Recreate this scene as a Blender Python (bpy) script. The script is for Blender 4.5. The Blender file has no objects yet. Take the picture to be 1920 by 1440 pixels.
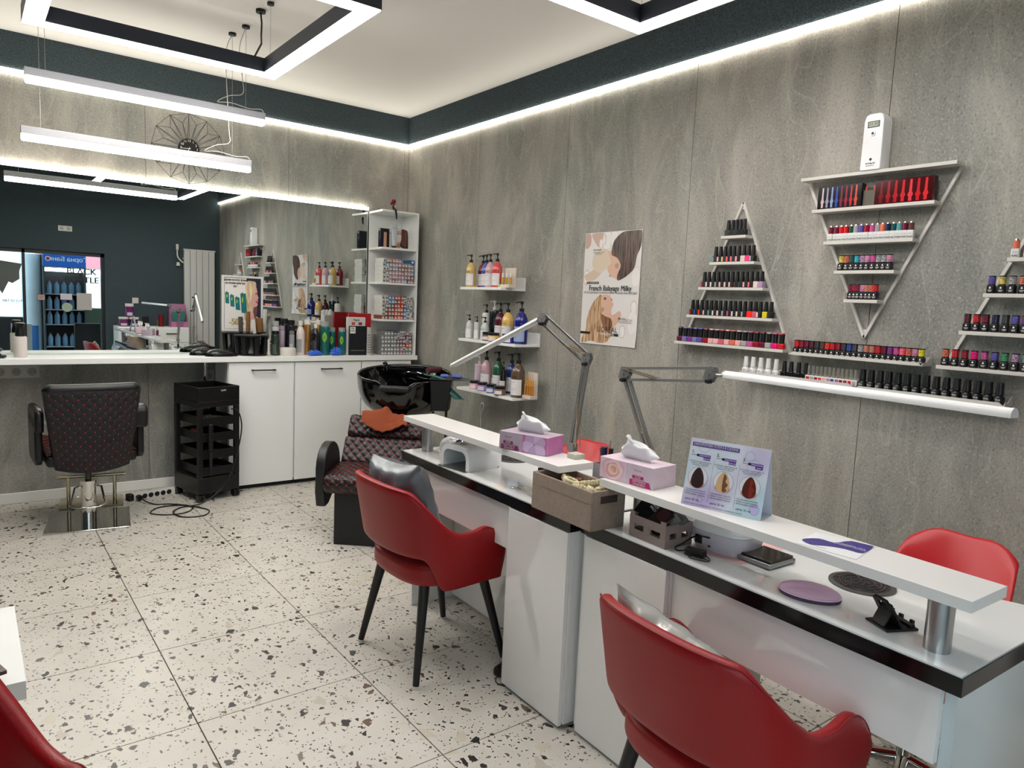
import bpy, bmesh, math, random
from math import sin, cos, pi, radians, sqrt, atan2
from mathutils import Vector, Matrix
from mathutils.geometry import interpolate_bezier, tessellate_polygon
# ---------------------------------------------------------------- camera, world, exposure
SC = bpy.context.scene
COL = SC.collection
cam = bpy.data.cameras.new('camera'); camo = bpy.data.objects.new('camera', cam); COL.objects.link(camo)
cam.sensor_fit = 'HORIZONTAL'; cam.sensor_width = 36.0; cam.lens = 36.0*1342/1920; cam.clip_start = 0.02
ROT = Matrix.Rotation(-0.65481487, 3, 'Z') @ Matrix.Rotation(1.46004108, 3, 'X') @ Matrix.Rotation(0.04449694, 3, 'Z')
camo.matrix_world = Matrix.Translation((0, 0, 1.4545)) @ ROT.to_4x4()
SC.camera = camo
SC.view_settings.view_transform = 'Standard'; SC.view_settings.look = 'None'
SC.view_settings.exposure = 0.80; SC.view_settings.gamma = 1.0
SC.view_settings.use_curve_mapping = False
W = bpy.data.worlds.new('world'); SC.world = W; W.use_nodes = True
bg = W.node_tree.nodes['Background']; bg.inputs[0].default_value = (0.72, 0.88, 1.0, 1); bg.inputs[1].default_value = 3.2
LED = 18.5          # strength of the suspended lamps' diffusers
LEDS = 6.5         # strength of the wall strips
SC.cycles.max_bounces = 8; SC.cycles.glossy_bounces = 5; SC.cycles.transparent_max_bounces = 12
SC.cycles.sample_clamp_indirect = 6.0
random.seed(7)
# ---------------------------------------------------------------- helpers
def lin(c):
    c = c/255.0
    return c/12.92 if c <= 0.04045 else ((c+0.055)/1.055)**2.4
def rgb(r, g=None, b=None):
    if isinstance(r, (tuple, list)): r, g, b = r
    return (lin(r), lin(g), lin(b), 1.0)
_M = {}
def mat(name, c=(200,200,200), rough=0.5, metal=0.0, emit=0.0, spec=0.5, trans=0.0, alpha=1.0, coat=0.0, bump=0.0, bscale=80.0, vary=0.0, vscale=6.0, ior=1.45):
    if name in _M: return _M[name]
    m = bpy.data.materials.new(name); m.use_nodes = True; nt = m.node_tree; b = nt.nodes['Principled BSDF']
    b.inputs['Base Color'].default_value = rgb(c); b.inputs['Roughness'].default_value = rough
    b.inputs['Metallic'].default_value = metal; b.inputs['Specular IOR Level'].default_value = spec; b.inputs['IOR'].default_value = ior
    if trans: b.inputs['Transmission Weight'].default_value = trans
    if alpha < 1: b.inputs['Alpha'].default_value = alpha
    if coat: b.inputs['Coat Weight'].default_value = coat; b.inputs['Coat Roughness'].default_value = 0.05
    if emit: b.inputs['Emission Color'].default_value = rgb(c); b.inputs['Emission Strength'].default_value = emit
    if bump or vary:
        tc = nt.nodes.new('ShaderNodeTexCoord')
    if bump:
        n = nt.nodes.new('ShaderNodeTexNoise'); n.inputs['Scale'].default_value = bscale; n.inputs['Detail'].default_value = 3
        bp = nt.nodes.new('ShaderNodeBump'); bp.inputs['Strength'].default_value = bump; bp.inputs['Distance'].default_value = 0.01
        nt.links.new(tc.outputs['Object'], n.inputs['Vector']); nt.links.new(n.outputs[0], bp.inputs['Height']); nt.links.new(bp.outputs[0], b.inputs['Normal'])
    if vary:
        n = nt.nodes.new('ShaderNodeTexNoise'); n.inputs['Scale'].default_value = vscale; n.inputs['Detail'].default_value = 4
        mx = nt.nodes.new('ShaderNodeMixRGB'); r = rgb(c)
        mx.inputs[1].default_value = tuple(v*(1-vary) for v in r[:3])+(1,); mx.inputs[2].default_value = tuple(min(1, v*(1+vary)) for v in r[:3])+(1,)
        nt.links.new(tc.outputs['Object'], n.inputs['Vector']); nt.links.new(n.outputs[0], mx.inputs[0]); nt.links.new(mx.outputs[0], b.inputs['Base Color'])
    _M[name] = m
    return m
def cm(c, rough=0.45, **k):           # a plain colour material, cached by colour
    return mat('paint_%02x%02x%02x_%d_%s' % (c[0], c[1], c[2], int(rough*100), '_'.join(str(v) for v in k.values())), c, rough, **k)
class MB:
    def __init__(s, off=(0,0,0)): s.v = []; s.f = []; s.m = []; s.off = Vector(off); s.X = None
    def av(s, p):
        p = Vector(p)
        if s.X is not None: p = s.X @ p
        s.v.append(tuple(p - s.off)); return len(s.v)-1
    def face(s, idx, mi=0): s.f.append(tuple(idx)); s.m.append(mi)
    def poly(s, pts, mi=0): s.face([s.av(p) for p in pts], mi); return s
    def box(s, x0, x1, y0, y1, z0, z1, mi=0):
        i = [s.av((x, y, z)) for z in (z0, z1) for y in (y0, y1) for x in (x0, x1)]
        for q in ((0,2,3,1),(4,5,7,6),(0,1,5,4),(2,6,7,3),(0,4,6,2),(1,3,7,5)): s.face([i[k] for k in q], mi)
        return s
    def cyl(s, p0, p1, r0, r1=None, n=16, mi=0, cap=True):
        r1 = r0 if r1 is None else r1
        p0 = Vector(p0); p1 = Vector(p1); d = (p1-p0).normalized()
        a = d.orthogonal().normalized(); b = d.cross(a)
        A = [s.av(p0+a*cos(2*pi*k/n)*r0+b*sin(2*pi*k/n)*r0) for k in range(n)]
        B = [s.av(p1+a*cos(2*pi*k/n)*r1+b*sin(2*pi*k/n)*r1) for k in range(n)]
        for k in range(n): s.face((A[k], A[(k+1)%n], B[(k+1)%n], B[k]), mi)
        if cap: s.face(A[::-1], mi); s.face(B, mi)
        return s
    def tube(s, pts, r, n=8, mi=0):
        pts = [Vector(p) for p in pts]; R = []
        prev = None
        for i, p in enumerate(pts):
            d = (pts[min(i+1, len(pts)-1)]-pts[max(i-1, 0)]).normalized()
            a = d.orthogonal().normalized() if prev is None else (prev - d*prev.dot(d)).normalized()
            prev = a; b = d.cross(a); rr = r[i] if isinstance(r, (list, tuple)) else r
            R.append([s.av(p+a*cos(2*pi*k/n)*rr+b*sin(2*pi*k/n)*rr) for k in range(n)])
        for i in range(len(R)-1):
            for k in range(n): s.face((R[i][k], R[i][(k+1)%n], R[i+1][(k+1)%n], R[i+1][k]), mi)
        s.face(R[0][::-1], mi); s.face(R[-1], mi)
        return s
    def lathe(s, prof, c=(0,0,0), n=20, mi=0, sx=1, sy=1):
        c = Vector(c); R = []
        for r, z in prof: R.append([s.av(c+Vector((cos(2*pi*k/n)*r*sx, sin(2*pi*k/n)*r*sy, z))) for k in range(n)])
        for i in range(len(R)-1):
            for k in range(n): s.face((R[i][k], R[i][(k+1)%n], R[i+1][(k+1)%n], R[i+1][k]), mi)
        s.face(R[0][::-1], mi); s.face(R[-1], mi)
        return s
    def prism(s, poly, fn0, fn1, mi=0):          # poly in 2D, fn maps (a,b) -> 3D for the two ends
        A = [s.av(fn0(*p)) for p in poly]; B = [s.av(fn1(*p)) for p in poly]; n = len(poly)
        s.face(A[::-1], mi); s.face(B, mi)
        for k in range(n): s.face((A[k], A[(k+1)%n], B[(k+1)%n], B[k]), mi)
        return s
    def grid(s, fn, nu, nv, mi=0, closeu=False):
        G = [[s.av(fn(i/nu, j/nv)) for j in range(nv+1)] for i in range(nu if closeu else nu+1)]
        for i in range(nu):
            for j in range(nv):
                a = G[i]; b = G[(i+1) % len(G)]
                s.face((a[j], b[j], b[j+1], a[j+1]), mi)
        return s
    def obj(s, name, mats, parent=None, bevel=0, seg=2, smooth=None, sub=0, solid=0, fix=True, kind=None, label=None, soff=0):
        me = bpy.data.meshes.new(name); me.from_pydata(s.v, [], s.f); me.update()
        if not isinstance(mats, (list, tuple)): mats = [mats]
        for m in mats: me.materials.append(m)
        if len(mats) > 1: me.polygons.foreach_set('material_index', s.m)
        if fix:
            b = bmesh.new(); b.from_mesh(me); bmesh.ops.recalc_face_normals(b, faces=b.faces); b.to_mesh(me); b.free()
        if smooth is not None or sub:
            me.polygons.foreach_set('use_smooth', [True]*len(me.polygons))
            if smooth is not None: me.set_sharp_from_angle(angle=radians(smooth))
        o = bpy.data.objects.new(name, me); COL.objects.link(o)
        if parent: o.parent = parent
        if solid: q = o.modifiers.new('s', 'SOLIDIFY'); q.thickness = solid; q.offset = soff
        if bevel: q = o.modifiers.new('b', 'BEVEL'); q.width = bevel; q.segments = seg; q.limit_method = 'ANGLE'; q.angle_limit = radians(40); me.polygons.foreach_set('use_smooth', [True]*len(me.polygons)); q.harden_normals = False; me.set_sharp_from_angle(angle=radians(60)) if not sub and smooth is None else None
        if sub: q = o.modifiers.new('u', 'SUBSURF'); q.levels = sub; q.render_levels = sub
        if kind: o['kind'] = kind
        if label: o['label'] = label
        return o
def tag(o, label, cat, group=None):
    o['label'] = label; o['category'] = cat
    if group: o['group'] = group
    return o
def thing(name, label, cat, loc=(0,0,0), rz=0.0, group=None, rot=None):
    o = bpy.data.objects.new(name, None); COL.objects.link(o); o.empty_display_size = 0.05
    o.location = loc; o.rotation_euler = rot if rot else (0, 0, rz)
    return tag(o, label, cat, group)
def children(o): return [c for c in COL.objects if c.parent == o]
_KID = {}
def dup(o, loc, rz=None, label=None, group=None, parent=None):
    c = o.copy(); COL.objects.link(c); c.location = loc
    if rz is not None: c.rotation_euler = (0, 0, rz)
    if label: c['label'] = label
    if group: c['group'] = group
    if parent: c.parent = parent
    if o.name not in _KID: _KID[o.name] = children(o)
    for k in _KID[o.name]:
        d = k.copy(); COL.objects.link(d); d.parent = c
        if k.name not in _KID: _KID[k.name] = children(k)
        for g in _KID[k.name]:
            e = g.copy(); COL.objects.link(e); e.parent = d
    return c
_T = {}
def text_geo(txt, size):
    k = (txt, size)
    if k in _T: return _T[k]
    cu = bpy.data.curves.new('t', 'FONT'); cu.body = txt; cu.size = size; cu.resolution_u = 2; cu.align_x = 'CENTER'; cu.align_y = 'CENTER'
    ob = bpy.data.objects.new('t', cu); COL.objects.link(ob)
    dg = bpy.context.evaluated_depsgraph_get(); ev = ob.evaluated_get(dg); cv = ev.to_curve(dg)
    loops = []
    for sp in cv.splines:
        P = []; bp = sp.bezier_points; n = len(bp)
        for i in range(n):
            p, q = bp[i], bp[(i+1) % n]
            if (p.handle_right-p.co).length+(q.handle_left-q.co).length < 1e-7: P.append(p.co.copy())
            else:
                st = abs((p.handle_right-p.co).normalized().dot((q.co-p.co).normalized())) > 0.9999 and abs((q.co-q.handle_left).normalized().dot((q.co-p.co).normalized())) > 0.9999
                P += [v.copy() for v in interpolate_bezier(p.co, p.handle_right, q.handle_left, q.co, 2 if st else 5)[:-1]]
        if len(P) > 2: loops.append(P)
    ev.to_curve_clear()
    bpy.data.objects.remove(ob); bpy.data.curves.remove(cu)
    area = lambda P: 0.5*sum(P[i].x*P[(i+1) % len(P)].y-P[(i+1) % len(P)].x*P[i].y for i in range(len(P)))
    A = [area(P) for P in loops]
    def inside(p, P):
        c = False
        for i in range(len(P)):
            q, w = P[i], P[i-1]
            if (q.y > p.y) != (w.y > p.y) and p.x < (w.x-q.x)*(p.y-q.y)/(w.y-q.y)+q.x: c = not c
        return c
    par = []
    for j, P in enumerate(loops):
        c = [i for i in range(len(loops)) if i != j and abs(A[i]) > abs(A[j]) and inside(P[0], loops[i])]
        c = min(c, key=lambda i: abs(A[i])) if c else None
        par.append(c if c is not None and A[c]*A[j] < 0 else None)
    V = []; F = []
    for j, P in enumerate(loops):
        if par[j] is not None: continue
        hs = [loops[i] for i in range(len(loops)) if par[i] == j]
        fl_ = [v for h in [P]+hs for v in h]; b0 = len(V)
        for v in fl_: V.append(Vector((v.x, v.y, 0.00005*(j % 5))))
        F += [tuple(b0+i for i in t) for t in tessellate_polygon([P]+hs)]
    r = (V, F)
    _T[k] = r
    return r
def add_text(mb, txt, size, M, mi=0, sx=1.0, bold=0.0):
    V, F = text_geo(txt, size)
    for kk, dx in enumerate((0,) if not bold else (-bold, 0, bold)):
        b = len(mb.v)
        for p in V: mb.av(M @ Vector(((p.x+dx)*sx, p.y, p.z+kk*0.0003)))
        for f in F: mb.face([b+i for i in f], mi)
def frame(o, x, z):                    # matrix: local X along x, local Y along z, origin o, normal = X x Y
    x = Vector(x).normalized(); z = Vector(z).normalized(); n = x.cross(z)
    M = Matrix((x, z, n)).transposed().to_4x4(); M.translation = Vector(o); return M
# ---------------------------------------------------------------- textured materials
def nodes(name, rough=0.5, spec=0.5):
    m = bpy.data.materials.new(name); m.use_nodes = True; nt = m.node_tree; b = nt.nodes['Principled BSDF']
    b.inputs['Roughness'].default_value = rough; b.inputs['Specular IOR Level'].default_value = spec
    tc = nt.nodes.new('ShaderNodeTexCoord')
    def N(t, **k):
        n = nt.nodes.new(t)
        for a, v in k.items():
            if a in n.inputs.keys() if not a.startswith('_') else False: n.inputs[a].default_value = v
            else: setattr(n, a.lstrip('_'), v)
        return n
    def L(a, b_): nt.links.new(a, b_)
    return m, nt, b, tc, N, L
def ramp(N, L, src, stops):
    r = N('ShaderNodeValToRGB'); e = r.color_ramp.elements
    while len(e) < len(stops): e.new(0.5)
    for k, (p, c) in enumerate(stops): e[k].position = p; e[k].color = c
    L(src, r.inputs[0]); return r
def g(v): return (v, v, v, 1)
def concrete():
    m, nt, b, tc, N, L = nodes('concrete_laminate', 0.62, 0.3)
    mp = N('ShaderNodeMapping'); mp.inputs['Scale'].default_value = (1.6, 1.6, 0.55); L(tc.outputs['Object'], mp.inputs[0])
    n1 = N('ShaderNodeTexNoise'); n1.inputs['Scale'].default_value = 2.2; n1.inputs['Detail'].default_value = 6; n1.inputs['Roughness'].default_value = 0.62; n1.inputs['Distortion'].default_value = 0.6; L(mp.outputs[0], n1.inputs['Vector'])
    r1 = ramp(N, L, n1.outputs[0], [(0.34, rgb(116,117,112)), (0.5, rgb(146,144,137)), (0.66, rgb(180,176,166))])
    n2 = N('ShaderNodeTexNoise'); n2.inputs['Scale'].default_value = 1.1; n2.inputs['Detail'].default_value = 3; L(tc.outputs['Object'], n2.inputs['Vector'])
    r2 = ramp(N, L, n2.outputs[0], [(0.35, rgb(132,140,134)), (0.65, rgb(160,151,141))])
    mx = N('ShaderNodeMixRGB'); mx.blend_type = 'MIX'; mx.inputs[0].default_value = 0.38; L(r1.outputs[0], mx.inputs[1]); L(r2.outputs[0], mx.inputs[2])
    # fine pale flecks and scratches
    mp3 = N('ShaderNodeMapping'); mp3.inputs['Scale'].default_value = (78, 78, 58); L(tc.outputs['Object'], mp3.inputs[0])
    n3 = N('ShaderNodeTexNoise'); n3.inputs['Scale'].default_value = 1.6; n3.inputs['Detail'].default_value = 5; n3.inputs['Roughness'].default_value = 0.7; n3.inputs['Distortion'].default_value = 0.35; L(mp3.outputs[0], n3.inputs['Vector'])
    r3 = ramp(N, L, n3.outputs[0], [(0.55, g(0)), (0.66, g(1))])
    mx2 = N('ShaderNodeMixRGB'); L(mx.outputs[0], mx2.inputs[1]); mx2.inputs[2].default_value = rgb(192,186,172)
    ml = N('ShaderNodeMath'); ml.operation = 'MULTIPLY'; ml.inputs[1].default_value = 0.6; L(r3.outputs[0], ml.inputs[0]); L(ml.outputs[0], mx2.inputs[0])
    r4 = ramp(N, L, n3.outputs[0], [(0.34, g(1)), (0.45, g(0))])
    mx3 = N('ShaderNodeMixRGB'); mx3.blend_type = 'MULTIPLY'; L(mx2.outputs[0], mx3.inputs[1]); mx3.inputs[2].default_value = rgb(178,176,170)
    ml2 = N('ShaderNodeMath'); ml2.operation = 'MULTIPLY'; ml2.inputs[1].default_value = 0.7; L(r4.outputs[0], ml2.inputs[0]); L(ml2.outputs[0], mx3.inputs[0])
    # wavy trowel lines
    mp4 = N('ShaderNodeMapping'); mp4.inputs['Scale'].default_value = (4.5, 4.5, 1.1); L(tc.outputs['Object'], mp4.inputs[0])
    n4 = N('ShaderNodeTexNoise'); n4.inputs['Scale'].default_value = 1.0; n4.inputs['Detail'].default_value = 2.5; n4.inputs['Distortion'].default_value = 0.8; L(mp4.outputs[0], n4.inputs['Vector'])
    r5 = ramp(N, L, n4.outputs[0], [(0.492, g(0)), (0.5, g(1)), (0.503, g(0.35)), (0.53, g(0))])
    mx4 = N('ShaderNodeMixRGB'); L(mx3.outputs[0], mx4.inputs[1]); mx4.inputs[2].default_value = rgb(190,184,170)
    ml3 = N('ShaderNodeMath'); ml3.operation = 'MULTIPLY'; ml3.inputs[1].default_value = 0.38; L(r5.outputs[0], ml3.inputs[0]); L(ml3.outputs[0], mx4.inputs[0])
    L(mx4.outputs[0], b.inputs['Base Color'])
    bp = N('ShaderNodeBump'); bp.inputs['Strength'].default_value = 0.35; bp.inputs['Distance'].default_value = 0.004; L(n3.outputs[0], bp.inputs['Height']); L(bp.outputs[0], b.inputs['Normal'])
    return m
def terrazzo():
    m, nt, b, tc, N, L = nodes('terrazzo_tile', 0.34, 0.45)
    base = N('ShaderNodeTexNoise'); base.inputs['Scale'].default_value = 5; base.inputs['Detail'].default_value = 4; L(tc.outputs['Object'], base.inputs['Vector'])
    col = ramp(N, L, base.outputs[0], [(0.3, rgb(195,190,180)), (0.7, rgb(205,200,190))]).outputs[0]
    dn = N('ShaderNodeTexNoise'); dn.inputs['Scale'].default_value = 45; dn.inputs['Detail'].default_value = 2; L(tc.outputs['Object'], dn.inputs['Vector'])
    for sc, thr, frac, off, strv in ((31, 0.17, 0.13, 0, (1, 0.72)), (56, 0.17, 0.17, 5, (1, 0.8)), (105, 0.16, 0.15, 11, (1, 1)), (17, 0.2, 0.08, 17, (1, 0.7))):
        mp = N('ShaderNodeMapping'); mp.inputs['Scale'].default_value = (sc, sc*strv[1], sc); mp.inputs['Location'].default_value = (off, off, off); mp.inputs['Rotation'].default_value = (0, 0, off*0.3); L(tc.outputs['Object'], mp.inputs[0])
        ad = N('ShaderNodeMixRGB'); ad.blend_type = 'ADD'; ad.inputs[0].default_value = 0.5; L(mp.outputs[0], ad.inputs[1]); L(dn.outputs[1], ad.inputs[2])
        v1 = N('ShaderNodeTexVoronoi'); v1.voronoi_dimensions = '2D'; v1.feature = 'F1'; v1.inputs['Scale'].default_value = 1; L(ad.outputs[0], v1.inputs['Vector'])
        v2 = N('ShaderNodeTexVoronoi'); v2.voronoi_dimensions = '2D'; v2.feature = 'DISTANCE_TO_EDGE'; v2.inputs['Scale'].default_value = 1; L(ad.outputs[0], v2.inputs['Vector'])
        sp = N('ShaderNodeSeparateColor'); L(v1.outputs['Color'], sp.inputs[0])
        # edge distance must exceed a per-cell threshold, and the cell must be chosen
        t = N('ShaderNodeMath'); t.operation = 'MULTIPLY_ADD'; L(sp.outputs[1], t.inputs[0]); t.inputs[1].default_value = 0.2; t.inputs[2].default_value = thr
        gt = N('ShaderNodeMath'); gt.operation = 'GREATER_THAN'; L(v2.outputs[0], gt.inputs[0]); L(t.outputs[0], gt.inputs[1])
        ch = N('ShaderNodeMath'); ch.operation = 'LESS_THAN'; L(sp.outputs[0], ch.inputs[0]); ch.inputs[1].default_value = frac
        mu = N('ShaderNodeMath'); mu.operation = 'MULTIPLY'; L(gt.outputs[0], mu.inputs[0]); L(ch.outputs[0], mu.inputs[1])
        if sc == 17: st = [(0.0, rgb(196,188,170)), (0.6, rgb(184,176,162))]
        else: st = [(0.0, rgb(44,42,40)), (0.42, rgb(68,65,62)), (0.62, rgb(104,84,72)), (0.78, rgb(120,112,100)), (0.88, rgb(190,180,162))]
        cr = ramp(N, L, sp.outputs[2], st); cr.color_ramp.interpolation = 'CONSTANT'
        mx = N('ShaderNodeMixRGB'); L(mu.outputs[0], mx.inputs[0]); L(col, mx.inputs[1]); L(cr.outputs[0], mx.inputs[2]); col = mx.outputs[0]
    L(col, b.inputs['Base Color'])
    return m
def moss():
    m, nt, b, tc, N, L = nodes('dark_green_plaster', 0.95, 0.1)
    n = N('ShaderNodeTexNoise'); n.inputs['Scale'].default_value = 110; n.inputs['Detail'].default_value = 5; L(tc.outputs['Object'], n.inputs['Vector'])
    r = ramp(N, L, n.outputs[0], [(0.3, rgb(54,64,67)), (0.7, rgb(80,91,95))]); L(r.outputs[0], b.inputs['Base Color'])
    bp = N('ShaderNodeBump'); bp.inputs['Strength'].default_value = 0.6; bp.inputs['Distance'].default_value = 0.012; L(n.outputs[0], bp.inputs['Height']); L(bp.outputs[0], b.inputs['Normal'])
    return m
CONC = concrete(); TERR = terrazzo(); MOSS = moss()
WHITE = mat('white_laminate', (238,239,236), 0.32, spec=0.4)
GLOSSW = mat('white_high_gloss', (236,237,235), 0.05, spec=0.7, coat=0.8)
GLOSSP = mat('pearl_high_gloss', (228,225,221), 0.03, spec=0.9, coat=0.8)
GREYL = mat('grey_laminate_edge', (196,190,182), 0.4)
BLKG = mat('black_gloss_edge', (12,12,14), 0.12)
BLK = mat('black_plastic', (16,16,17), 0.38)
BLKM = mat('black_matt', (22,22,23), 0.6)
CHROME = mat('chrome', (215,213,208), 0.07, metal=1.0)
STEEL = mat('brushed_aluminium', (168,168,168), 0.32, metal=1.0)
GREYM = mat('grey_painted_metal', (122,122,120), 0.4, metal=0.4)
RED = mat('red_leather', (142,7,13), 0.42, spec=0.45, bump=0.12, bscale=420)
REDP = mat('red_shell_plastic', (186,24,30), 0.35)
LEATH = mat('black_leather', (20,19,20), 0.34, bump=0.1, bscale=300)
REDT = mat('red_thread', (180,40,40), 0.6)
LEDM = mat('warm_led_diffuser', (255,250,240), 0.5, emit=LED)
LEDC = mat('cool_led_diffuser', (255,251,249), 0.5, emit=LED)
LEDW = mat('wall_led_strip', (255,249,236), 0.5, emit=LEDS)
WIRE = mat('steel_wire', (150,150,145), 0.4, metal=0.6)
CLEAR = mat('clear_plastic', (235,240,240), 0.05, trans=0.95, ior=1.3)
LABEL = mat('paper_label', (228,226,222), 0.55)
INK = mat('black_ink', (22,22,24), 0.6)
# ---------------------------------------------------------------- the room
XL, XR, YF, YB, ZC = -2.0, 3.10, -0.20, 5.64, 3.0
def struct(name, mb=None, m=None, loc=(0,0,0), **k):
    if mb is None: o = bpy.data.objects.new(name, None); COL.objects.link(o); o.location = loc
    else: o = mb.obj(name, m, **k)
    o['kind'] = 'structure'; return o
fl = struct('floor', MB().box(XL, XR, YF-0.15, YB, -0.06, -0.006), mat('tile_grout', (92,84,74), 0.8))
T = 0.6; J = 0.0022
xs = [0.5835 + T*k for k in range(-5, 6)]; ys = [3.02 + T*k for k in range(-6, 6)]
for i in range(len(xs)-1):
    for j in range(len(ys)-1):
        a, b_, c, d = max(xs[i]+J, XL), min(xs[i+1]-J, XR), max(ys[j]+J, YF-0.15), min(ys[j+1]-J, YB)
        if a < b_ and c < d: MB().box(a, b_, c, d, -0.006, 0.0).obj('floor_tile', TERR, fl)
struct('ceiling', MB().box(XL, XR, YF, YB, ZC, ZC+0.1), mat('ceiling_paint', (240,237,231), 0.9, bump=0.05, bscale=120))
wr = struct('wall_right', MB().box(XR+0.012, XR+0.15, YF, YB, 0, ZC), mat('panel_joint', (58,56,52), 0.8))
ys = [YF, 0.512, 1.534, 2.557, 3.559, 4.555, 5.563, YB]
for a, b_ in zip(ys, ys[1:]): MB().box(XR, XR+0.0119, a+0.0015, b_-0.0015, 0, ZC).obj('wall_panel', CONC, wr)
wb = struct('wall_back', MB().box(XL-0.1, XR+0.15, YB+0.012, YB+0.15, 0, ZC), mat('panel_joint'))
xs = [XL, -0.98, 0.028, 1.035, 2.045, 3.055, XR]
for a, b_ in zip(xs, xs[1:]): MB().box(a+0.0012, b_-0.0012, YB, YB+0.0119, 0, ZC).obj('wall_panel', CONC, wb)
struct('wall_left', MB().box(XL-0.15, XL, YF, YB, 0, ZC), MOSS)
# street wall behind the photographer: opening with glazing
wx0, wx1, wz0, wz1 = -1.6, 1.57, 0.30, 1.90
m_ = MB()
m_.box(wx1, XR+0.15, YF-0.15, YF, 0, ZC); m_.box(XL-0.15, wx0, YF-0.15, YF, 0, ZC)
m_.box(wx0, wx1, YF-0.15, YF, wz1, ZC); m_.box(wx0, wx1, YF-0.15, YF, 0, wz0)
struct('wall_front', m_, MOSS)
wd = struct('window_1', loc=(0, 0, 0))
fm = MB(); DKF = mat('dark_window_frame', (34,36,38), 0.4)
for a, b_, c, d in ((wx0, wx1, wz1-0.05, wz1), (wx0, wx1, wz0, wz0+0.05), (wx0, wx0+0.05, wz0, wz1), (wx1-0.04, wx1, wz0, wz1), (0.62, 0.655, wz0, wz1)): fm.box(a, b_, YF-0.11, YF-0.05, c, d)
fm.obj('window_frame', DKF, wd)
MB().box(wx0+0.05, 0.62, YF-0.084, YF-0.078, wz0+0.05, wz1-0.05).obj('pane', mat('window_glass', (245,250,250), 0.0, trans=1.0, ior=1.05), wd)
MB().box(0.655, wx1-0.04, YF-0.084, YF-0.078, wz0+0.05, wz1-0.05).obj('pane', mat('window_glass'), wd)
# green band and led strips
MB().box(XL, XR, YB-0.012, YB, 2.775, ZC).obj('trim_1', MOSS, kind='structure')
MB().box(XR-0.012, XR, YF, YB-0.012, 2.775, ZC).obj('trim_2', MOSS, kind='structure')
def strip(name, b, label, horizontal=True):
    o = MB().box(*b).obj(name, LEDW); tag(o, label, 'light strip'); return o
strip('led_strip', (XL, XR-0.001, YB-0.022, YB-0.001, 2.750, 2.7745), 'glowing warm LED strip below the green band on the back wall')
strip('led_strip', (XR-0.022, XR-0.001, YF, YB-0.023, 2.750, 2.7745), 'glowing warm LED strip below the green band on the right wall')
MB().box(XL, 1.52, YB-0.014, YB-0.0005, 0, 0.072).obj('baseboard_back', mat('white_baseboard', (232,230,224), 0.5), kind='structure', bevel=0.004)
# mirror
mr = thing('wall_mirror', 'long frameless wall mirror above the white worktop reflecting the salon', 'mirror', (1.0, YB-0.011, 0.99))
MB((1.0, YB-0.011, 0.99)).box(-1.6, 2.715, YB-0.018, YB-0.0005, 0.992, 2.183).obj('mirror_glass', mat('mirror_silver', (226,232,230), 0.0, metal=1.0), mr)
MB((1.0, YB-0.011, 0.99)).box(-1.6, 2.715, YB-0.032, YB-0.0005, 2.1835, 2.206).obj('led_edge', LEDW, mr, label='glowing LED strip along the top of the mirror')
# worktop and cabinets
MB().box(-1.9, 3.035, 5.28, YB-0.001, 0.953, 0.99).obj('worktop', [WHITE], bevel=0.002)
tag(bpy.data.objects['worktop'], 'long continuous white worktop running below the mirror and over the cabinets', 'worktop')
def cabinet(x0, x1, lab, panel_left=False):
    o = ((x0+x1)/2, 5.46, 0)
    c = thing('base_cabinet', lab, 'cabinet', o, group=None)
    b = MB(o); b.box(x0, x1, 5.315, 5.635, 0.05, 0.9525); b.obj('body', WHITE, c)
    MB(o).box(x0, x1, 5.335, 5.63, 0, 0.0499).obj('plinth', BLKM, c)
    d = MB(o).box(x0+0.0035, x1-0.0035, 5.295, 5.3145, 0.035, 0.945).obj('door', WHITE, c, bevel=0.0015)
    if x1-x0 > 0.5:
        xc = x0+0.235 if x0 < 1.8 else x0+0.29
        h = MB(o).box(xc-0.085, xc+0.085, 5.262, 5.272, 0.888, 0.897); h.box(xc-0.083, xc-0.073, 5.27, 5.2945, 0.888, 0.897); h.box(xc+0.073, xc+0.083, 5.27, 5.2945, 0.888, 0.897)
        h.obj('handle', BLKM, d)
cabinet(1.495, 1.978, 'white base cabinet with black bar handle, nearest the black trolley')
cabinet(1.982, 2.53, 'white base cabinet with black bar handle, middle one of three')
cabinet(2.534, 2.985, 'white base cabinet without visible handle, behind the black wash basin')
# narrow filler: handle on the first door must exist as well
d_ = [o for o in COL.objects if o.name.startswith('door')][0]
o = ((1.495+1.978)/2, 5.46, 0); h = MB(o); h.box(1.655, 1.83, 5.262, 5.272, 0.888, 0.897); h.box(1.658, 1.668, 5.27, 5.2945, 0.888, 0.897); h.box(1.817, 1.827, 5.27, 5.2945, 0.888, 0.897); h.obj('handle', BLKM, d_)
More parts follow.
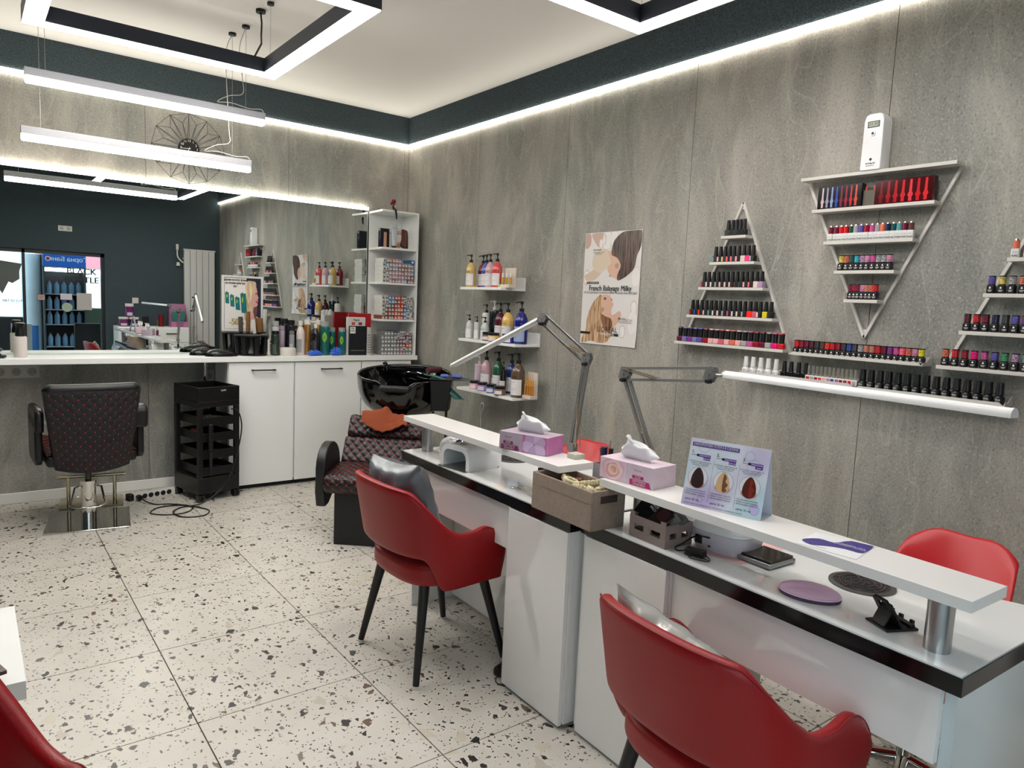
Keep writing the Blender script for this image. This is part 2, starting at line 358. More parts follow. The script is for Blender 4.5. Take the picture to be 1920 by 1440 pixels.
# ---------------------------------------------------------------- suspended lights
def square_light(label, x0, x1, y0, y1, z=2.62, h=0.075, w=0.085, ang=()):
    c = thing('square_pendant_light', label, 'ceiling light', ((x0+x1)/2, (y0+y1)/2, z), group='square frame pendant lights')
    o = ((x0+x1)/2, (y0+y1)/2, z)
    bars = ((x0, x1, y1-w, y1), (x0, x1, y0, y0+w), (x0, x0+w, y0+w, y1-w), (x1-w, x1, y0+w, y1-w))
    f = MB(o); d = MB(o)
    for a, b_, c_, e in bars:
        f.box(a, b_, c_, e, z+0.004, z+h)
        d.box(a+0.003, b_-0.003, c_+0.003, e-0.003, z, z+0.0038)
    f.obj('housing', mat('dark_blue_grey_housing', (44,48,58), 0.5), c); d.obj('diffuser', LEDC, c, label='glowing white diffuser')
    for sx, sy in ((x0+0.04, y0+0.04), (x1-0.045, y0+0.05), (x0+0.04, y1-0.045), (x1-0.04, y1-0.045)):
        MB(o).cyl((sx, sy, z+h), (sx, sy, ZC-0.014), 0.0009, n=5).obj('suspension_wire', WIRE, c)
        MB(o).cyl((sx, sy, ZC-0.014), (sx, sy, ZC-0.0005), 0.018, n=16).obj('ceiling_cap', BLKM, c)
    return c, o
c, o = square_light('square black framed LED pendant near the mirror, hanging above the linear lamps', 0.245, 1.395, 2.80, 4.075)
MB(o).cyl((1.348, 4.17, ZC-0.016), (1.348, 4.17, ZC-0.0005), 0.026, n=18).obj('ceiling_cap', BLKM, c)
MB(o).tube([(1.348, 4.17, 2.985), (1.352, 4.165, 2.93), (1.345, 4.15, 2.86), (1.33, 4.10, 2.80), (1.27, 4.03, 2.70)], 0.005).obj('power_cable', BLK, c)
square_light('square black framed LED pendant over the nail desks, cut off at the photo top', 1.185, 2.325, 1.0, 2.25)
def linear_light(label, x0, x1, y, z):
    o = ((x0+x1)/2, y, z); c = thing('linear_pendant_light', label, 'ceiling light', o)
    MB(o).box(x0, x1, y-0.025, y+0.025, z+0.032, z+0.072).obj('housing', mat('silver_housing', (150,150,154), 0.45), c, bevel=0.003)
    MB(o).box(x0+0.003, x1-0.003, y-0.0235, y+0.0235, z, z+0.0317).obj('diffuser', LEDM, c, bevel=0.006, label='glowing white diffuser')
    for sx in (x0+0.09, x1-0.11):
        MB(o).cyl((sx, y, z+0.072), (sx, y, ZC-0.014), 0.0011, n=5).obj('suspension_wire', WIRE, c)
        MB(o).cyl((sx, y, ZC-0.014), (sx, y, ZC-0.0005), 0.022, n=16).obj('ceiling_cap', BLKM, c)
    sx = x1-0.11
    cable = [(sx, y, 2.99), (sx-0.04, y-0.01, 2.86), (sx-0.02, y, z+0.25), (sx-0.02, y-0.01, z+0.16), (sx-0.1, y-0.02, z+0.13), (sx-0.16, y, z+0.09), (sx-0.08, y+0.01, z+0.10), (sx+0.02, y, z+0.085), (sx+0.09, y-0.01, z+0.09), (x1-0.005, y, z+0.06)]
    P = [Vector(p) for p in cable]; S = []
    for i in range(len(P)-1):
        p0, p1, p2, p3 = P[max(i-1,0)], P[i], P[i+1], P[min(i+2,len(P)-1)]
        for k in range(5):
            t = k/5; S.append(0.5*((2*p1)+(-p0+p2)*t+(2*p0-5*p1+4*p2-p3)*t*t+(-p0+3*p1-3*p2+p3)*t**3))
    MB(o).tube(S+[P[-1]], 0.0022, n=6).obj('power_cable', mat('clear_cable', (190,188,180), 0.3), c)
linear_light('upper of two linear LED lamps hanging over the mirror station', 0.275, 1.47, 4.47, 2.452)
linear_light('lower of two linear LED lamps hanging over the mirror station', 0.262, 1.445, 4.65, 2.196)
# ---------------------------------------------------------------- red armchairs
def sm(a, b, t):
    t = max(0.0, min(1.0, (t-a)/(b-a))); return t*t*(3-2*t)
def chair_plan(u, z):
    s = abs(u); sg = 1 if u >= 0 else -1
    if s < 0.6:
        a = s/0.6*pi/2; x = -0.05-0.175*max(0, cos(a))**0.75; y = 0.268*sin(a)**0.85
    else: x = -0.05+(s-0.6)/0.4*0.218; y = 0.268-0.012*((s-0.6)/0.4)
    bw = 1-sm(0.35, 0.62, s)
    x -= (z-0.42)*0.19*bw; y *= 1-0.10*sm(0.5, 0.35, z)
    return x, y*sg
def chair_top(s): return 0.768-0.020*(s/0.45)**2*(s < 0.45)-0.020*(s >= 0.45)-0.160*sm(0.30, 0.61, s)+0.016*sm(0.68, 0.82, s)-0.115*max(0, (s-0.74)/0.26)**2.6
def chair_bot(s): return 0.495-0.135*sm(0.36, 0.50, s)+0.004*s
def make_chair(label):
    c = thing('armchair', label, 'chair', (0,0,0), group=None)
    def S(u, v):
        uu = -1+2*u; s = abs(uu); zt, zb = chair_top(s), chair_bot(s)
        z = zb+(zt-zb)*v; x, y = chair_plan(uu, z)
        return (x, y, z)
    MB().grid(S, 56, 10).obj('shell', RED, c, solid=0.034, sub=1, smooth=180)
    # piping seam along the top edge
    pts = []
    for k in range(161):
        uu = -0.97+1.94*k/160; s = abs(uu); z = chair_top(s); x, y = chair_plan(uu, z)
        l = sqrt(x*x+y*y); pts.append((x+x/l*0.0115, y+y/l*0.0115, z-0.0045))
    MB().tube(pts, 0.0017, n=5).obj('piping', mat('dark_red_piping', (130,14,20), 0.5), c)
    def seat(u, v):
        a = 2*pi*u; ca, sa = cos(a), sin(a)
        r = 1/((abs(ca)**3.2+abs(sa)**3.2)**(1/3.2))
        if v < 0.45: q = 1.0; z = 0.375+0.075*(v/0.45)
        else: q = 1-((v-0.45)/0.55)**1.0; z = 0.45+0.028*sin(min(1, (v-0.45)/0.55)*pi/2)
        if v == 0: q = 0.96
        return (-0.024+0.19*r*ca*q, 0.226*r*sa*q, z)
    MB().grid(seat, 40, 12, closeu=True).obj('seat', RED, c, sub=1, smooth=180)
    m = MB(); m.box(-0.15, 0.13, -0.16, 0.16, 0.358, 0.38); m.obj('seat_frame', BLKM, c)
    for sx, sy in ((-1, 1), (-1, -1), (1, 1), (1, -1)):
        l = MB().cyl((0.135*sx-0.01, 0.165*sy, 0.37), (0.208*sx, 0.228*sy, 0.006), 0.021, 0.0125, n=14)
        lo = l.obj('leg', mat('black_wood', (20,18,18), 0.45), c, smooth=50)
        MB().cyl((0.207*sx, 0.2275*sy, 0.010), (0.2085*sx, 0.2285*sy, 0), 0.0135, n=12).obj('glide', mat('white_glide', (200,200,198), 0.5), lo)
    return c
ch = make_chair('red leather armchair with a grey satin cushion, at the far nail desk')
ch.location = (1.512, 2.447, 0); ch.rotation_euler = (0, 0, radians(1))
dup(ch, (1.470, 0.975, 0), radians(-4), 'red leather armchair with a shiny silver cushion, nearest the camera at the near desk')
dup(ch, (-0.130, 1.350, 0), radians(-68), 'red leather armchair cut off at the lower left photo corner')
def pillow(name, label, loc, rot, c, w=0.40, h=0.40, t=0.15, cat='cushion', wr=1.0):
    p = thing(name, label, cat, loc, rot=rot)
    def P(sg):
        def f(u, v):
            x = u*2-1; y = v*2-1
            k = (1-x**4)*(1-y**4); z = sg*t/2*max(0, k)**0.55
            q = 1-0.10*(1-abs(x))**0.0*(1-x*x)*0.9*(abs(y)**3); r = 1-0.09*(1-y*y)*(abs(x)**3)
            n = 0.006*wr*sin(9*x+5*y*x+2*y)*max(0, k)+0.004*wr*sin(17*y-6*x*x)*max(0, k)
            return (x*w/2*r, y*h/2*q, z+n*sg)
        return f
    m = MB(); m.grid(P(1), 22, 22); m.grid(P(-1), 22, 22)
    m.obj('cover', c, p, sub=1, smooth=180)
    return p
SATIN = mat('grey_satin', (104,108,114), 0.27, metal=0.35, spec=0.7, bump=0.25, bscale=16)
SILVER = mat('silver_satin', (196,196,192), 0.22, metal=0.6, bump=0.5, bscale=14)
pillow('cushion', 'dark grey satin cushion standing on the red armchair at the far desk', (1.362, 2.435, 0.655), (radians(90-14), radians(4), radians(90)), SATIN, 0.40, 0.375, 0.15)
pillow('cushion', 'crinkled shiny silver cushion behind the near red armchair backrest', (1.285, 1.000, 0.618), (radians(90-15), radians(-7), radians(86)), SILVER, 0.40, 0.30, 0.08, wr=1.6)
# ---------------------------------------------------------------- quilted panels
def quilt(mb, st, dots, S, Lu, Lv, d, amp=0.006, line=True, dotsz=0.0022, res=6):
    """S(a,b): a in 0..Lu, b in 0..Lv metres -> (pos, normal)."""
    def P(a, b, k=None):
        p, n = S(a, b); x = (a+b*0.95)/d; y = (a-b*0.95)/d
        h = (abs(sin(pi*x))*abs(sin(pi*y)))**0.45*amp
        e = min(a, Lu-a, b, Lv-b)/0.01; h *= min(1, max(0, e))
        return Vector(p)+Vector(n)*(h if k is None else k)
    nu = max(6, int(Lu/d*2*res)); nv = max(6, int(Lv/d*2*res))
    mb.grid(lambda u, v: P(u*Lu, v*Lv), nu, nv)
    K = int((Lu+Lv)/d)+3
    if line:
        for s in (1, -1):
            for k in range(-K, K+1):
                pts = []
                n_ = 90
                for q in range(n_+1):
                    b = Lv*q/n_; a = k*d-0.95*b*s
                    if 0.003 < a < Lu-0.003 and 0.003 < b < Lv-0.003: pts.append(P(a, b, 0.0022))
                if len(pts) > 2:
                    pts = pts[::2]+([pts[-1]] if len(pts) % 2 == 0 else [])
                    if len(pts) > 1: st.tube(pts, 0.0010, n=3)
    for i in range(-K, 2*K):
        for j in range(-K, 2*K):
            a = (i+j)*d/2; b = (i-j)*d/2/0.95
            if 0.004 < a < Lu-0.004 and 0.004 < b < Lv-0.004:
                p, n = S(a, b); p = Vector(p); n = Vector(n); u_ = (Vector(S(min(a+0.001, Lu), b)[0])-p)
                u_ = (u_.normalized() if u_.length > 1e-7 else n.orthogonal()); w_ = n.cross(u_)
                q = dotsz; p = p+n*0.0018
                dots.poly([p-u_*q-w_*q*2, p+u_*q-w_*q*2, p+u_*q+w_*q*2, p-u_*q+w_*q*2])
def pathS(path, w0, w1=None, yshift=0):
    """path: list of 2D (f,z); extruded across the width; returns S, length. Local x = width, f along local -y."""
    P = [Vector((a, b)) for a, b in path]; L = [0]
    for i in range(1, len(P)): L.append(L[-1]+(P[i]-P[i-1]).length)
    def S(a, b):
        b = min(max(b, 0), L[-1]-1e-6); i = 0
        while L[i+1] < b: i += 1
        t = (b-L[i])/(L[i+1]-L[i]); p = P[i].lerp(P[i+1], t); d = (P[i+1]-P[i]).normalized()
        n2 = Vector((-d.y, d.x))
        w = w0 if w1 is None else w0+(w1-w0)*b/L[-1]
        x = (a/w0-0.5)*w
        return (x, -p.x, p.y), (0, -n2.x, n2.y)
    return S, L[-1]
def arc(cx, cz, r, a0, a1, n=7): return [(cx+r*cos(radians(a0+(a1-a0)*k/n)), cz+r*sin(radians(a0+(a1-a0)*k/n))) for k in range(n+1)]
# ---------------------------------------------------------------- styling chair at the mirror
sc = thing('styling_chair', 'black quilted hydraulic styling chair with red stitching facing the mirror', 'salon chair', (0.575, 5.0, 0), radians(-8.5))
# local: +y towards the mirror (front of the chair)
MB().box(-0.225, 0.225, -0.225, 0.225, 0.0, 0.012).obj('base_plate', CHROME, sc, bevel=0.004)
m = MB(); m.cyl((0,0,0.012), (0,0,0.245), 0.042, n=28); m.cyl((0,0,0.2451), (0,0,0.262), 0.046, n=28); m.obj('hydraulic_cylinder', CHROME, sc, smooth=40)
MB().cyl((0,0,0.262), (0,0,0.42), 0.017, n=18).obj('piston', mat('dark_steel', (70,68,66), 0.25, metal=1.0), sc, smooth=40)
MB().tube([(-0.045,-0.01,0.225), (-0.07,-0.02,0.222), (-0.085,-0.08,0.16), (-0.095,-0.10,0.135), (-0.06,-0.125,0.122), (0.06,-0.125,0.122), (0.095,-0.10,0.135), (0.085,-0.08,0.16), (0.07,-0.02,0.222), (0.045,-0.01,0.225)], 0.007, n=8).obj('pump_lever', CHROME, sc, smooth=60)
fr = MB(); fr.box(-0.18, 0.19, 0.30, 0.56, 0.004, 0.012); fr.cyl((-0.185, 0.36, 0.205), (0.21, 0.36, 0.205), 0.012, n=12)
fr.cyl((-0.125, 0.36, 0.012), (-0.125, 0.36, 0.20), 0.012, n=12); fr.cyl((0.14, 0.36, 0.012), (0.14, 0.36, 0.20), 0.012, n=12)
fr.box(-0.02, 0.02, 0.20, 0.36, 0.003, 0.010)
fr.obj('footrest', mat('gold_chrome', (186,176,150), 0.18, metal=1.0), sc, smooth=50)
MB().box(-0.235, 0.235, -0.20, 0.25, 0.40, 0.47).obj('seat_base', LEATH, sc, bevel=0.02, seg=3)
q = MB(); st = MB(); dt = MB()
Sx, Lx = pathS([(0.20, 0.471), (-0.24, 0.515), (-0.262, 0.50), (-0.27, 0.47)][::-1], 0.47)
quilt(q, st, dt, Sx, 0.47, Lx, 0.055, res=5)
so = q.obj('seat', LEATH, sc, smooth=180); st.obj('stitching', REDT, so, kind='stuff'); dt.obj('stitch_dots', REDT, so, kind='stuff')
# backrest: slightly wider at the top, a shallow curve
BW0, BW1, BZ0, BZ1 = 0.385, 0.50, 0.385, 0.852
def backS(side):
    def S(a, b):
        t = b/(BZ1-BZ0); w = BW0+(BW1-BW0)*min(1, t*1.0); x = (a/0.44-0.5)*w
        z = BZ0+b*1.0; e = 0.028*(2*a/0.44-1)**2
        y = -0.225-0.055*t+e*0.9-0.03*sin(pi*t)*0.4
        z -= 0.03*(1-(2*a/0.44-1)**2)*(1-t)*1.0
        return (x, y if side < 0 else y+0.085-0.02*t, z), (0.0, -1 if side < 0 else 1, 0)
    return S
q = MB(); st = MB(); dt = MB()
quilt(q, st, dt, backS(-1), 0.44, BZ1-BZ0, 0.0495, amp=0.005, line=False, dotsz=0.0018, res=5)
bo = q.obj('backrest', mat('black_quilted_fabric', (24,22,24), 0.6), sc, smooth=180); dt.obj('stitch_dots', mat('red_stitch', (200,40,48), 0.5), bo, kind='stuff')
st = MB(); Sb = backS(-1)
for s in (1, -1):
    for k in range(-14, 26):
        pts = []
        for qq in range(46):
            b = (BZ1-BZ0)*qq/45; a = k*0.0495-0.95*b*s
            if 0.004 < a < 0.436: p, n = Sb(a, b); pts.append(Vector(p)+Vector(n)*0.0009)
        if len(pts) > 1: st.tube(pts, 0.0005, n=3)
st.obj('stitching', mat('dark_stitch', (70,26,30), 0.7), bo, kind='stuff')
f_ = backS(1); r_ = backS(-1)
m = MB(); m.grid(lambda u, v: f_(u*0.44, v*(BZ1-BZ0))[0], 20, 12)
n_ = 20
for i in range(n_):
    for (va, vb) in ((0, 0), (BZ1-BZ0, BZ1-BZ0)):
        m.poly([r_(0.44*i/n_, va)[0], r_(0.44*(i+1)/n_, va)[0], f_(0.44*(i+1)/n_, va)[0], f_(0.44*i/n_, va)[0]])
for a in (0, 0.44):
    for j in range(12):
        z0, z1 = (BZ1-BZ0)*j/12, (BZ1-BZ0)*(j+1)/12; m.poly([r_(a, z0)[0], f_(a, z0)[0], f_(a, z1)[0], r_(a, z1)[0]])
m.obj('back_cushion', LEATH, sc, smooth=50)
pts = [Vector(r_(0.44*i/20, BZ1-BZ0)[0])+Vector((0, 0.03, 0.004)) for i in range(21)]
MB().tube(pts, [0.012]+[0.034]*19+[0.012], n=12).obj('top_roll', LEATH, sc, smooth=180)
for s in (-1, 1):
    a = MB()
    prof = [(-0.16, 0.44), (-0.16, 0.66), (-0.10, 0.70), (0.16, 0.70), (0.19, 0.66), (0.19, 0.44), (0.15, 0.405), (-0.12, 0.405)]
    a.prism(prof, lambda y, z: (s*0.245, y, z), lambda y, z: (s*0.285, y, z)); ao = a.obj('arm_panel', LEATH, sc, bevel=0.012, seg=3)
    p = MB(); p.prism([(-0.19, 0.60), (-0.20, 0.70), (-0.185, 0.735), (-0.15, 0.745), (0.17, 0.735), (0.20, 0.70), (0.20, 0.66), (0.16, 0.63), (-0.13, 0.60)], lambda y, z: (s*0.253-0.032, y, z+0.0), lambda y, z: (s*0.253+0.032+s*0.018, y, z+0.0))
    p.obj('arm_pad', LEATH, ao, bevel=0.018, seg=4)
    MB().cyl((s*0.20, -0.17, 0.66), (s*0.25, -0.17, 0.66), 0.009, n=10).obj('arm_bracket', STEEL, sc)
for o_ in children(sc):
    if o_.name.split('.')[0] in ('seat_base','seat','backrest','back_cushion','top_roll','arm_panel','arm_bracket'): o_.rotation_euler = (0, 0, radians(10))
# ---------------------------------------------------------------- hair wash unit
RZW = radians(-41)
wu = thing('hair_wash_chair', 'black quilted wash chair with red stitching below the black basin', 'salon chair', (1.90, 3.80, 0), RZW)
# local: x = width (camera right), -y = direction the sitter faces; f axis = -y
WW = 0.50
MB().box(-0.20, 0.20, -0.09, 0.42, 0.0, 0.312).obj('pedestal', mat('black_laminate', (22,23,23), 0.55), wu, bevel=0.003)
seat_path = [(0.10, 0.310)]+arc(0.085, 0.368, 0.055, -75, 80, 8)+[(-0.32, 0.445)]
Sx, Lx = pathS(seat_path[::-1], WW); q = MB(); st = MB(); dt = MB(); quilt(q, st, dt, Sx, WW, Lx, 0.0545, amp=0.007, res=5)
q.prism([(a, b) for a, b in seat_path]+[(-0.32, 0.310)], lambda a, b: (-WW/2, -a, b), lambda a, b: (WW/2, -a, b))
so = q.obj('seat', LEATH, wu, smooth=50); st.obj('stitching', REDT, so, kind='stuff'); dt.obj('stitch_dots', REDT, so, kind='stuff')
def backseg(p0, p1, th, w, nm):
    p0 = Vector(p0); p1 = Vector(p1); d = (p1-p0).normalized(); n = Vector((d.y, -d.x)) if d.y > 0 else Vector((-d.y, d.x))
    n = Vector((abs(d.y), -d.x)) if False else Vector((d.y, -d.x))
    # n points towards the sitter (positive f)
    if n.x < 0: n = -n
    path = [tuple(p0-n*0.0)]; r = 0.022
    path = [tuple(p0-n*r)]+[tuple(p0+d*r*(1-cos(radians(t)))-n*r*(1-sin(radians(t)))) for t in (30, 60, 90)]
    path += [tuple(p1-d*r*(1-sin(radians(t)))-n*r*(1-cos(radians(t)))) for t in (0, 30, 60, 90)]+[tuple(p1-n*th)]
    path = [(a, b) for a, b in path]
    Sx, Lx = pathS(path[::-1], w); q = MB(); st = MB(); dt = MB()
    S2 = lambda a, b: (Sx(a, b)[0], tuple(-c for c in Sx(a, b)[1])) if (Vector((0, -n.x, n.y))).dot(Vector(Sx(w/2, Lx/2)[1])) < 0 else Sx(a, b)
    quilt(q, st, dt, S2, w, Lx, 0.0545, amp=0.007, res=5)
    q.prism(path+[tuple(p0-n*th)], lambda a, b: (-w/2, -a, b), lambda a, b: (w/2, -a, b))
    o = q.obj(nm, LEATH, wu, smooth=50); st.obj('stitching', REDT, o, kind='stuff'); dt.obj('stitch_dots', REDT, o, kind='stuff')
backseg((-0.175, 0.435), (-0.275, 0.585), 0.07, WW*0.98, 'lower_backrest')
backseg((-0.270, 0.592), (-0.345, 0.712), 0.07, WW*0.94, 'upper_backrest')
for s in (-1, 1):
    a = MB()
    prof = arc(-0.10, 0.435, 0.155, -10, 190, 12)+[(-0.22, 0.36), (-0.12, 0.27), (-0.03, 0.225), (0.035, 0.225), (0.06, 0.32)]
    prof = [(0.10-0.0*b, b) for b in ()]+[(f+0.06, z) for f, z in prof]
    a.prism(prof, lambda f, z: (s*0.2535, -f, z), lambda f, z: (s*0.308, -f, z)); a.obj('armrest', mat('black_vinyl', (26,28,28), 0.38), wu, bevel=0.008, seg=3)
bs = thing('wash_basin', 'glossy black tilting wash basin behind the quilted wash chair', 'basin', (2.36, 4.27, 0), RZW)
BG = mat('black_ceramic', (6,6,7), 0.04, coat=0.6)
def rim(a):   # angle a: local; front (towards the chair) is -y
    x, y = cos(a), sin(a); rx, ry = 0.318, 0.30
    fr_ = max(0, -y)**6; notch = 1 if abs(x) < 0.22 and y < 0 else 0
    nz = sm(0.36, 0.16, abs(x)) if y < 0 else 0
    return rx*x*(1), ry*y*(1-0.05*nz)-0.0, 0.955+0.035*y-0.062*nz
def bowl(u, v):
    a = 2*pi*u; x, y, z = rim(a); nz = sm(0.36, 0.16, abs(cos(a))) if sin(a) < 0 else 0
    if v < 0.5:
        t = v/0.5; k = (1-(1-t)**2.2)**0.5 if t > 0 else 0; r = 0.22+0.78*k
        return (x*r, y*r+0.02*(1-t), (z-0.25-0.0*y)*(1-t**1.5)+z*t**1.5+0.0)
    t = (v-0.5)/0.5
    if t < 0.12: r = 1.0-t*0.2; return (x*r, y*r, z+0.008*sin(pi*t/0.12))
    t = (t-0.12)/0.88; r = 0.955*(1-t**2.4)+0.12*t**2.4
    return (x*r, y*r, z-0.19*sm(0, 0.9, t)*(1-0.33*nz))
MB().grid(bowl, 64, 32, closeu=True).obj('bowl', BG, bs, smooth=180)
m = MB(); m.box(-0.11, 0.11, -0.02, 0.20, 0.0, 0.70); m.obj('column', BLKM, bs, bevel=0.01)
mx = MB(); mx.cyl((-0.05, 0.19, 0.93), (-0.05, 0.19, 0.99), 0.02); mx.box(-0.17, 0.12, 0.17, 0.21, 0.955, 0.985); mx.cyl((-0.17, 0.19, 0.95), (-0.17, 0.19, 0.995), 0.024); mx.cyl((0.12, 0.19, 0.95), (0.12, 0.19, 0.995), 0.024); mx.tube([(-0.17, 0.19, 0.995), (-0.17, 0.15, 1.015), (-0.17, 0.10, 1.01)], 0.008)
mx.obj('tap', BG, bs, smooth=50)
MB().box(-0.10, 0.10, -0.318, -0.275, 0.862, 0.905).obj('neck_rest', mat('black_rubber', (30,30,31), 0.5), bs, bevel=0.016, seg=3)
# bin, tray and things on it beside the basin
bi = thing('plastic_bin', 'narrow black plastic bin hanging on the right of the wash basin', 'bin', (2.425, 3.905, 0.755), RZW)
b = MB(); b.prism([(-0.055, 0.0), (0.055, 0.0), (0.075, 0.20), (-0.065, 0.20)], lambda a, z: (a, -0.05, z), lambda a, z: (a, 0.05, z)); b.obj('body', BLK, bi, bevel=0.008)
MB().box(-0.072, 0.082, -0.058, 0.058, 0.2001, 0.206).obj('rim', BLKM, bi, bevel=0.002)
MB().tube([(0.0, 0.051, 0.05), (0.03, 0.052, 0.0), (0.03, 0.07, -0.755)], 0.008).obj('stand_rod', BLKM, bi)
ty = thing('metal_tray', 'small steel tray holding brushes beside the wash basin', 'tray', (2.665, 4.185, 0.915), RZW)
t_ = MB(); t_.box(-0.11, 0.13, -0.055, 0.055, 0.0, 0.004); t_.box(-0.11, 0.13, -0.055, -0.052, 0.004, 0.014); t_.box(0.127, 0.13, -0.0519, 0.055, 0.004, 0.014); t_.box(-0.11, 0.1269, 0.052, 0.055, 0.004, 0.014); t_.obj('dish', STEEL, ty)
MB().cyl((-0.1, 0.0, -0.0), (-0.14, 0.05, -0.915), 0.008).obj('stand_rod', BLKM, ty)
def round_brush(name, label, loc, rot, R, Lb, body, group=None, ring=True, hang=0.0):
    o = thing(name, label, 'hairbrush', loc, rot=rot, group=group)
    MB().lathe([(R*0.72, 0), (R*0.74, 0.003), (R*0.74, Lb-0.003), (R*0.70, Lb)], n=18).obj('barrel', body, o, smooth=40)
    br = MB()
    for i in range(10):
        for k in range(14):
            a = 2*pi*(k+0.5*(i % 2))/14; z = Lb*(i+0.6)/10.4; d = Vector((cos(a), sin(a), 0)); p = d*R*0.7+Vector((0, 0, z)); w = Vector((-sin(a), cos(a), 0))*0.0009
            br.poly([p-w, p+w, d*R*1.12+Vector((0, 0, z))])
    br.obj('bristles', BLKM, o, fix=False)
    MB().cyl((0,0,-0.012-hang), (0,0,-0.0001), R*0.55, R*0.7, n=16).obj('handle', BLK, o, smooth=40)
    return o
MAR = mat('maroon_brush_barrel', (86,40,46), 0.6)
round_brush('round_brush', 'maroon round hairbrush lying on the steel tray by the basin', (2.66, 4.30, 0.975), (radians(90), 0, radians(-75)), 0.028, 0.13, MAR)
pd = thing('paddle_brush', 'blue backed paddle hairbrush lying on the steel tray', 'hairbrush', (2.665, 4.165, 0.920), RZW+0.1)
MB().box(-0.075, 0.075, -0.028, 0.028, 0.012, 0.034).obj('back', mat('cornflower_blue_plastic', (92,110,190), 0.35), pd, bevel=0.011, seg=4)
MB().box(-0.068, 0.068, -0.024, 0.024, 0.0005, 0.0119).obj('bristles', BLKM, pd)
def cloth(name, label, cat, pts_fn, nu, nv, m, th=0.004):
    o = MB().grid(pts_fn, nu, nv).obj(name, m, solid=th, sub=1, smooth=180); tag(o, label, cat); return o
TEAL = mat('teal_terry', (62,112,104), 0.9, bump=0.6, bscale=300)
def teal(u, v):
    t = v*0.30; x = -0.035+0.07*u+0.01*sin(8*v); 
    if t < 0.10: return Vector((2.425, 3.955, 0.030))+Matrix.Rotation(RZW, 3, 'Z')@Vector((x-0.05+t*0.9, 0.01*sin(9*u)-0.07, 0.955-t*0.25+0.004*sin(11*u)))
    d = t-0.10; return Vector((2.425, 3.955, 0.030))+Matrix.Rotation(RZW, 3, 'Z')@Vector((x+0.04+d*0.55, -0.075+0.012*sin(9*u+3*v), 0.93-d*0.62))
cloth('towel', 'teal green cloth hanging over the wash basin edge by the bin', 'towel', teal, 8, 18, TEAL)
ORG = mat('orange_terry', (182,92,58), 0.95, bump=1.0, bscale=420, vary=0.3, vscale=240)
def orange(u, v):
    x = -0.15+0.29*u; y = 0.11*(v-0.5)
    z = 0.722+0.022*sin(3.3*u+1.5)*sin(pi*v)+0.012*sin(14*u+6*v)*sin(pi*v)
    if v < 0.4: z -= (0.4-v)*0.24*(0.45+0.55*sin(pi*min(1, u*1.1)))
    z += 0.007*sin(23*u+9*v)*sin(pi*v)+0.005*sin(37*u-19*v)+0.004*sin(55*v+11*u)+0.075*math.exp(-((u-0.52)/0.10)**2-((v-0.62)/0.16)**2)
    p = Vector((x-0.02*(v-0.5), y-0.02+0.30, z)); p.y = 0.30+y
    return Vector((1.90, 3.80, 0))+Matrix.Rotation(RZW, 3, 'Z')@p
cloth('towel', 'crumpled orange terry towel on top of the quilted wash chair', 'towel', orange, 26, 14, ORG, 0.012)
# ---------------------------------------------------------------- trolley
tr = thing('salon_trolley', 'black plastic salon trolley with sliding trays on castors', 'trolley', (1.24, 5.085, 0), radians(13.6))
w, dd = 0.30, 0.35
for a, b_ in ((0, 0), (w-0.032, 0), (0, dd-0.032), (w-0.032, dd-0.032)): MB().box(a, a+0.032, b_, b_+0.032, 0.17, 0.66).obj('frame_post', BLK, tr, bevel=0.003)
MB().box(0.0, w, 0.0, dd, 0.056, 0.17).obj('base', BLK, tr, bevel=0.004)
top = MB(); top.box(0, w, 0, dd, 0.66, 0.70)
for q_ in ((0, w, 0, 0.012), (0, w, dd-0.012, dd), (0, 0.012, 0.0121, dd-0.0121), (w-0.012, w, 0.0121, dd-0.0121)): top.box(q_[0], q_[1], q_[2], q_[3], 0.7001, 0.80)
top.obj('top_tray', BLK, tr, bevel=0.003)
lg = MB(); add_text(lg, 'ayala', 0.02, frame((w*0.6, -0.001, 0.775), (1,0,0), (0,0,1))); lg.obj('lettering', LABEL, tr, fix=False)
for k, z in enumerate((0.56, 0.45, 0.33, 0.21)):
    t_ = MB(); t_.box(0.036, w-0.036, 0.005, dd-0.01, z-0.03, z-0.025)
    t_.box(0.034, w-0.034, 0.0, 0.006, z-0.0295, z+0.03); t_.box(0.034, w-0.034, dd-0.012, dd-0.006, z-0.0295, z+0.03)
    t_.box(0.034, 0.040, 0.0061, dd-0.0121, z-0.0295, z+0.03); t_.box(w-0.040, w-0.034, 0.0061, dd-0.0121, z-0.0295, z+0.03)
    t_.obj('sliding_tray', BLK, tr, bevel=0.0015)
for a, b_ in ((0.02, 0.02), (w-0.02, 0.02), (0.02, dd-0.02), (w-0.02, dd-0.02)):
    c_ = MB(); c_.cyl((a-0.02, b_, 0.027), (a-0.003, b_, 0.027), 0.0265, n=20); c_.cyl((a+0.003, b_, 0.027), (a+0.02, b_, 0.027), 0.0265, n=20); c_.box(a-0.008, a+0.008, b_-0.01, b_+0.01, 0.025, 0.05)
    c_.obj('castor', BLK, tr, smooth=40)
TRM = Matrix.Translation((1.24, 5.085, 0)) @ Matrix.Rotation(radians(13.6), 4, 'Z')
def trp(x, y, z): return tuple(TRM @ Vector((x, y, z)))
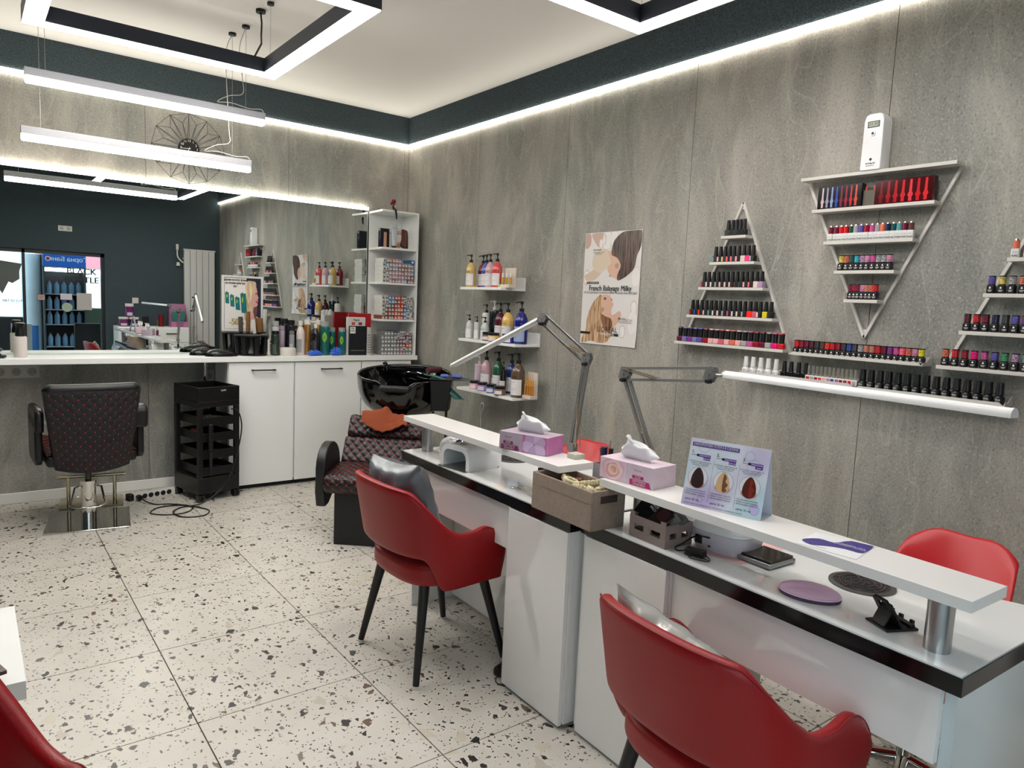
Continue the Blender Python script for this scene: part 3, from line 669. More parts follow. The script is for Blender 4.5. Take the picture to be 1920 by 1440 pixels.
def lump(name, label, cat, c, sx, sy, sz, m, seed=0, n=2):
    rr = random.Random(seed); ph = [rr.uniform(0, 6) for _ in range(6)]
    def f(u, v):
        a = 2*pi*u; b = pi*(v-0.5); k = 1+0.18*sin(3*a+ph[0]+2*b)+0.12*sin(5*a+ph[1]-3*b)+0.1*sin(7*b+ph[2])
        return (c[0]+sx*cos(a)*cos(b)*k, c[1]+sy*sin(a)*cos(b)*k, max(c[2]+sz*sin(b)*k+sz, c[2]+0.0005))
    o = MB().grid(f, 20, 12, closeu=True).obj(name, m, smooth=180, sub=1); tag(o, label, cat); return o
lump('foil_pack', 'crumpled clear plastic pack in the top sliding tray of the trolley', 'pack', trp(0.15, 0.13, 0.537), 0.09, 0.09, 0.022, mat('silver_foil', (190,188,182), 0.25, metal=0.7), 1)
lump('cloth_pouch', 'pink and blue cloth pouch in the second sliding tray of the trolley', 'pouch', trp(0.10, 0.22, 0.427), 0.05, 0.075, 0.026, mat('pink_cloth', (190,96,112), 0.8, vary=0.3, vscale=30), 2)
lump('rag', 'dark bundle in the lowest but one trolley tray', 'cloth', trp(0.14, 0.14, 0.307), 0.07, 0.08, 0.018, mat('dark_rag', (52,50,66), 0.6, vary=0.4, vscale=40), 3)
tag(MB().box(*[v for v in (0,0.12,0,0.09,0,0.03)]).obj('blue_box', mat('navy_box', (36,48,84), 0.5)), 'dark blue box in the lowest trolley tray', 'box'); o_ = bpy.data.objects['blue_box']; o_.location = trp(0.11, 0.08, 0.186); o_.rotation_euler = (0, 0, radians(30))
lump('hair_clips', 'heap of pale hair clips in the top tray of the trolley', 'hair clips', trp(0.14, 0.12, 0.7005), 0.045, 0.03, 0.022, mat('clip_plastic', (170,168,150), 0.4, vary=0.4, vscale=60), 4)
for o_ in children(sc):
    if o_.name.split('.')[0] == 'seat_base': pass
ir = thing('hair_tool', 'black hair straightener hooked on the front of the trolley, cable hanging down', 'hair tool', trp(0.07, -0.03, 0.5), radians(13.6))
MB().box(-0.015, 0.015, -0.012, 0.012, -0.14, 0.05).obj('body', BLK, ir, bevel=0.008); MB().cyl((0,0,-0.30), (0,0,-0.141), 0.009, 0.013, n=12).obj('handle', BLK, ir); 
MB().tube([(0,0,-0.30), (0.01,0,-0.40), (0.0,0.0,-0.47), (0.02,-0.01,-0.492)], 0.003).obj('cable', BLK, ir)
def curve(P, n=6):
    P = [Vector(p) for p in P]; S = []
    for i in range(len(P)-1):
        p0, p1, p2, p3 = P[max(i-1,0)], P[i], P[i+1], P[min(i+2,len(P)-1)]
        for k in range(n):
            t = k/n; S.append(0.5*((2*p1)+(-p0+p2)*t+(2*p0-5*p1+4*p2-p3)*t*t+(-p0+3*p1-3*p2+p3)*t**3))
    return S+[P[-1]]
# power strip and cable on the floor
ps = thing('power_strip', 'white and black six socket power strip on the floor by the trolley', 'power strip', (1.005, 5.405, 0), radians(14))
MB().box(-0.13, 0.16, -0.026, 0.026, 0.0, 0.045).obj('body', mat('light_grey_plastic', (214,212,206), 0.4), ps, bevel=0.004)
MB().box(-0.165, -0.1305, -0.028, 0.028, 0, 0.047).obj('end_cap', BLK, ps, bevel=0.005)
for k in range(6): MB().cyl((-0.10+0.042*k, -0.0261, 0.0225), (-0.10+0.042*k, -0.0275, 0.0225), 0.017, n=20).obj('socket', BLK, ps)
pc = thing('power_cable', 'black cable looped on the floor between power strip and trolley', 'cable', (1.05, 5.1, 0))
C_ = curve([(0.915,5.345,0.024),(0.92,5.30,0.03),(0.94,5.24,0.015),(0.99,5.18,0.004),(1.08,5.14,0.004),(1.18,5.02,0.004),(1.12,4.90,0.004),(1.0,4.90,0.004),(0.92,4.99,0.004),(1.0,5.10,0.004),(1.13,5.05,0.011),(1.25,4.90,0.004),(1.20,4.78,0.004),(1.08,4.80,0.004),(1.04,4.92,0.011),(1.12,5.03,0.004),(1.26,5.03,0.02),(1.40,5.06,0.12),(1.48,5.07,0.30),(1.53,5.10,0.50),(1.51,5.11,0.62),(1.46,5.10,0.645)], 6)
MB((1.05,5.1,0)).tube(C_, 0.0045, n=7).obj('cord', BLK, pc, smooth=60)
MB((1.05,5.1,0)).cyl((0.913,5.352,0.023), (0.920,5.318,0.024), 0.018, n=14).obj('plug', BLK, pc)
# sockets on the back wall
def sockets(name, xs, z, label):
    o = thing(name, label, 'socket', (xs[0], YB, z)); oo = (xs[0], YB, z)
    MB(oo).box(xs[0]-0.041, xs[-1]+0.041, YB-0.009, YB-0.0003, z-0.041, z+0.041).obj('plate', mat('grey_socket_plastic', (172,168,160), 0.4), o, bevel=0.002)
    for x in xs:
        s_ = MB(oo).cyl((x, YB-0.0091, z), (x, YB-0.0105, z), 0.026, 0.024, n=20).obj('socket_well', mat('grey_socket_well', (140,137,130), 0.5), o)
        h = MB(oo)
        for d in (-0.0095, 0.0095): h.cyl((x+d, YB-0.0106, z), (x+d, YB-0.011, z), 0.003, n=10)
        h.obj('contact_holes', BLK, s_)
sockets('wall_socket', [0.17, 0.256, 0.342], 0.875, 'triple grey wall socket under the worktop left of the styling chair')
sockets('wall_socket', [1.445], 0.82, 'single grey wall socket under the worktop beside the cabinets')
wt_ = bpy.data.objects['worktop']; MB().cyl((1.385, 5.50, 0.0), (1.385, 5.50, 0.9525), 0.02, n=18).obj('support_leg', CHROME, wt_, smooth=40)
# ---------------------------------------------------------------- nail desks
def desk(O, L, rz, label, cab, knee, far, board, posts, end_panel, modesty):
    d = thing('nail_desk', label, 'desk', (O[0], O[1], 0), rz)
    TP = [(0, 0), (far+0.06, 0), (far, 0.17), (far, L), (0, L)] if modesty is None else [(0, 0), (far, 0), (far, L), (0, L)]
    m = MB(); m.prism(TP, lambda a, b_: (a, b_, 0.706), lambda a, b_: (a, b_, 0.7455)); m.obj('edge_band', BLKG, d)
    e = 0.0035; TQ = [(x+(e if x == 0 else -e), y+(e if y == 0 else (-e if y == L else 0))) for x, y in TP]
    m = MB(); m.prism(TQ, lambda a, b_: (a, b_, 0.7456), lambda a, b_: (a, b_, 0.75)); m.obj('desk_top', GLOSSW, d)
    m = MB().box(0.016, far-0.04, cab[0], cab[1], 0.02, 0.7055); co = m.obj('side_cabinet', GLOSSP, d)
    MB().box(0.0, 0.0155, cab[0]+0.01, cab[1]-0.022, 0.012, 0.702).obj('door', GLOSSP, co, bevel=0.001)
    m = MB().box(0.02, 0.038, knee[0], knee[1], 0.53, 0.7055).obj('apron', GLOSSP, d)
    MB().box(0.04, far-0.04, end_panel, end_panel+0.025, 0.002, 0.7055).obj('end_panel', mat('pale_green_gloss', (206,212,212), 0.12) if modesty is None else GLOSSP, d)
    if modesty is not None: MB().box(modesty, modesty+0.018, knee[0], knee[1], 0.02, 0.7055).obj('back_panel', GLOSSP, d)
    MB().box(board[0], board[1], board[2], board[3], 0.884, 0.909).obj('riser_shelf', [mat('white_riser', (224,222,218), 0.16)], d, bevel=0.001)
    for a, b_ in posts: MB().cyl((a, b_, 0.7501), (a, b_, 0.8839), 0.027, n=28).obj('post', STEEL, d, smooth=40)
    return d
DK1 = desk((1.583, 1.708), 1.232, -0.03, 'far white glossy nail desk with black edge, red armchair pushed in', (0.0, 0.375), (0.376, 1.16), 0.58, (0.02, 0.18, 0.10, 1.26), ((0.10, 1.165), (0.10, 0.24)), 1.165, 0.26)
DK2 = desk((1.572, 0.517), 1.178, -0.04, 'near white glossy nail desk with black edge, holding the hyaluronic price card', (0.785, 1.178), (0.0455, 0.784), 0.53, (0.0, 0.165, 0.0, 1.10), ((0.085, 0.09), (0.105, 1.01)), 0.02, None)
# client chairs with plastic shells
def shell_chair(label, loc, rz):
    c = thing('shell_chair', label, 'chair', loc, rz)
    def S(u, v):
        y = (u*2-1)
        if v < 0.5:
            t = v/0.5; x = 0.21-0.40*t; z = 0.45-0.02*sin(pi*t)+0.05*y*y*t; w = 0.19+0.03*sin(pi*t)*(1-t)-0.003*t
        else:
            t = (v-0.5)/0.5; x = -0.19-0.06*sin(t*1.4)-0.10*t*t+0.06*y*y*(1-0.3*t); z = 0.45+0.05*y*y*(1-t)+0.325*t**0.95; w = 0.187-0.03*t*t
            z -= 0.05*t**6*abs(y)**3+0.02*t*cos(y*4.5)*0.35
        return (x+0.02, w*y, z)
    MB().grid(S, 20, 26).obj('shell', REDP, c, solid=0.012, sub=1, smooth=180)
    MB().cyl((0,0,0.10), (0,0,0.43), 0.025, n=16).obj('column', CHROME, c, smooth=40)
    b_ = MB()
    for k in range(5):
        a = 2*pi*k/5+0.3; b_.tube([(0,0,0.115), (0.12*cos(a), 0.12*sin(a), 0.11), (0.27*cos(a), 0.27*sin(a), 0.06)], [0.02, 0.017, 0.013], n=8)
    b_.obj('star_base', CHROME, c, smooth=60)
    for k in range(5):
        a = 2*pi*k/5+0.3; MB().cyl((0.27*cos(a)-0.015*sin(a), 0.27*sin(a)+0.015*cos(a), 0.027), (0.27*cos(a)+0.015*sin(a), 0.27*sin(a)-0.015*cos(a), 0.027), 0.027, n=16).obj('castor', BLK, c, smooth=40)
    return c
s1 = shell_chair('red plastic shell chair by the right wall behind the near desk', (2.27, 0.885, 0), radians(180))
dup(s1, (2.25, 2.60, 0), radians(184), 'red plastic shell chair behind the far desk, beside the lamp clamp')
# ---------------------------------------------------------------- nail polish racks on the right wall
ORD = ['first','second','third','fourth','fifth','sixth','seventh','eighth','ninth','tenth','eleventh','twelfth','thirteenth','fourteenth','fifteenth','sixteenth','seventeenth','eighteenth','nineteenth','twentieth','twenty-first','twenty-second','twenty-third','twenty-fourth','twenty-fifth']
RACKW = mat('white_rack', (206,202,194), 0.45)
def rack(label, yc, apex, rows, depth=0.075):
    c = thing('polish_rack', label, 'shelf rack', (XR, yc, apex)); o = (XR, yc, apex)
    zl, hl = rows[-1] if abs(rows[-1][0]-apex) > abs(rows[0][0]-apex) else rows[0]
    for s in (-1, 1):
        e = Vector((XR-0.008, yc+s*hl*0.985, zl-0.012)); a = Vector((XR-0.008, yc, apex)); d = (e-a).normalized(); n = Vector((0, -d.z, d.y))*0.006
        m = MB(o); m.prism([(0, -1), (0, 1), (1, 1), (1, -1)], lambda t, k: tuple(a.lerp(e, t)+n*k+Vector((-0.006, 0, 0))), lambda t, k: tuple(a.lerp(e, t)+n*k+Vector((0.0075, 0, 0)))); m.obj('frame_rod', RACKW, c)
    MB(o).box(XR-0.006, XR-0.0005, yc-0.01, yc+0.01, apex-0.035 if apex > zl else apex+0.015, apex-0.015 if apex > zl else apex+0.035).obj('hanger', RACKW, c)
    for z, h in rows: MB(o).box(XR-depth, XR-0.0155, yc-h, yc+h, z-0.014, z).obj('shelf', RACKW, c, bevel=0.0008)
    return c
T1 = [(1.840, 0.072), (1.712, 0.131), (1.586, 0.190), (1.442, 0.254), (1.300, 0.322)]
T2 = [(2.076, 0.322), (1.932, 0.256), (1.790, 0.189), (1.663, 0.128), (1.540, 0.072)]
T3 = [(1.840, 0.072), (1.703, 0.135), (1.573, 0.200), (1.430, 0.268), (1.292, 0.335)]
rack('left white triangular polish rack pointing up, five shelves of black capped bottles', 2.206, 2.007, T1)
rack('middle white triangular rack pointing down, air freshener on top', 1.543, 1.379, T2)
rack('right white triangular polish rack pointing up, cut off by the photo edge', 0.882, 2.007, T3)
# low ledges
def ledge(label, y0, y1, z):
    o = (XR-0.04, (y0+y1)/2, z); c = thing('polish_ledge', label, 'shelf', o)
    MB(o).box(XR-0.088, XR-0.0005, y0, y1, z-0.003, z).obj('tray', RACKW, c)
    MB(o).box(XR-0.003, XR-0.0005, y0, y1, z+0.0001, z+0.03).obj('back_lip', RACKW, c)
    MB(o).prism([(y0+0.018, z-0.003), (y1-0.018, z-0.003), (y1-0.004, z), (y1-0.018, z+0.011), (y0+0.018, z+0.011), (y0+0.004, z)], lambda a, b: (XR-0.0905, a, b), lambda a, b: (XR-0.0882, a, b)).obj('front_lip', RACKW, c)
    for s, y in ((1, y0), (-1, y1)): MB(o).prism([(XR-0.088, z), (XR-0.0035, z), (XR-0.0035, z+0.034), (XR-0.02, z+0.034), (XR-0.05, z+0.012), (XR-0.088, z+0.009)], lambda a, b: (a, y, b+0.0001), lambda a, b: (a, y+s*0.0025, b+0.0001)).obj('end_lip', RACKW, c)
ledge('white ledge of coloured polish bottles below the middle triangular rack', 1.262, 1.845, 1.285)
ledge('left half of the lowest white ledge, holding white, black and clear capped bottles', 1.532, 2.105, 1.170)
ledge('right half of the lowest white ledge, holding large black bottles', 0.965, 1.524, 1.164)
_P = {}
def polish(kind, loc, colr, label, group, rz=0.0, capc=None):
    """kinds: tall black cap / flared cap / pure (chrome top, white body) / cyl (coloured cap, black body) / white / clear / big"""
    key = (kind, colr, capc)
    if key in _P:
        return dup(_P[key], loc, rz, label, group)
    o = thing('polish_bottle', label, 'nail polish', loc, rz, group)
    C = cm(colr, 0.25) if colr else BLK
    if kind == 'tall':      # rounded square black body with coloured label towards -x, tall tapering black cap
        b = MB().box(-0.0125, 0.0125, -0.0135, 0.0135, 0, 0.030).obj('bottle', BLK, o, bevel=0.003)
        m = MB().box(-0.0134, -0.0126, 0.003, 0.0125, 0.003, 0.026)
        m.obj('label', C, b)
        MB().cyl((0,0,0.0301), (0,0,0.078), 0.0112, 0.0085, n=14).obj('cap', BLK, o, smooth=40)
    elif kind == 'full':
        b = MB().box(-0.0125, 0.0125, -0.0135, 0.0135, 0, 0.030).obj('bottle', C, o, bevel=0.003)
        MB().cyl((0,0,0.0301), (0,0,0.078), 0.0112, 0.0085, n=14).obj('cap', BLK, o, smooth=40)
    elif kind == 'flare':
        MB().box(-0.0135, 0.0135, -0.0155, 0.0155, 0, 0.027).obj('bottle', C, o, bevel=0.005)
        b = MB().cyl((0,0,0.0271), (0,0,0.070), 0.0115, 0.0135, n=16).obj('cap', BLK, o, smooth=40)
        MB().cyl((0,0,0.0701), (0,0,0.0755), 0.0135, 0.0118, n=16).obj('cap_disc', C, b, smooth=40)
    elif kind == 'pure':
        b = MB().box(-0.0125, 0.0125, -0.013, 0.013, 0, 0.0335).obj('bottle', mat('white_bottle', (214,214,210), 0.35), o, bevel=0.004)
        m = MB(); add_text(m, 'PURE', 0.0082, frame((-0.0127, 0, 0.007), (0,-1,0), (0,0,1)), bold=0.0002); add_text(m, 'VICTORIA', 0.0036, frame((-0.0127, 0, 0.019), (0,-1,0), (0,0,1)))
        m.obj('lettering', INK, b, fix=False)
        k = MB().cyl((0,0,0.0336), (0,0,0.062), 0.0108, n=16).obj('cap', C, o, smooth=40)
        MB().cyl((0,0,0.0621), (0,0,0.068), 0.0085, 0.0075, n=14).obj('chrome_top', CHROME, k, smooth=40)
    elif kind == 'cyl':
        b = MB().box(-0.0125, 0.0125, -0.0128, 0.0128, 0, 0.031).obj('bottle', BLK, o, bevel=0.004)
        m = MB(); m.poly([(-0.0127, 0.004, 0.020), (-0.0127, 0.0, 0.026), (-0.0127, -0.004, 0.020), (-0.0127, 0, 0.017)]); m.box(-0.0128, -0.0126, -0.007, 0.007, 0.0112, 0.013); m.box(-0.0128, -0.0126, -0.005, 0.005, 0.0075, 0.0088); m.obj('emblem', LABEL, b, fix=False)
        k = MB().cyl((0,0,0.0345), (0,0,0.0615), 0.0118, n=16).obj('cap', C, o, smooth=40)
        MB().cyl((0,0,0.0311), (0,0,0.0344), 0.0118, n=16).obj('neck_ring', BLK, k, smooth=40); MB().cyl((0,0,0.0616), (0,0,0.0655), 0.0122, n=16).obj('cap_ring', BLK, k, smooth=40)
        pt = MB()      # dark printed pattern on the wrapped cap
        rr = random.Random(int(colr[0]*3+colr[1]*7+colr[2]))
        for q in range(26):
            a = pi+rr.uniform(-1.3, 1.3); z = rr.uniform(0.037, 0.059); w = rr.uniform(0.06, 0.16); h = rr.uniform(0.0006, 0.0014)
            pt.poly([(0.01195*cos(a+s*w), 0.01195*sin(a+s*w), z+e*h) for s, e in ((-1,-1),(1,-1),(1,1),(-1,1))])
        pt.obj('print', mat('pattern_ink', (50,40,46), 0.5), k, fix=False)
    elif kind == 'white':
        WB = mat('white_gloss_bottle', (222,222,220), 0.25)
        MB().lathe([(0.0155,0), (0.0175,0.003), (0.0175,0.024), (0.010,0.034), (0.009,0.0345)], n=20).obj('bottle', WB, o, smooth=50)
        MB().cyl((0,0,0.0346), (0,0,0.083), 0.0125, 0.0098, n=16).obj('cap', WB, o, smooth=40)
        m = MB(); add_text(m, 'GEL', 0.008, frame((-0.0178, 0.0, 0.018), (0,-1,0), (0,0,1))); m.obj('lettering', INK, o, fix=False)
    elif kind == 'clear':
        b = MB().box(-0.0105, 0.0105, -0.0125, 0.0125, 0, 0.026).obj('bottle', mat('white_bottle', (214,214,210), 0.35), o, bevel=0.002)
        MB().box(-0.0113, -0.0106, -0.0075, 0.0075, 0.003, 0.020).obj('label', C, b)
        MB().cyl((0,0,0.0261), (0,0,0.070), 0.0068, n=12).obj('cap', mat('clear_cap', (200,198,186), 0.12, trans=0.75, ior=1.35), o, smooth=40)
    elif kind == 'big':
        b = MB().lathe([(0.016,0), (0.0185,0.003), (0.0185,0.026), (0.0105,0.036), (0.0095,0.0365)], n=20).obj('bottle', BLK, o, smooth=50)
        MB().cyl((0,0,0.0366), (0,0,0.082), 0.0145, 0.0115, n=18).obj('cap', BLK, o, smooth=40)
        m = MB(); add_text(m, 'black', 0.0075, frame((-0.0187, 0.0, 0.019), (0,-1,0), (0,0,1)), bold=0.0002); add_text(m, 'BOTTLE', 0.004, frame((-0.0187, 0.0, 0.012), (0,-1,0), (0,0,1))); m.obj('lettering', LABEL, b, fix=False)
    _P[key] = o
    return o
CN = {(200,30,38):'red',(150,20,40):'crimson',(110,20,50):'burgundy',(224,60,40):'orange red',(232,20,120):'hot pink',(226,170,170):'pale pink',(220,200,190):'nude',(240,100,120):'pink',(120,50,130):'purple',(120,110,170):'lavender',(40,70,150):'blue',(160,160,160):'silver',(214,110,80):'coral',(210,190,90):'yellow',(90,150,150):'teal',(30,80,80):'dark teal',(30,40,70):'navy',(30,70,55):'dark green',(90,60,50):'brown',(200,130,160):'rose',(190,80,140):'magenta',(40,34,36):'black',(210,90,110):'raspberry pink',(60,140,90):'green',(170,140,170):'mauve',(215,200,40):'lemon yellow',(190,120,100):'terracotta',(90,30,40):'dark red',(60,60,66):'charcoal',(255,40,30):'bright red',(60,160,170):'turquoise',(90,80,160):'violet',(205,180,60):'gold'}
K = {v: k for k, v in CN.items()}
def fill(kind, names, yc, h, z, shelf, group, y0=None, y1=None, x=None, jitter=0.002, cap='black cap'):
    ya, yb = (yc+h, yc-h) if y0 is None else (y0, y1)
    n = len(names); rr = random.Random(len(names)*31+int(z*1000))
    m_ = 0.018
    for i, nm in enumerate(names):
        y = ya-m_+(yb-ya+2*m_)*i/max(1, n-1)
        kd = kind
        if kind == 'tall' and nm.startswith('*'): kd = 'full'; nm = nm[1:]
        c = K.get(nm)
        d = {'tall': 'black capped polish with %s label strip' % nm, 'full': 'black capped polish with solid %s bottle' % nm, 'flare': '%s polish with flared black cap' % nm, 'pure': '%s topped polish with white bottle' % nm, 'cyl': '%s patterned cap polish, black bottle' % nm, 'white': 'white polish bottle', 'clear': 'clear capped polish, %s label' % nm, 'big': 'large black polish bottle', 'plain': 'all black polish bottle'}[kd]
        if kd == 'plain': kd2, c = 'full', (18,18,19)
        else: kd2 = kd
        polish(kd2, ((XR-0.053 if x is None else x)+rr.uniform(-jitter, jitter), y, z+0.0002), c if kd2 not in ('white', 'big') else None, '%s, %s from left, %s' % (d, ORD[i], shelf), group, rr.uniform(-0.12, 0.12))
G1 = 'polish bottles on the left rack'; G2 = 'polish bottles on the middle rack'; G3 = 'polish bottles on the right rack'; G4 = 'polish bottles on the low ledges'
L_ = 'left rack %s shelf'
fill('plain', ['black']*5, 2.206, 0.066, T1[0][0], L_ % 'top', G1, jitter=0.006)
fill('tall', ['teal','pale pink','yellow','pink','pink','pale pink','*nude','*hot pink','silver'], 2.206, 0.128, T1[1][0], L_ % 'second', G1)
fill('tall', ['red','nude','nude','silver','pale pink','nude','pale pink','brown','charcoal','pale pink','pink','*nude','*mauve'], 2.206, 0.187, T1[2][0], L_ % 'third', G1)
fill('tall', ['red','blue','orange red','pale pink','teal','nude','nude','silver','magenta','nude','nude','silver','*bright red','*raspberry pink','nude','*lemon yellow','charcoal'], 2.206, 0.250, T1[3][0], L_ % 'fourth', G1)
fill('flare', ['dark red','lavender','purple','lavender','violet','crimson','pale pink','pale pink','raspberry pink','pale pink','coral','pale pink','silver','magenta','crimson','burgundy','silver','hot pink','red'], 2.206, 0.318, T1[4][0], L_ % 'bottom', G1, jitter=0.001)
fill('pure', ['burgundy','burgundy','red','red','dark green','silver','violet','crimson','magenta','silver','coral','navy','dark teal','teal','burgundy','brown'], 1.543, 0.186, T2[2][0], 'middle rack third shelf', G2, jitter=0.004)
fill('cyl', ['yellow','coral','dark teal','turquoise','mauve','rose','magenta','silver','silver','rose'], 1.548, 0.120, T2[3][0], 'middle rack fourth shelf', G2)
fill('cyl', ['burgundy','crimson','burgundy','rose','terracotta','coral','red'], 1.545, 0.070, T2[4][0], 'middle rack bottom shelf', G2, jitter=0.001)
fill('pure', ['coral','nude','pale pink'], 0, 0, T3[1][0], 'right rack second shelf', G3, y0=1.018, y1=0.90)
fill('cyl', ['violet','yellow','silver','coral','lavender','pink'], 0, 0, T3[2][0], 'right rack third shelf', G3, y0=1.082, y1=0.88)
fill('cyl', ['dark red','red','burgundy','navy','charcoal','violet','purple','magenta','terracotta'], 0, 0, T3[3][0], 'right rack fourth shelf', G3, y0=1.150, y1=0.86)
fill('cyl', ['coral','red','crimson','hot pink','magenta','violet','green','mauve','teal','turquoise','turquoise'], 0, 0, T3[4][0], 'right rack bottom shelf', G3, y0=1.212, y1=0.84)
fill('cyl', ['red','crimson','burgundy','dark red','charcoal','brown','orange red','red','crimson','charcoal','blue','charcoal','silver','terracotta','terracotta','red','burgundy','purple','magenta','pink','coral','rose','lemon yellow'], 0, 0, 1.2852, 'upper low ledge', G4, y0=1.842, y1=1.262, x=XR-0.058, jitter=0.0006)
fill('white', ['white']*5, 0, 0, 1.1702, 'lowest ledge', G4, y0=2.100, y1=1.898, x=XR-0.064, jitter=0.001)
fill('plain', ['black']*4, 0, 0, 1.1702, 'lowest ledge black bottles', G4, y0=1.895, y1=1.750, x=XR-0.06)
fill('clear', ['red','silver','crimson','orange red','pale pink','rose','blue','magenta','burgundy','crimson','red','silver'], 0, 0, 1.1702, 'lowest ledge', G4, y0=1.765, y1=1.515, x=XR-0.068, jitter=0.0005)
fill('big', ['black']*15, 0, 0, 1.1642, 'lowest ledge right half', G4, y0=1.523, y1=0.975, x=XR-0.062, jitter=0.001)
# gift boxes on the middle rack
def giftbox(label, y0, y1, cols, base):
    z = T2[1][0]; o = (XR-0.045, (y0+y1)/2, z); c = thing('gift_box', label, 'box', o)
    MB(o).box(XR-0.068, XR-0.03, y1, y0, z+0.0002, z+0.098).obj('carton', cm(base, 0.12), c, bevel=0.001)
    n = len(cols)
    for i, q in enumerate(cols):
        yy = y0-0.012-(y0-y1-0.024)*(i+0.5)/n; w = (y0-y1)/n*0.2
        m = MB(o); m.poly([(XR-0.0683, yy+w, z+0.006), (XR-0.0683, yy-w, z+0.006), (XR-0.0683, yy-w*0.7, z+0.092), (XR-0.0683, yy+w*0.6, z+0.092)])
        m.poly([(XR-0.0684, yy+w*1.7, z+0.030), (XR-0.0684, yy, z+0.012), (XR-0.0684, yy-w*1.7, z+0.032), (XR-0.0684, yy, z+0.055)])
        m.obj('stripe', cm(q, 0.15), c, fix=False)
giftbox('glossy black gift box with white, blue and red stripes on the middle rack', 1.780, 1.585, [(206,180,180),(150,150,170),(140,150,190),(50,80,170),(130,40,60),(150,40,60),(190,40,50),(200,80,60)], (30,26,30))
giftbox('glossy dark red gift box with red stripes on the middle rack', 1.528, 1.300, [(110,16,20),(150,20,26),(170,24,30),(196,40,46),(220,60,70),(200,30,34),(214,44,50)], (66,10,14))
c = thing('card', 'small olive brown card with two red horns between the gift boxes', 'card', (XR-0.05, 1.556, T2[1][0]))
MB().box(-0.006, 0.006, -0.024, 0.026, 0.0002, 0.066).obj('board', cm((92,86,70), 0.4), c)
for s in (-1, 1): MB().prism([(s*0.022, 0.066), (s*0.012, 0.066), (s*0.016, 0.078), (s*0.010, 0.086), (s*0.020, 0.082)], lambda a, b: (-0.001, a, b+0.0001), lambda a, b: (0.001, a, b+0.0001)).obj('horn', cm((200,60,50), 0.4), c)
# air freshener
z = T2[0][0]; af = thing('air_freshener', 'white automatic air freshener dispenser with LCD on the middle rack', 'dispenser', (XR-0.045, 1.553, z))
MB().prism([(-0.043, 0.004), (-0.039, 0.0), (0.039, 0.0), (0.043, 0.004), (0.040, 0.20), (0.034, 0.222), (0.020, 0.228), (-0.020, 0.228), (-0.034, 0.222), (-0.040, 0.20)], lambda a, b: (-0.036, a, b+0.0003), lambda a, b: (0.040, a, b+0.0003)).obj('casing', mat('white_abs', (226,226,226), 0.18), af, bevel=0.007, seg=3)
q = MB(); q.box(-0.0375, -0.0362, -0.025, 0.025, 0.172, 0.198); q.obj('lcd_bezel', mat('dark_bezel', (50,54,50), 0.3), af, bevel=0.001)
MB().box(-0.0382, -0.0376, -0.020, 0.020, 0.176, 0.194).obj('lcd', mat('lcd_green', (150,160,130), 0.2), af)
q = MB(); add_text(q, '03:30', 0.017, frame((-0.0385, 0, 0.185), (0,-1,0), (0,0,1))); q.obj('digits', INK, af, fix=False)
MB().cyl((-0.0362, 0.0, 0.148), (-0.039, 0.0, 0.148), 0.012, 0.010, n=20).obj('nozzle_ring', mat('white_abs'), af, smooth=40); MB().cyl((-0.0391, 0.0, 0.148), (-0.0396, 0.0, 0.148), 0.0055, n=14).obj('nozzle', BLK, af)
q = MB(); add_text(q, 'spring air', 0.011, frame((-0.0366, 0, 0.028), (0,-1,0), (0,0,1)), bold=0.0002); add_text(q, 'professional', 0.007, frame((-0.0366, 0, 0.018), (0,-1,0), (0,0,1))); q.poly([(-0.0366, 0.007, 0.044), (-0.0366, 0, 0.036), (-0.0366, -0.007, 0.044), (-0.0366, 0, 0.050)]); q.obj('lettering', INK, af, fix=False)
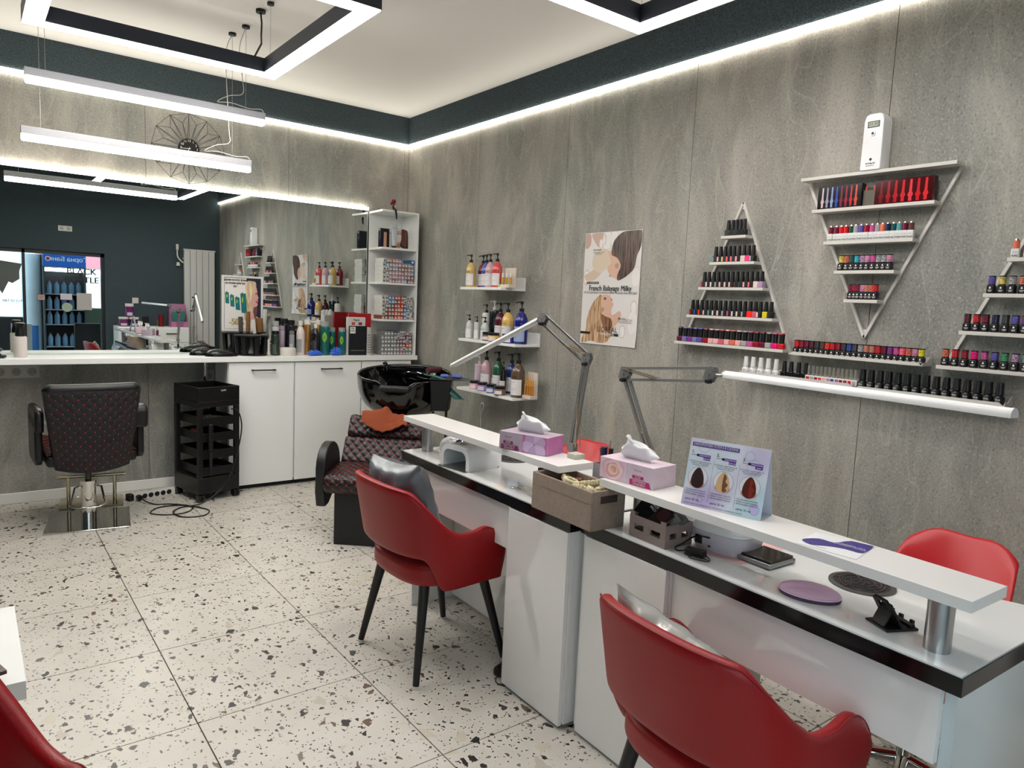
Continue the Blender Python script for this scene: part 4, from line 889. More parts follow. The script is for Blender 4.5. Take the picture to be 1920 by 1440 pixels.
# ---------------------------------------------------------------- hair product shelves
def hshelf(label, y0, y1, z, d=0.215):
    o = (XR-0.1, (y0+y1)/2, z); c = thing('wall_shelf', label, 'shelf', o)
    MB(o).box(XR-d, XR-0.016, y1, y0, z-0.018, z).obj('board', [WHITE], c, bevel=0.001)
    MB(o).box(XR-0.0155, XR-0.0005, y1, y0, z-0.018, z+0.075).obj('back_board', WHITE, c, bevel=0.001)
hshelf('upper white wall shelf with coloured shampoo pump bottles', 4.43, 3.93, 1.565)
hshelf('middle white wall shelf with shampoo bottles and jars', 4.43, 3.745, 1.192)
hshelf('lowest white wall shelf with hair product bottles and jars', 4.43, 3.745, 0.832)
_B = {}
def pump_bottle(label, loc, col, H=0.235, R=0.036, rz=0, band=True, pumpc=(18,18,18), group=None, shape='shoulder', lab=(226,222,222), pump=True, mats=None):
    key = (col, H, R, band, pumpc, shape, lab, pump)
    if key in _B: return dup(_B[key], loc, rz, label, group)
    o = thing('pump_bottle', label, 'bottle', loc, rz, group)
    hb = H*(0.76 if pump else 0.86); C = mats or cm(col, 0.18, coat=0.3)
    if shape == 'shoulder': prof = [(R*0.93, 0), (R, 0.004), (R, hb*0.66), (R*0.93, hb*0.78), (R*0.62, hb*0.92), (R*0.34, hb*0.97), (R*0.32, hb)]
    else: prof = [(R*0.95, 0), (R, 0.003), (R, hb*0.95), (R*0.93, hb*0.985), (R*0.35, hb*0.99), (R*0.32, hb)]
    b = MB().lathe(prof, n=24).obj('bottle', C, o, smooth=50)
    if band:
        LM = cm(lab, 0.5)
        q = MB(); q.grid(lambda u, v: ((R+0.0004)*cos(2.0+2.6*u+0.0), (R+0.0004)*sin(2.0+2.6*u), hb*(0.08+0.46*v)), 14, 1); q.obj('label', LM, b, fix=False)
        q = MB()
        for k, (zz, a0, a1) in enumerate(((0.46, 2.3, 3.6), (0.40, 2.3, 3.2), (0.27, 2.3, 3.9), (0.22, 2.3, 3.7), (0.15, 2.3, 3.5))):
            h = 0.009 if k < 1 else 0.004
            q.grid(lambda u, v: ((R+0.0008)*cos(a0+(a1-a0)*u), (R+0.0008)*sin(a0+(a1-a0)*u), hb*(zz+h*v)), 8, 1)
        q.obj('print', INK, b, fix=False)
        q = MB(); add_text(q, "L'OREAL", R*0.24, frame((-(R+0.0012)*cos(0.3), -(R+0.0012)*sin(0.3)*1.0, hb*0.62), (0.3,-0.95,0), (0,0,1))) if R > 0.03 else None
        if R > 0.03: q.obj('lettering', INK, b, fix=False)
    PC = cm(pumpc, 0.35)
    if pump:
        q = MB(); q.cyl((0,0,hb), (0,0,hb+H*0.075), R*0.36, n=16); q.cyl((0,0,hb+H*0.075), (0,0,H*0.95), R*0.11, n=10); q.cyl((0,0,H*0.93), (0,0,H), R*0.24, n=14)
        q.tube([(0, 0, H*0.975), (-R*0.5, R*0.35, H*0.978), (-R*0.75, R*0.52, H*0.955)], R*0.1, n=8); q.obj('pump', PC, o, smooth=50)
    else: MB().cyl((0,0,hb), (0,0,H), R*0.5 if shape == 'shoulder' else R*0.9, n=20).obj('cap', PC, o, smooth=40)
    _B[key] = o
    return o
def jar(label, loc, col, R=0.036, H=0.062, lid=(20,18,18), group=None, lab=(228,222,222)):
    o = thing('jar', label, 'jar', loc, 0, group)
    MB().lathe([(R*0.92,0), (R,0.004), (R,H*0.62), (R*0.95,H*0.68)], n=26).obj('pot', cm(col, 0.2, coat=0.3), o, smooth=50)
    MB().cyl((0,0,H*0.69), (0,0,H), R*0.98, n=26).obj('lid', cm(lid, 0.35), o, bevel=0.002)
    q = MB(); q.grid(lambda u, v: ((R+0.0004)*cos(2.2+2.2*u), (R+0.0004)*sin(2.2+2.2*u), H*(0.12+0.4*v)), 12, 1); lo = q.obj('label', cm(lab, 0.5), o, fix=False)
    q = MB()
    for zz, a0, a1 in ((0.40, 2.5, 3.4), (0.28, 2.5, 3.1)): q.grid(lambda u, v: ((R+0.0008)*cos(a0+(a1-a0)*u), (R+0.0008)*sin(a0+(a1-a0)*u), H*(zz+0.03*v)), 6, 1)
    q.obj('print', INK, lo, fix=False)
    return o
GH = 'hair products on the wall shelves'
z1, z2, z3 = 1.5652, 1.1922, 0.8322
pump_bottle('yellow shampoo pump bottle, leftmost on the upper wall shelf', (2.945, 4.385, z1), (206,176,106), group=GH)
pump_bottle('dark red shampoo pump bottle standing behind the blue one, upper wall shelf', (3.03, 4.355, z1), (124,30,44), group=GH)
pump_bottle('blue shampoo pump bottle on the upper wall shelf', (2.99, 4.255, z1), (66,98,176), group=GH)
pump_bottle('pale pink shampoo pump bottle on the upper wall shelf', (2.96, 4.165, z1), (206,166,170), group=GH)
pump_bottle('coral red shampoo pump bottle, nearest on the upper wall shelf', (2.94, 4.055, z1), (204,82,80), group=GH)
def ampoules(label, loc, w, h, col, n, cap):
    o = thing('ampoule_box', label, 'box', loc, 0)
    q = MB(); q.box(0.02, 0.03, -w/2, w/2, 0, h); q.box(-0.03, 0.0199, -w/2, w/2, 0, 0.022); q.obj('display_carton', cm((216,204,190), 0.5), o, bevel=0.0006)
    for k in range(n):
        y = w*0.36-w*0.72*k/(n-1) if n > 1 else 0
        a = thing_part('vial', o, MB().cyl((-0.004, y, 0.0221), (-0.004, y, 0.022+h*0.36), w*0.075, n=12), cm(col, 0.1), 40)
        MB().cyl((-0.004, y, 0.0222+h*0.36), (-0.004, y, 0.022+h*0.58), w*0.07, w*0.06, n=12).cyl((-0.004, y, 0.0222+h*0.58), (-0.004, y, 0.02+h*0.85), 0.0015, n=6).obj('dropper', cm(cap, 0.4), a, smooth=40)
def thing_part(name, parent, mb, m, s=40): return mb.obj(name, m, parent, smooth=s)
ampoules('cream carton of three dropper vials on the upper wall shelf', (2.955, 3.955, z1), 0.125, 0.135, (196,160,70), 3, (226,224,218))
bx = [o for o in COL.objects if o.name.startswith('ampoule_box')][0]
MB().cyl((-0.0302, 0.045, 0.010), (-0.0308, 0.045, 0.010), 0.009, n=16).obj('price_sticker', cm((80,220,40), 0.4), bx)
WB = (206,208,202)
pump_bottle('grey white small pump bottle, leftmost on the middle wall shelf', (2.935, 4.365, z2), WB, 0.175, 0.026, lab=(232,232,230), group=GH)
pump_bottle('slim grey white pump bottle, second on the middle wall shelf', (2.94, 4.275, z2), WB, 0.165, 0.021, lab=(232,232,230), group=GH, shape='straight')
pump_bottle('grey white shouldered bottle behind the dark red jar, middle shelf', (2.945, 4.18, z2), (200,206,204), 0.165, 0.031, lab=(228,228,226), group=GH)
pump_bottle('tall white bottle with black pump at the back of the middle shelf', (3.04, 4.30, z2), (222,220,214), 0.255, 0.032, group=GH, shape='straight', lab=(236,236,232))
pump_bottle('tall black bottle with white pump at the back of the middle shelf', (3.03, 4.19, z2), (30,32,36), 0.285, 0.037, pumpc=(226,224,218), group=GH, shape='straight', band=False)
pump_bottle('burgundy shampoo pump bottle on the middle wall shelf', (3.00, 4.075, z2), (82,20,40), 0.27, 0.039, group=GH)
pump_bottle('yellow shampoo pump bottle on the middle wall shelf', (2.98, 3.96, z2), (222,180,100), 0.272, 0.043, group=GH)
pump_bottle('large royal blue shampoo pump bottle, nearest on the middle wall shelf', (2.965, 3.79, z2), (26,30,116), 0.285, 0.046, lab=(150,168,200), group=GH)
jar('burgundy jar on the middle wall shelf', (2.925, 4.12, z2), (100,24,44), group=GH)
jar('yellow jar on the middle wall shelf', (2.915, 4.03, z2), (220,180,100), 0.040, group=GH)
jar('blue jar behind the lamp arm on the middle wall shelf', (2.925, 3.875, z2), (50,60,150), 0.042, group=GH)
tb = thing('cream_tube', 'blue cream tube standing on its cap on the middle wall shelf', 'tube', (2.955, 3.90, z2+0.062+0.0), 0)
tb.location = (2.99, 3.885, z2)
q = MB(); q.grid(lambda u, v: (0.016*cos(2*pi*u)*(1-v), 0.021*sin(2*pi*u)*(1-v)+0.024*v*(1 if sin(2*pi*u) > 0 else -1)*abs(sin(2*pi*u))**0.5, 0.02+0.13*v), 20, 6, closeu=True); q.obj('tube', cm((40,60,170), 0.25), tb, smooth=60); MB().cyl((0,0,0), (0,0,0.02), 0.016, n=18).obj('cap', cm((40,60,170), 0.3), tb, smooth=40)
pump_bottle('lilac straight bottle, leftmost on the lowest wall shelf', (3.01, 4.32, z3), (196,176,190), 0.235, 0.037, group=GH, shape='straight', band=False, pumpc=(200,190,196))
pump_bottle('pale pink shampoo bottle with black pump, lowest wall shelf', (2.985, 4.20, z3), (196,160,168), 0.285, 0.040, group=GH)
pump_bottle('green shampoo pump bottle on the lowest wall shelf', (3.02, 4.10, z3), (36,92,62), 0.285, 0.040, group=GH)
pump_bottle('slim black bottle between green and blue, lowest wall shelf', (2.965, 3.965, z3), (30,28,26), 0.225, 0.024, group=GH, shape='straight')
pump_bottle('dark blue shampoo pump bottle on the lowest wall shelf', (3.04, 3.97, z3), (30,56,120), 0.28, 0.038, group=GH)
pump_bottle('large brown shampoo pump bottle, nearest on the lowest wall shelf', (2.955, 3.785, z3), (92,74,56), 0.30, 0.047, group=GH)
jar('pink jar, leftmost on the lowest wall shelf', (2.93, 4.265, z3), (224,170,176), 0.036, group=GH)
jar('lilac jar on the lowest wall shelf', (2.925, 4.155, z3), (180,140,204), 0.037, group=GH)
jar('blue jar on the lowest wall shelf', (2.92, 4.04, z3), (60,100,190), 0.037, group=GH)
jar('brown jar, nearest on the lowest wall shelf', (2.91, 3.925, z3), (120,90,66), 0.041, group=GH)
ampoules('open carton of four amber vials at the end of the lowest wall shelf', (2.99, 3.70, z3), 0.10, 0.175, (196,130,50), 4, (210,150,60))
# ---------------------------------------------------------------- salon poster on the right wall
po = thing('wall_poster', 'tall glossy hair colour poster with two women on the concrete wall', 'poster', (XR-0.002, 3.1, 1.57))
PW, PH = 0.475, 0.68
def pp(u, v, d=0.0):     # u 0..1 left to right as seen, v 0..1 bottom to top
    y = 3.344-PW*u; z = 1.233+PH*v
    return (XR-0.0045-0.0015*sin(pi*u)-d-0.012*max(0, u-0.9)*max(0, 0.12-v)*60, y, z)
oo = (XR-0.002, 3.1, 1.57)
MB(oo).grid(lambda u, v: pp(u, v), 16, 20).obj('paper', mat('poster_paper', (222,218,214), 0.22, spec=0.6, bump=0.15, bscale=9), po, solid=0.0008)
def shape(pts, c, d, par=po, nm='print', o=oo, f=pp, rough=0.3, n=3, vary=0):
    P = [Vector((a, b)) for a, b in pts]; S = []
    for i in range(len(P)):
        p0, p1, p2, p3 = P[i-1], P[i], P[(i+1) % len(P)], P[(i+2) % len(P)]
        for k in range(n):
            t = k/n; S.append(0.5*((2*p1)+(-p0+p2)*t+(2*p0-5*p1+4*p2-p3)*t*t+(-p0+3*p1-3*p2+p3)*t**3))
    m = MB(o); m.poly([f(min(0.996, max(0.004, a.x)), min(0.997, max(0.003, a.y)), d) for a in S]); return m.obj(nm, c if not isinstance(c, tuple) else cm(c, rough, vary=vary, vscale=25) if vary else cm(c, rough), par, fix=False)
def hairmat(name, c1, c2, sc=14, rot=0.3, ax=None):
    m, nt, b, tc, N, L = nodes(name, 0.3, 0.4)
    mp = N('ShaderNodeMapping'); mp.inputs['Rotation'].default_value = (rot, rot*0.7, 0); mp.inputs['Scale'].default_value = (110, 110, 9); L(tc.outputs['Object'], mp.inputs[0])
    w = N('ShaderNodeTexNoise'); w.inputs['Scale'].default_value = 1.0; w.inputs['Detail'].default_value = 3; w.inputs['Distortion'].default_value = 0.6; L(mp.outputs[0], w.inputs['Vector'])
    r = ramp(N, L, w.outputs[0], [(0.36, rgb(c1)), (0.64, rgb(c2))]); L(r.outputs[0], b.inputs['Base Color']); return m
HB = hairmat('dark_brown_hair', (38,28,27), (112,88,78), 22); HL = hairmat('blond_hair', (140,98,66), (222,190,152), 22); BLOB = (206,184,170)
SKIN = (214,174,152); SKD = (190,144,122)
shape([(0.0,0.99), (0.10,0.99), (0.11,0.90), (0.05,0.86), (0.0,0.88)], (190,160,146), 0.0006)
shape([(0.13,0.99), (0.36,0.99), (0.38,0.90), (0.26,0.87), (0.18,0.92)], (196,166,148), 0.0006)
shape([(0.02,0.62), (0.16,0.66), (0.30,0.74), (0.42,0.83), (0.46,0.78), (0.36,0.66), (0.22,0.58), (0.06,0.57)], (206,186,164), 0.0007)
shape([(0.20,0.82), (0.42,0.85), (0.50,0.75), (0.46,0.70), (0.30,0.64), (0.16,0.70)], (214,196,174), 0.0008)
shape([(0.44,0.83), (0.60,0.80), (0.66,0.71), (0.66,0.62), (0.62,0.58), (0.56,0.60), (0.52,0.60), (0.485,0.615), (0.475,0.635), (0.45,0.655), (0.44,0.69), (0.50,0.73)], SKIN, 0.0012)
shape([(0.52,0.90), (0.60,0.96), (0.72,0.995), (0.99,0.995), (0.985,0.86), (0.93,0.78), (0.90,0.68), (0.80,0.62), (0.70,0.585), (0.63,0.575), (0.62,0.62), (0.67,0.70), (0.60,0.77), (0.50,0.80)], HB, 0.0015)
shape([(0.57,0.71), (0.62,0.725), (0.64,0.70), (0.61,0.675), (0.58,0.685)], SKD, 0.0018)
shape([(0.48,0.615), (0.50,0.605), (0.50,0.62)], (176,90,84), 0.0018)
for a, b_, s in ((0.40,0.93,0.09), (0.53,0.94,0.07), (0.93,0.60,0.08), (0.93,0.34,0.055), (0.76,0.13,0.05), (0.92,0.21,0.10), (0.30,0.90,0.04), (0.06,0.60,0.06)):
    shape([(a+s*cos(t)*1.0, b_+s*sin(t)*1.2) for t in [k*pi/4 for k in range(8)]], (218,208,202) if s > 0.06 else BLOB, 0.0005)
    shape([(a+s*cos(t)*0.8, b_+s*sin(t)*1.0) for t in [k*pi/4 for k in range(8)]], (226,222,218), 0.0006)
# lower figure: head thrown back
shape([(0.36,0.43), (0.44,0.45), (0.49,0.44), (0.515,0.455), (0.52,0.43), (0.545,0.425), (0.55,0.405), (0.565,0.40), (0.55,0.38), (0.585,0.37), (0.55,0.31), (0.58,0.27), (0.70,0.31), (0.72,0.25), (0.62,0.17), (0.50,0.16), (0.40,0.24), (0.34,0.33)], SKIN, 0.0012)
shape([(0.02,0.02), (0.10,0.14), (0.12,0.26), (0.22,0.38), (0.32,0.44), (0.37,0.44), (0.38,0.36), (0.36,0.30), (0.44,0.26), (0.54,0.24), (0.60,0.17), (0.58,0.10), (0.50,0.03), (0.36,0.015), (0.20,0.03), (0.10,0.01)], HL, 0.0015)
shape([(0.38,0.27), (0.46,0.255), (0.56,0.235), (0.58,0.17), (0.50,0.12), (0.40,0.19)], hairmat('shaded_blond_hair', (92,62,48), (160,116,88)), 0.0018)
shape([(0.355,0.325), (0.41,0.335), (0.425,0.31), (0.39,0.29), (0.36,0.30)], SKD, 0.0018)
shape([(0.40,0.415), (0.45,0.425), (0.44,0.40)], (120,84,74), 0.0018); shape([(0.535,0.415), (0.56,0.405), (0.545,0.395)], (186,100,96), 0.0018)
def ptext(s, size, u, v, M, bold=0, d=0.0022, sx=1.0, par=po, nm='lettering'):
    q = MB(oo); p = pp(u, v, d); add_text(q, s, size, frame(p, (0,-1,0), (0,0,1)), bold=bold, sx=sx); return q.obj(nm, M, par, fix=False)
ptext('French Balayage Milky', 0.047, 0.50, 0.503, INK, bold=0.0012, sx=0.86)
ptext('ЛЕГКО ОСВЕТЯВАНЕ НА ВЪЛНИ БАЛАЯЖ, СЪЗДАВА МЕКИ БЛЯСЪЦИ', 0.0165, 0.50, 0.463, INK, sx=0.78)
m = MB(oo); m.poly([pp(a, b, 0.002) for a, b in ((0.07,0.543), (0.30,0.543), (0.30,0.562), (0.07,0.562))]); m.obj('print_bar', INK, po, fix=False)
ptext('ITALY & EUROPE 2024', 0.010, 0.185, 0.5525, LABEL, d=0.0026)
m = MB(oo); m.poly([pp(a, b, 0.002) for a, b in ((0.0,0.087), (0.70,0.085), (0.70,0.108), (0.0,0.11))]); m.obj('print_bar', INK, po, fix=False)
ptext('PROFESSIONNEL', 0.017, 0.50, 0.097, LABEL, d=0.0026, bold=0.0003); ptext("L'ORÉAL", 0.046, 0.50, 0.137, mat('poster_brown_ink', (60,44,40), 0.5), d=0.0026); ptext('PARIS', 0.013, 0.50, 0.07, INK, d=0.0026)
ptext('Milky Chai', 0.014, 0.74, 0.245, INK, bold=0.0003); ptext('топъл шоколадов блясък\nс меки преходи в косата\nи естествен завършек', 0.0095, 0.80, 0.222, INK)
ptext('Milky Mocha', 0.014, 0.24, 0.845, INK, bold=0.0003, d=0.003); ptext('дълбок кафяв нюанс\nс мек блясък', 0.0095, 0.27, 0.815, INK, d=0.003)
# ---------------------------------------------------------------- open shelf unit with hair colour boxes
U0, U1, UF, UB = 2.722, 3.045, 5.335, 5.60
su = thing('shelf_unit', 'white open shelf unit on the worktop end filled with hair colour boxes', 'shelf unit', (2.88, 5.46, 0.99)); oo = (2.88, 5.46, 0.99)
WT = 0.9903
MB(oo).box(U1-0.016, U1, UF, UB, WT, 2.172).obj('side_panel', [WHITE], su, bevel=0.001)
for z, nm in ((2.172, 'top_board'), (1.872, 'shelf'), (1.588, 'shelf'), (1.286, 'shelf')):
    MB(oo).prism([(2.705, UF), (U1-0.0162 if nm == 'shelf' else U1-0.0162, UF), (U1-0.0162, UB), (2.722, UB)], lambda a, b: (a, b, z-0.016), lambda a, b: (a, b, z)).obj(nm, WHITE, su, bevel=0.001)
MB(oo).box(2.722, U1, UB+0.0005, UB+0.006, WT, 2.172).obj('back_panel', WHITE, su)
_BX = {}
BL = MB(); 
def colour_box(c, loc, label, group, w=0.0365, h=0.034, d=0.145):
    k = (c, w)
    if k in _BX: return dup(_BX[k], loc, 0, label, group)
    o = MB().box(-w/2, w/2, 0, d, 0, h).obj('hair_colour_box', cm(c, 0.4), bevel=0.0008); o.location = loc
    tag(o, label, 'box', group)
    q = MB(); q.box(-w*0.34, w*0.34, -0.0009, -0.0002, h*0.18, h*0.52); add_text(q, '6.1', h*0.4, frame((0, -0.001, h*0.72), (1,0,0), (0,0,1)), bold=0.0003)
    lc = (226,226,222) if sum(c) < 520 else (90,90,92)
    lo = q.obj('label', cm(lc, 0.5), o, fix=False); _KID[o.name] = [lo]; _KID[lo.name] = []
    _BX[k] = o; return o
ROWN = ['bottom', 'second', 'third', 'fourth', 'fifth', 'sixth', 'top']
def boxes(z, grid, shelf, names, x0=2.744, w=0.0272, h=0.0322):
    for c, col in enumerate(grid[:10]):
        for r, ch in enumerate(col):
            if ch == ' ': continue
            nm, colr = names[ch]; rr = random.Random(c*17+r*5+int(z*100))
            colour_box(colr, (x0+c*(w+0.0013), UF+0.012+rr.uniform(0, 0.012), z+0.0003+r*(h+0.0006)), '%s hair colour box, %s column, %s row from below, %s' % (nm, ORD[c], ORD[r], shelf), 'hair colour boxes in the shelf unit', w, h)
NM = {'w':('white',(208,206,200)), 'g':('grey',(128,132,130)), 'b':('light blue',(104,150,190)), 'B':('blue',(60,108,160)), 'p':('pale pink',(178,142,150)), 'r':('rust red',(136,72,62)), 's':('salmon',(196,116,98)), 'm':('mauve',(140,112,132)), 'o':('orange',(214,110,48)), 'R':('red',(188,44,34)), 'n':('brown',(126,70,52)), 'k':('dark grey',(66,68,70)), 't':('beige grey',(150,142,128)), 'v':('plum',(84,44,60)), 'y':('navy',(34,50,74))}
boxes(1.588, ['wwwwww','wwgwbt','pmpmts','rpptbs','mppbpp','pmprpm','pprmm','bmprt','rtptt','trbmbB','wrmtbB'][:11], 'upper box shelf', NM)
boxes(1.286, ['nwwwww','nnngww','nrrgBB','krnkbB','RorRkR','oRoRRR','RroRRr','BbBywy','wwBwgw','wtwwtw','wwtBw'], 'middle box shelf', NM)
boxes(WT, ['ggggg','gggggg','gggggg','gggggg','gggggy','mgmvwy','mmrvmw','rwvmvw','ggRwvm','gtokvw','gtRvk'], 'bottom box shelf', NM)
# items on the upper shelves
zz = 1.8724
fbx = thing('dark_gift_pack', 'black gift pack with copper label in the shelf unit', 'pack', (2.765, 5.42, zz)); MB().box(-0.042, 0.042, -0.02, 0.02, 0, 0.155).obj('pack', mat('dark_pack', (22,24,36), 0.15, bump=0.5, bscale=25), fbx, bevel=0.004); MB().box(-0.011, 0.015, -0.0215, -0.0203, 0.005, 0.125).obj('label', cm((190,146,120), 0.4), fbx)
tbe = thing('cream_tube', 'white cream tube standing on black cap in the shelf unit', 'tube', (2.835, 5.375, zz))
q = MB(); q.grid(lambda u, v: ((0.017*(1-v)+0.032*v)*cos(2*pi*u), 0.017*sin(2*pi*u)*(1-v*0.95), 0.018+0.175*v), 20, 6, closeu=True); q.obj('tube', cm((190,194,200), 0.2), tbe, smooth=60); MB().cyl((0,0,0), (0,0,0.0178), 0.0175, n=18).obj('cap', INK, tbe, smooth=40)
q = MB(); add_text(q, 'VITAMINO', 0.009, frame((0,-0.0185,0.16), (1,0,0), (0,0,1))); q.obj('lettering', INK, tbe, fix=False)
crd = thing('counter_card', 'white counter card with brown haired woman in the shelf unit', 'card', (2.93, 5.46, zz)); cc_ = (0,0,0)
MB().box(-0.085, 0.085, -0.002, 0.002, 0.0, 0.170).obj('board', mat('poster_paper'), crd)
fc = lambda u, v, d: (-0.085+0.17*u, -0.0025-d, 0.17*v)
def shp(pts, c, d, par, f, nm='print', rough=0.35): return shape(pts, c, d, par, nm, (0,0,0), f, rough)
shp([(0.60,0.96), (0.80,0.97), (0.94,0.90), (0.98,0.5), (0.97,0.05), (0.70,0.06), (0.52,0.20), (0.60,0.5)], hairmat('brown_hair_card', (62,34,30), (110,68,56), 30), 0.001, crd, fc)
shp([(0.30,0.04), (0.36,0.28), (0.50,0.36), (0.56,0.18), (0.50,0.04)], SKD, 0.0006, crd, fc)
q = MB(); add_text(q, 'Искаш коса\nбез счупвания?', 0.016, frame((-0.035, -0.0032, 0.135), (1,0,0), (0,0,1)), bold=0.0004); q.obj('lettering', cm((170,30,40), 0.5), crd, fix=False)
q = MB(); q.box(-0.08, 0.08, -0.0052, -0.0032, 0.022, 0.025); q.obj('print_bar', INK, crd)
pz = thing('cow_figurine', 'small white cow figurine with black patches on the middle box shelf', 'figurine', (3.0, 5.343, 1.2864))
MB().box(-0.028, 0.012, -0.004, 0.004, 0, 0.003).obj('base', cm((214,214,210), 0.4), pz); 
q = MB(); q.grid(lambda u, v: (0.016*cos(2*pi*u)*sin(pi*v), 0.006*sin(2*pi*u)*sin(pi*v), 0.0232+0.020*-cos(pi*v)), 16, 8, closeu=True); q.grid(lambda u, v: (0.004+0.013*cos(2*pi*u)*sin(pi*v), 0.006*sin(2*pi*u)*sin(pi*v), 0.052+0.012*-cos(pi*v)), 14, 8, closeu=True); q.obj('body', cm((222,220,216), 0.35), pz, smooth=180)
for (x, z, r) in ((0.004,0.030,0.007), (-0.008,0.018,0.005), (0.008,0.052,0.006), (-0.006,0.062,0.004), (0.014,0.060,0.004)): MB().cyl((x,-0.0062,z), (x,-0.0070,z), r, n=12).obj('patch', INK, pz)
dl = thing('doll_figurine', 'little rag doll with red hair sitting on top of the shelf unit', 'figurine', (2.81, 5.34, 2.1722))
q = MB(); q.tube([(0,0.005,0.012), (0.0,0.003,0.03), (0.004,0,0.05)], [0.012,0.013,0.008]); q.tube([(0.004,0,0.01), (0.008,-0.02,0.006), (0.010,-0.028,-0.03), (0.012,-0.03,-0.075)], [0.007,0.006,0.005,0.004]); q.tube([(-0.004,0,0.01), (0.0,-0.02,0.006), (0.004,-0.028,-0.03), (0.008,-0.03,-0.068)], [0.007,0.006,0.005,0.004]); q.obj('body', cm((26,24,28), 0.7), dl, smooth=180)
q = MB(); q.box(-0.006, 0.010, -0.014, -0.0128, 0.022, 0.040); q.obj('apron', cm((190,180,170), 0.7), dl, bevel=0.002)
q = MB(); q.grid(lambda u, v: (-0.004+0.017*cos(2*pi*u)*sin(pi*v)*(1+0.2*sin(5*u*6)), 0.017*sin(2*pi*u)*sin(pi*v), 0.070-0.019*cos(pi*v)), 18, 10, closeu=True); q.grid(lambda u, v: (-0.022+0.012*cos(2*pi*u)*sin(pi*v), 0.012*sin(2*pi*u)*sin(pi*v), 0.052-0.012*cos(pi*v)), 12, 8, closeu=True); q.obj('hair', cm((120,20,40), 0.8), dl, smooth=180)
# ---------------------------------------------------------------- things on the worktop
bh = thing('brush_stand', 'round black brush stand crowded with hairbrushes on the worktop', 'brush stand', (1.705, 5.45, WT))
MB().lathe([(0.112,0), (0.112,0.008), (0.075,0.016), (0.052,0.06), (0.06,0.135), (0.125,0.142), (0.127,0.150), (0.05,0.151)], n=32).obj('stand', BLK, bh, smooth=50)
for k in range(7):
    a = 2*pi*k/7+0.3; MB().cyl((0.095*cos(a), 0.095*sin(a), 0.010), (0.105*cos(a), 0.105*sin(a), 0.139), 0.016, 0.019, n=14).obj('brush_tube', BLK, bh, smooth=40)
GOLD = mat('gold_brush_barrel', (140,98,58), 0.45, metal=0.5, bump=0.8, bscale=260, vary=0.3, vscale=160); SILV = mat('silver_brush_barrel', (190,190,186), 0.5, bump=0.6, bscale=240, vary=0.2, vscale=160)
gb = 'round brushes in the brush stand'; bz = WT+0.175
round_brush('round_brush', 'slim tall gold round brush in the brush stand', (1.665, 5.40, bz), (0, 0, 0), 0.021, 0.15, GOLD, gb)
round_brush('round_brush', 'wide gold round brush at the front of the brush stand', (1.745, 5.385, bz), (0, radians(-2), 0), 0.036, 0.105, GOLD, gb)
round_brush('round_brush', 'tall silver round brush at the right of the brush stand', (1.795, 5.45, bz), (0, radians(3), 0), 0.025, 0.17, SILV, gb)
round_brush('round_brush', 'dark round brush at the left of the brush stand', (1.625, 5.44, bz), (0, radians(-2), 0), 0.022, 0.11, mat('dark_brush', (70,66,60), 0.5), gb)
cb = thing('vent_brush', 'white vent brush with black bristles in the brush stand', 'hairbrush', (1.700, 5.355, WT+0.165), rot=(0, radians(-8), 0), group=gb)
MB().box(-0.012, 0.012, -0.005, 0.005, 0, 0.105).obj('body', cm((200,196,188), 0.4), cb, bevel=0.004)
q = MB()
for k in range(9): q.cyl((0.0125, 0, 0.03+k*0.009), (0.028, 0, 0.03+k*0.009), 0.001, n=4)
q.obj('bristles', BLK, cb)
cb['label'] = 'white vent brush with black bristles in the middle of the brush stand'
cb2 = MB().box(1.787, 1.803, 5.330, 5.334, WT+0.01, WT+0.125).obj('hair_comb', cm((196,192,184), 0.4), bevel=0.001); tag(cb2, 'white comb handle leaning on the front of the brush stand', 'comb')
def straightener(label, loc, rz):
    o = thing('flat_iron_case', label, 'hair tool', loc, rz)
    q = MB(); q.grid(lambda u, v: (lambda t, k: (0.112*cos(2*pi*u)*k+0.018*v, 0.050*sin(2*pi*u)*k*(1-0.25*cos(2*pi*u)), 0.006+0.043*sin(v*pi/2)*(1-0.35*cos(2*pi*u)*k)) if v > 0 else (0.112*cos(2*pi*u), 0.050*sin(2*pi*u)*(1-0.25*cos(2*pi*u)), 0.0))(0, cos(v*pi/2*0.999)**0.8), 36, 10, closeu=True); q.obj('body', mat('black_gloss_plastic', (14,14,15), 0.2), o, smooth=60)
    q = MB(); q.tube([(-0.075,0.0,0.046), (-0.02,0.026,0.046), (0.03,0.020,0.045), (0.045,0,0.045), (0.03,-0.020,0.045), (-0.02,-0.026,0.046), (-0.075,0,0.046)], 0.0028, n=6); q.obj('grip_rim', BLK, o, smooth=60)
straightener('glossy black clipper cradle lying on the worktop, nearest its front edge', (1.465, 5.36, WT+0.0005), radians(-4)); straightener('glossy black clipper cradle lying behind the other one', (1.385, 5.48, WT+0.0005), radians(6))
GW = 'products on the worktop'
j = pump_bottle('black capped jar of green styling powder beside the brush stand', (1.868, 5.40, WT), (40,52,44), 0.185, 0.031, shape='straight', pump=False, lab=(70,84,70), group=GW)
pump_bottle('white spray bottle with clear pump standing behind the powder jar', (1.905, 5.50, WT), (190,190,188), 0.255, 0.026, shape='straight', pump=False, band=False, pumpc=(170,172,170), group=GW)
pump_bottle('tall lilac box shaped bottle behind the white tub', (1.965, 5.53, WT), (176,160,176), 0.22, 0.022, shape='straight', band=False, pump=False, pumpc=(168,152,168), group=GW)
pump_bottle('tall matt black bottle with black cap, left of the two dark bottles', (1.99, 5.55, WT), (24,24,30), 0.275, 0.03, shape='straight', band=False, pump=False, pumpc=(20,20,22), group=GW)
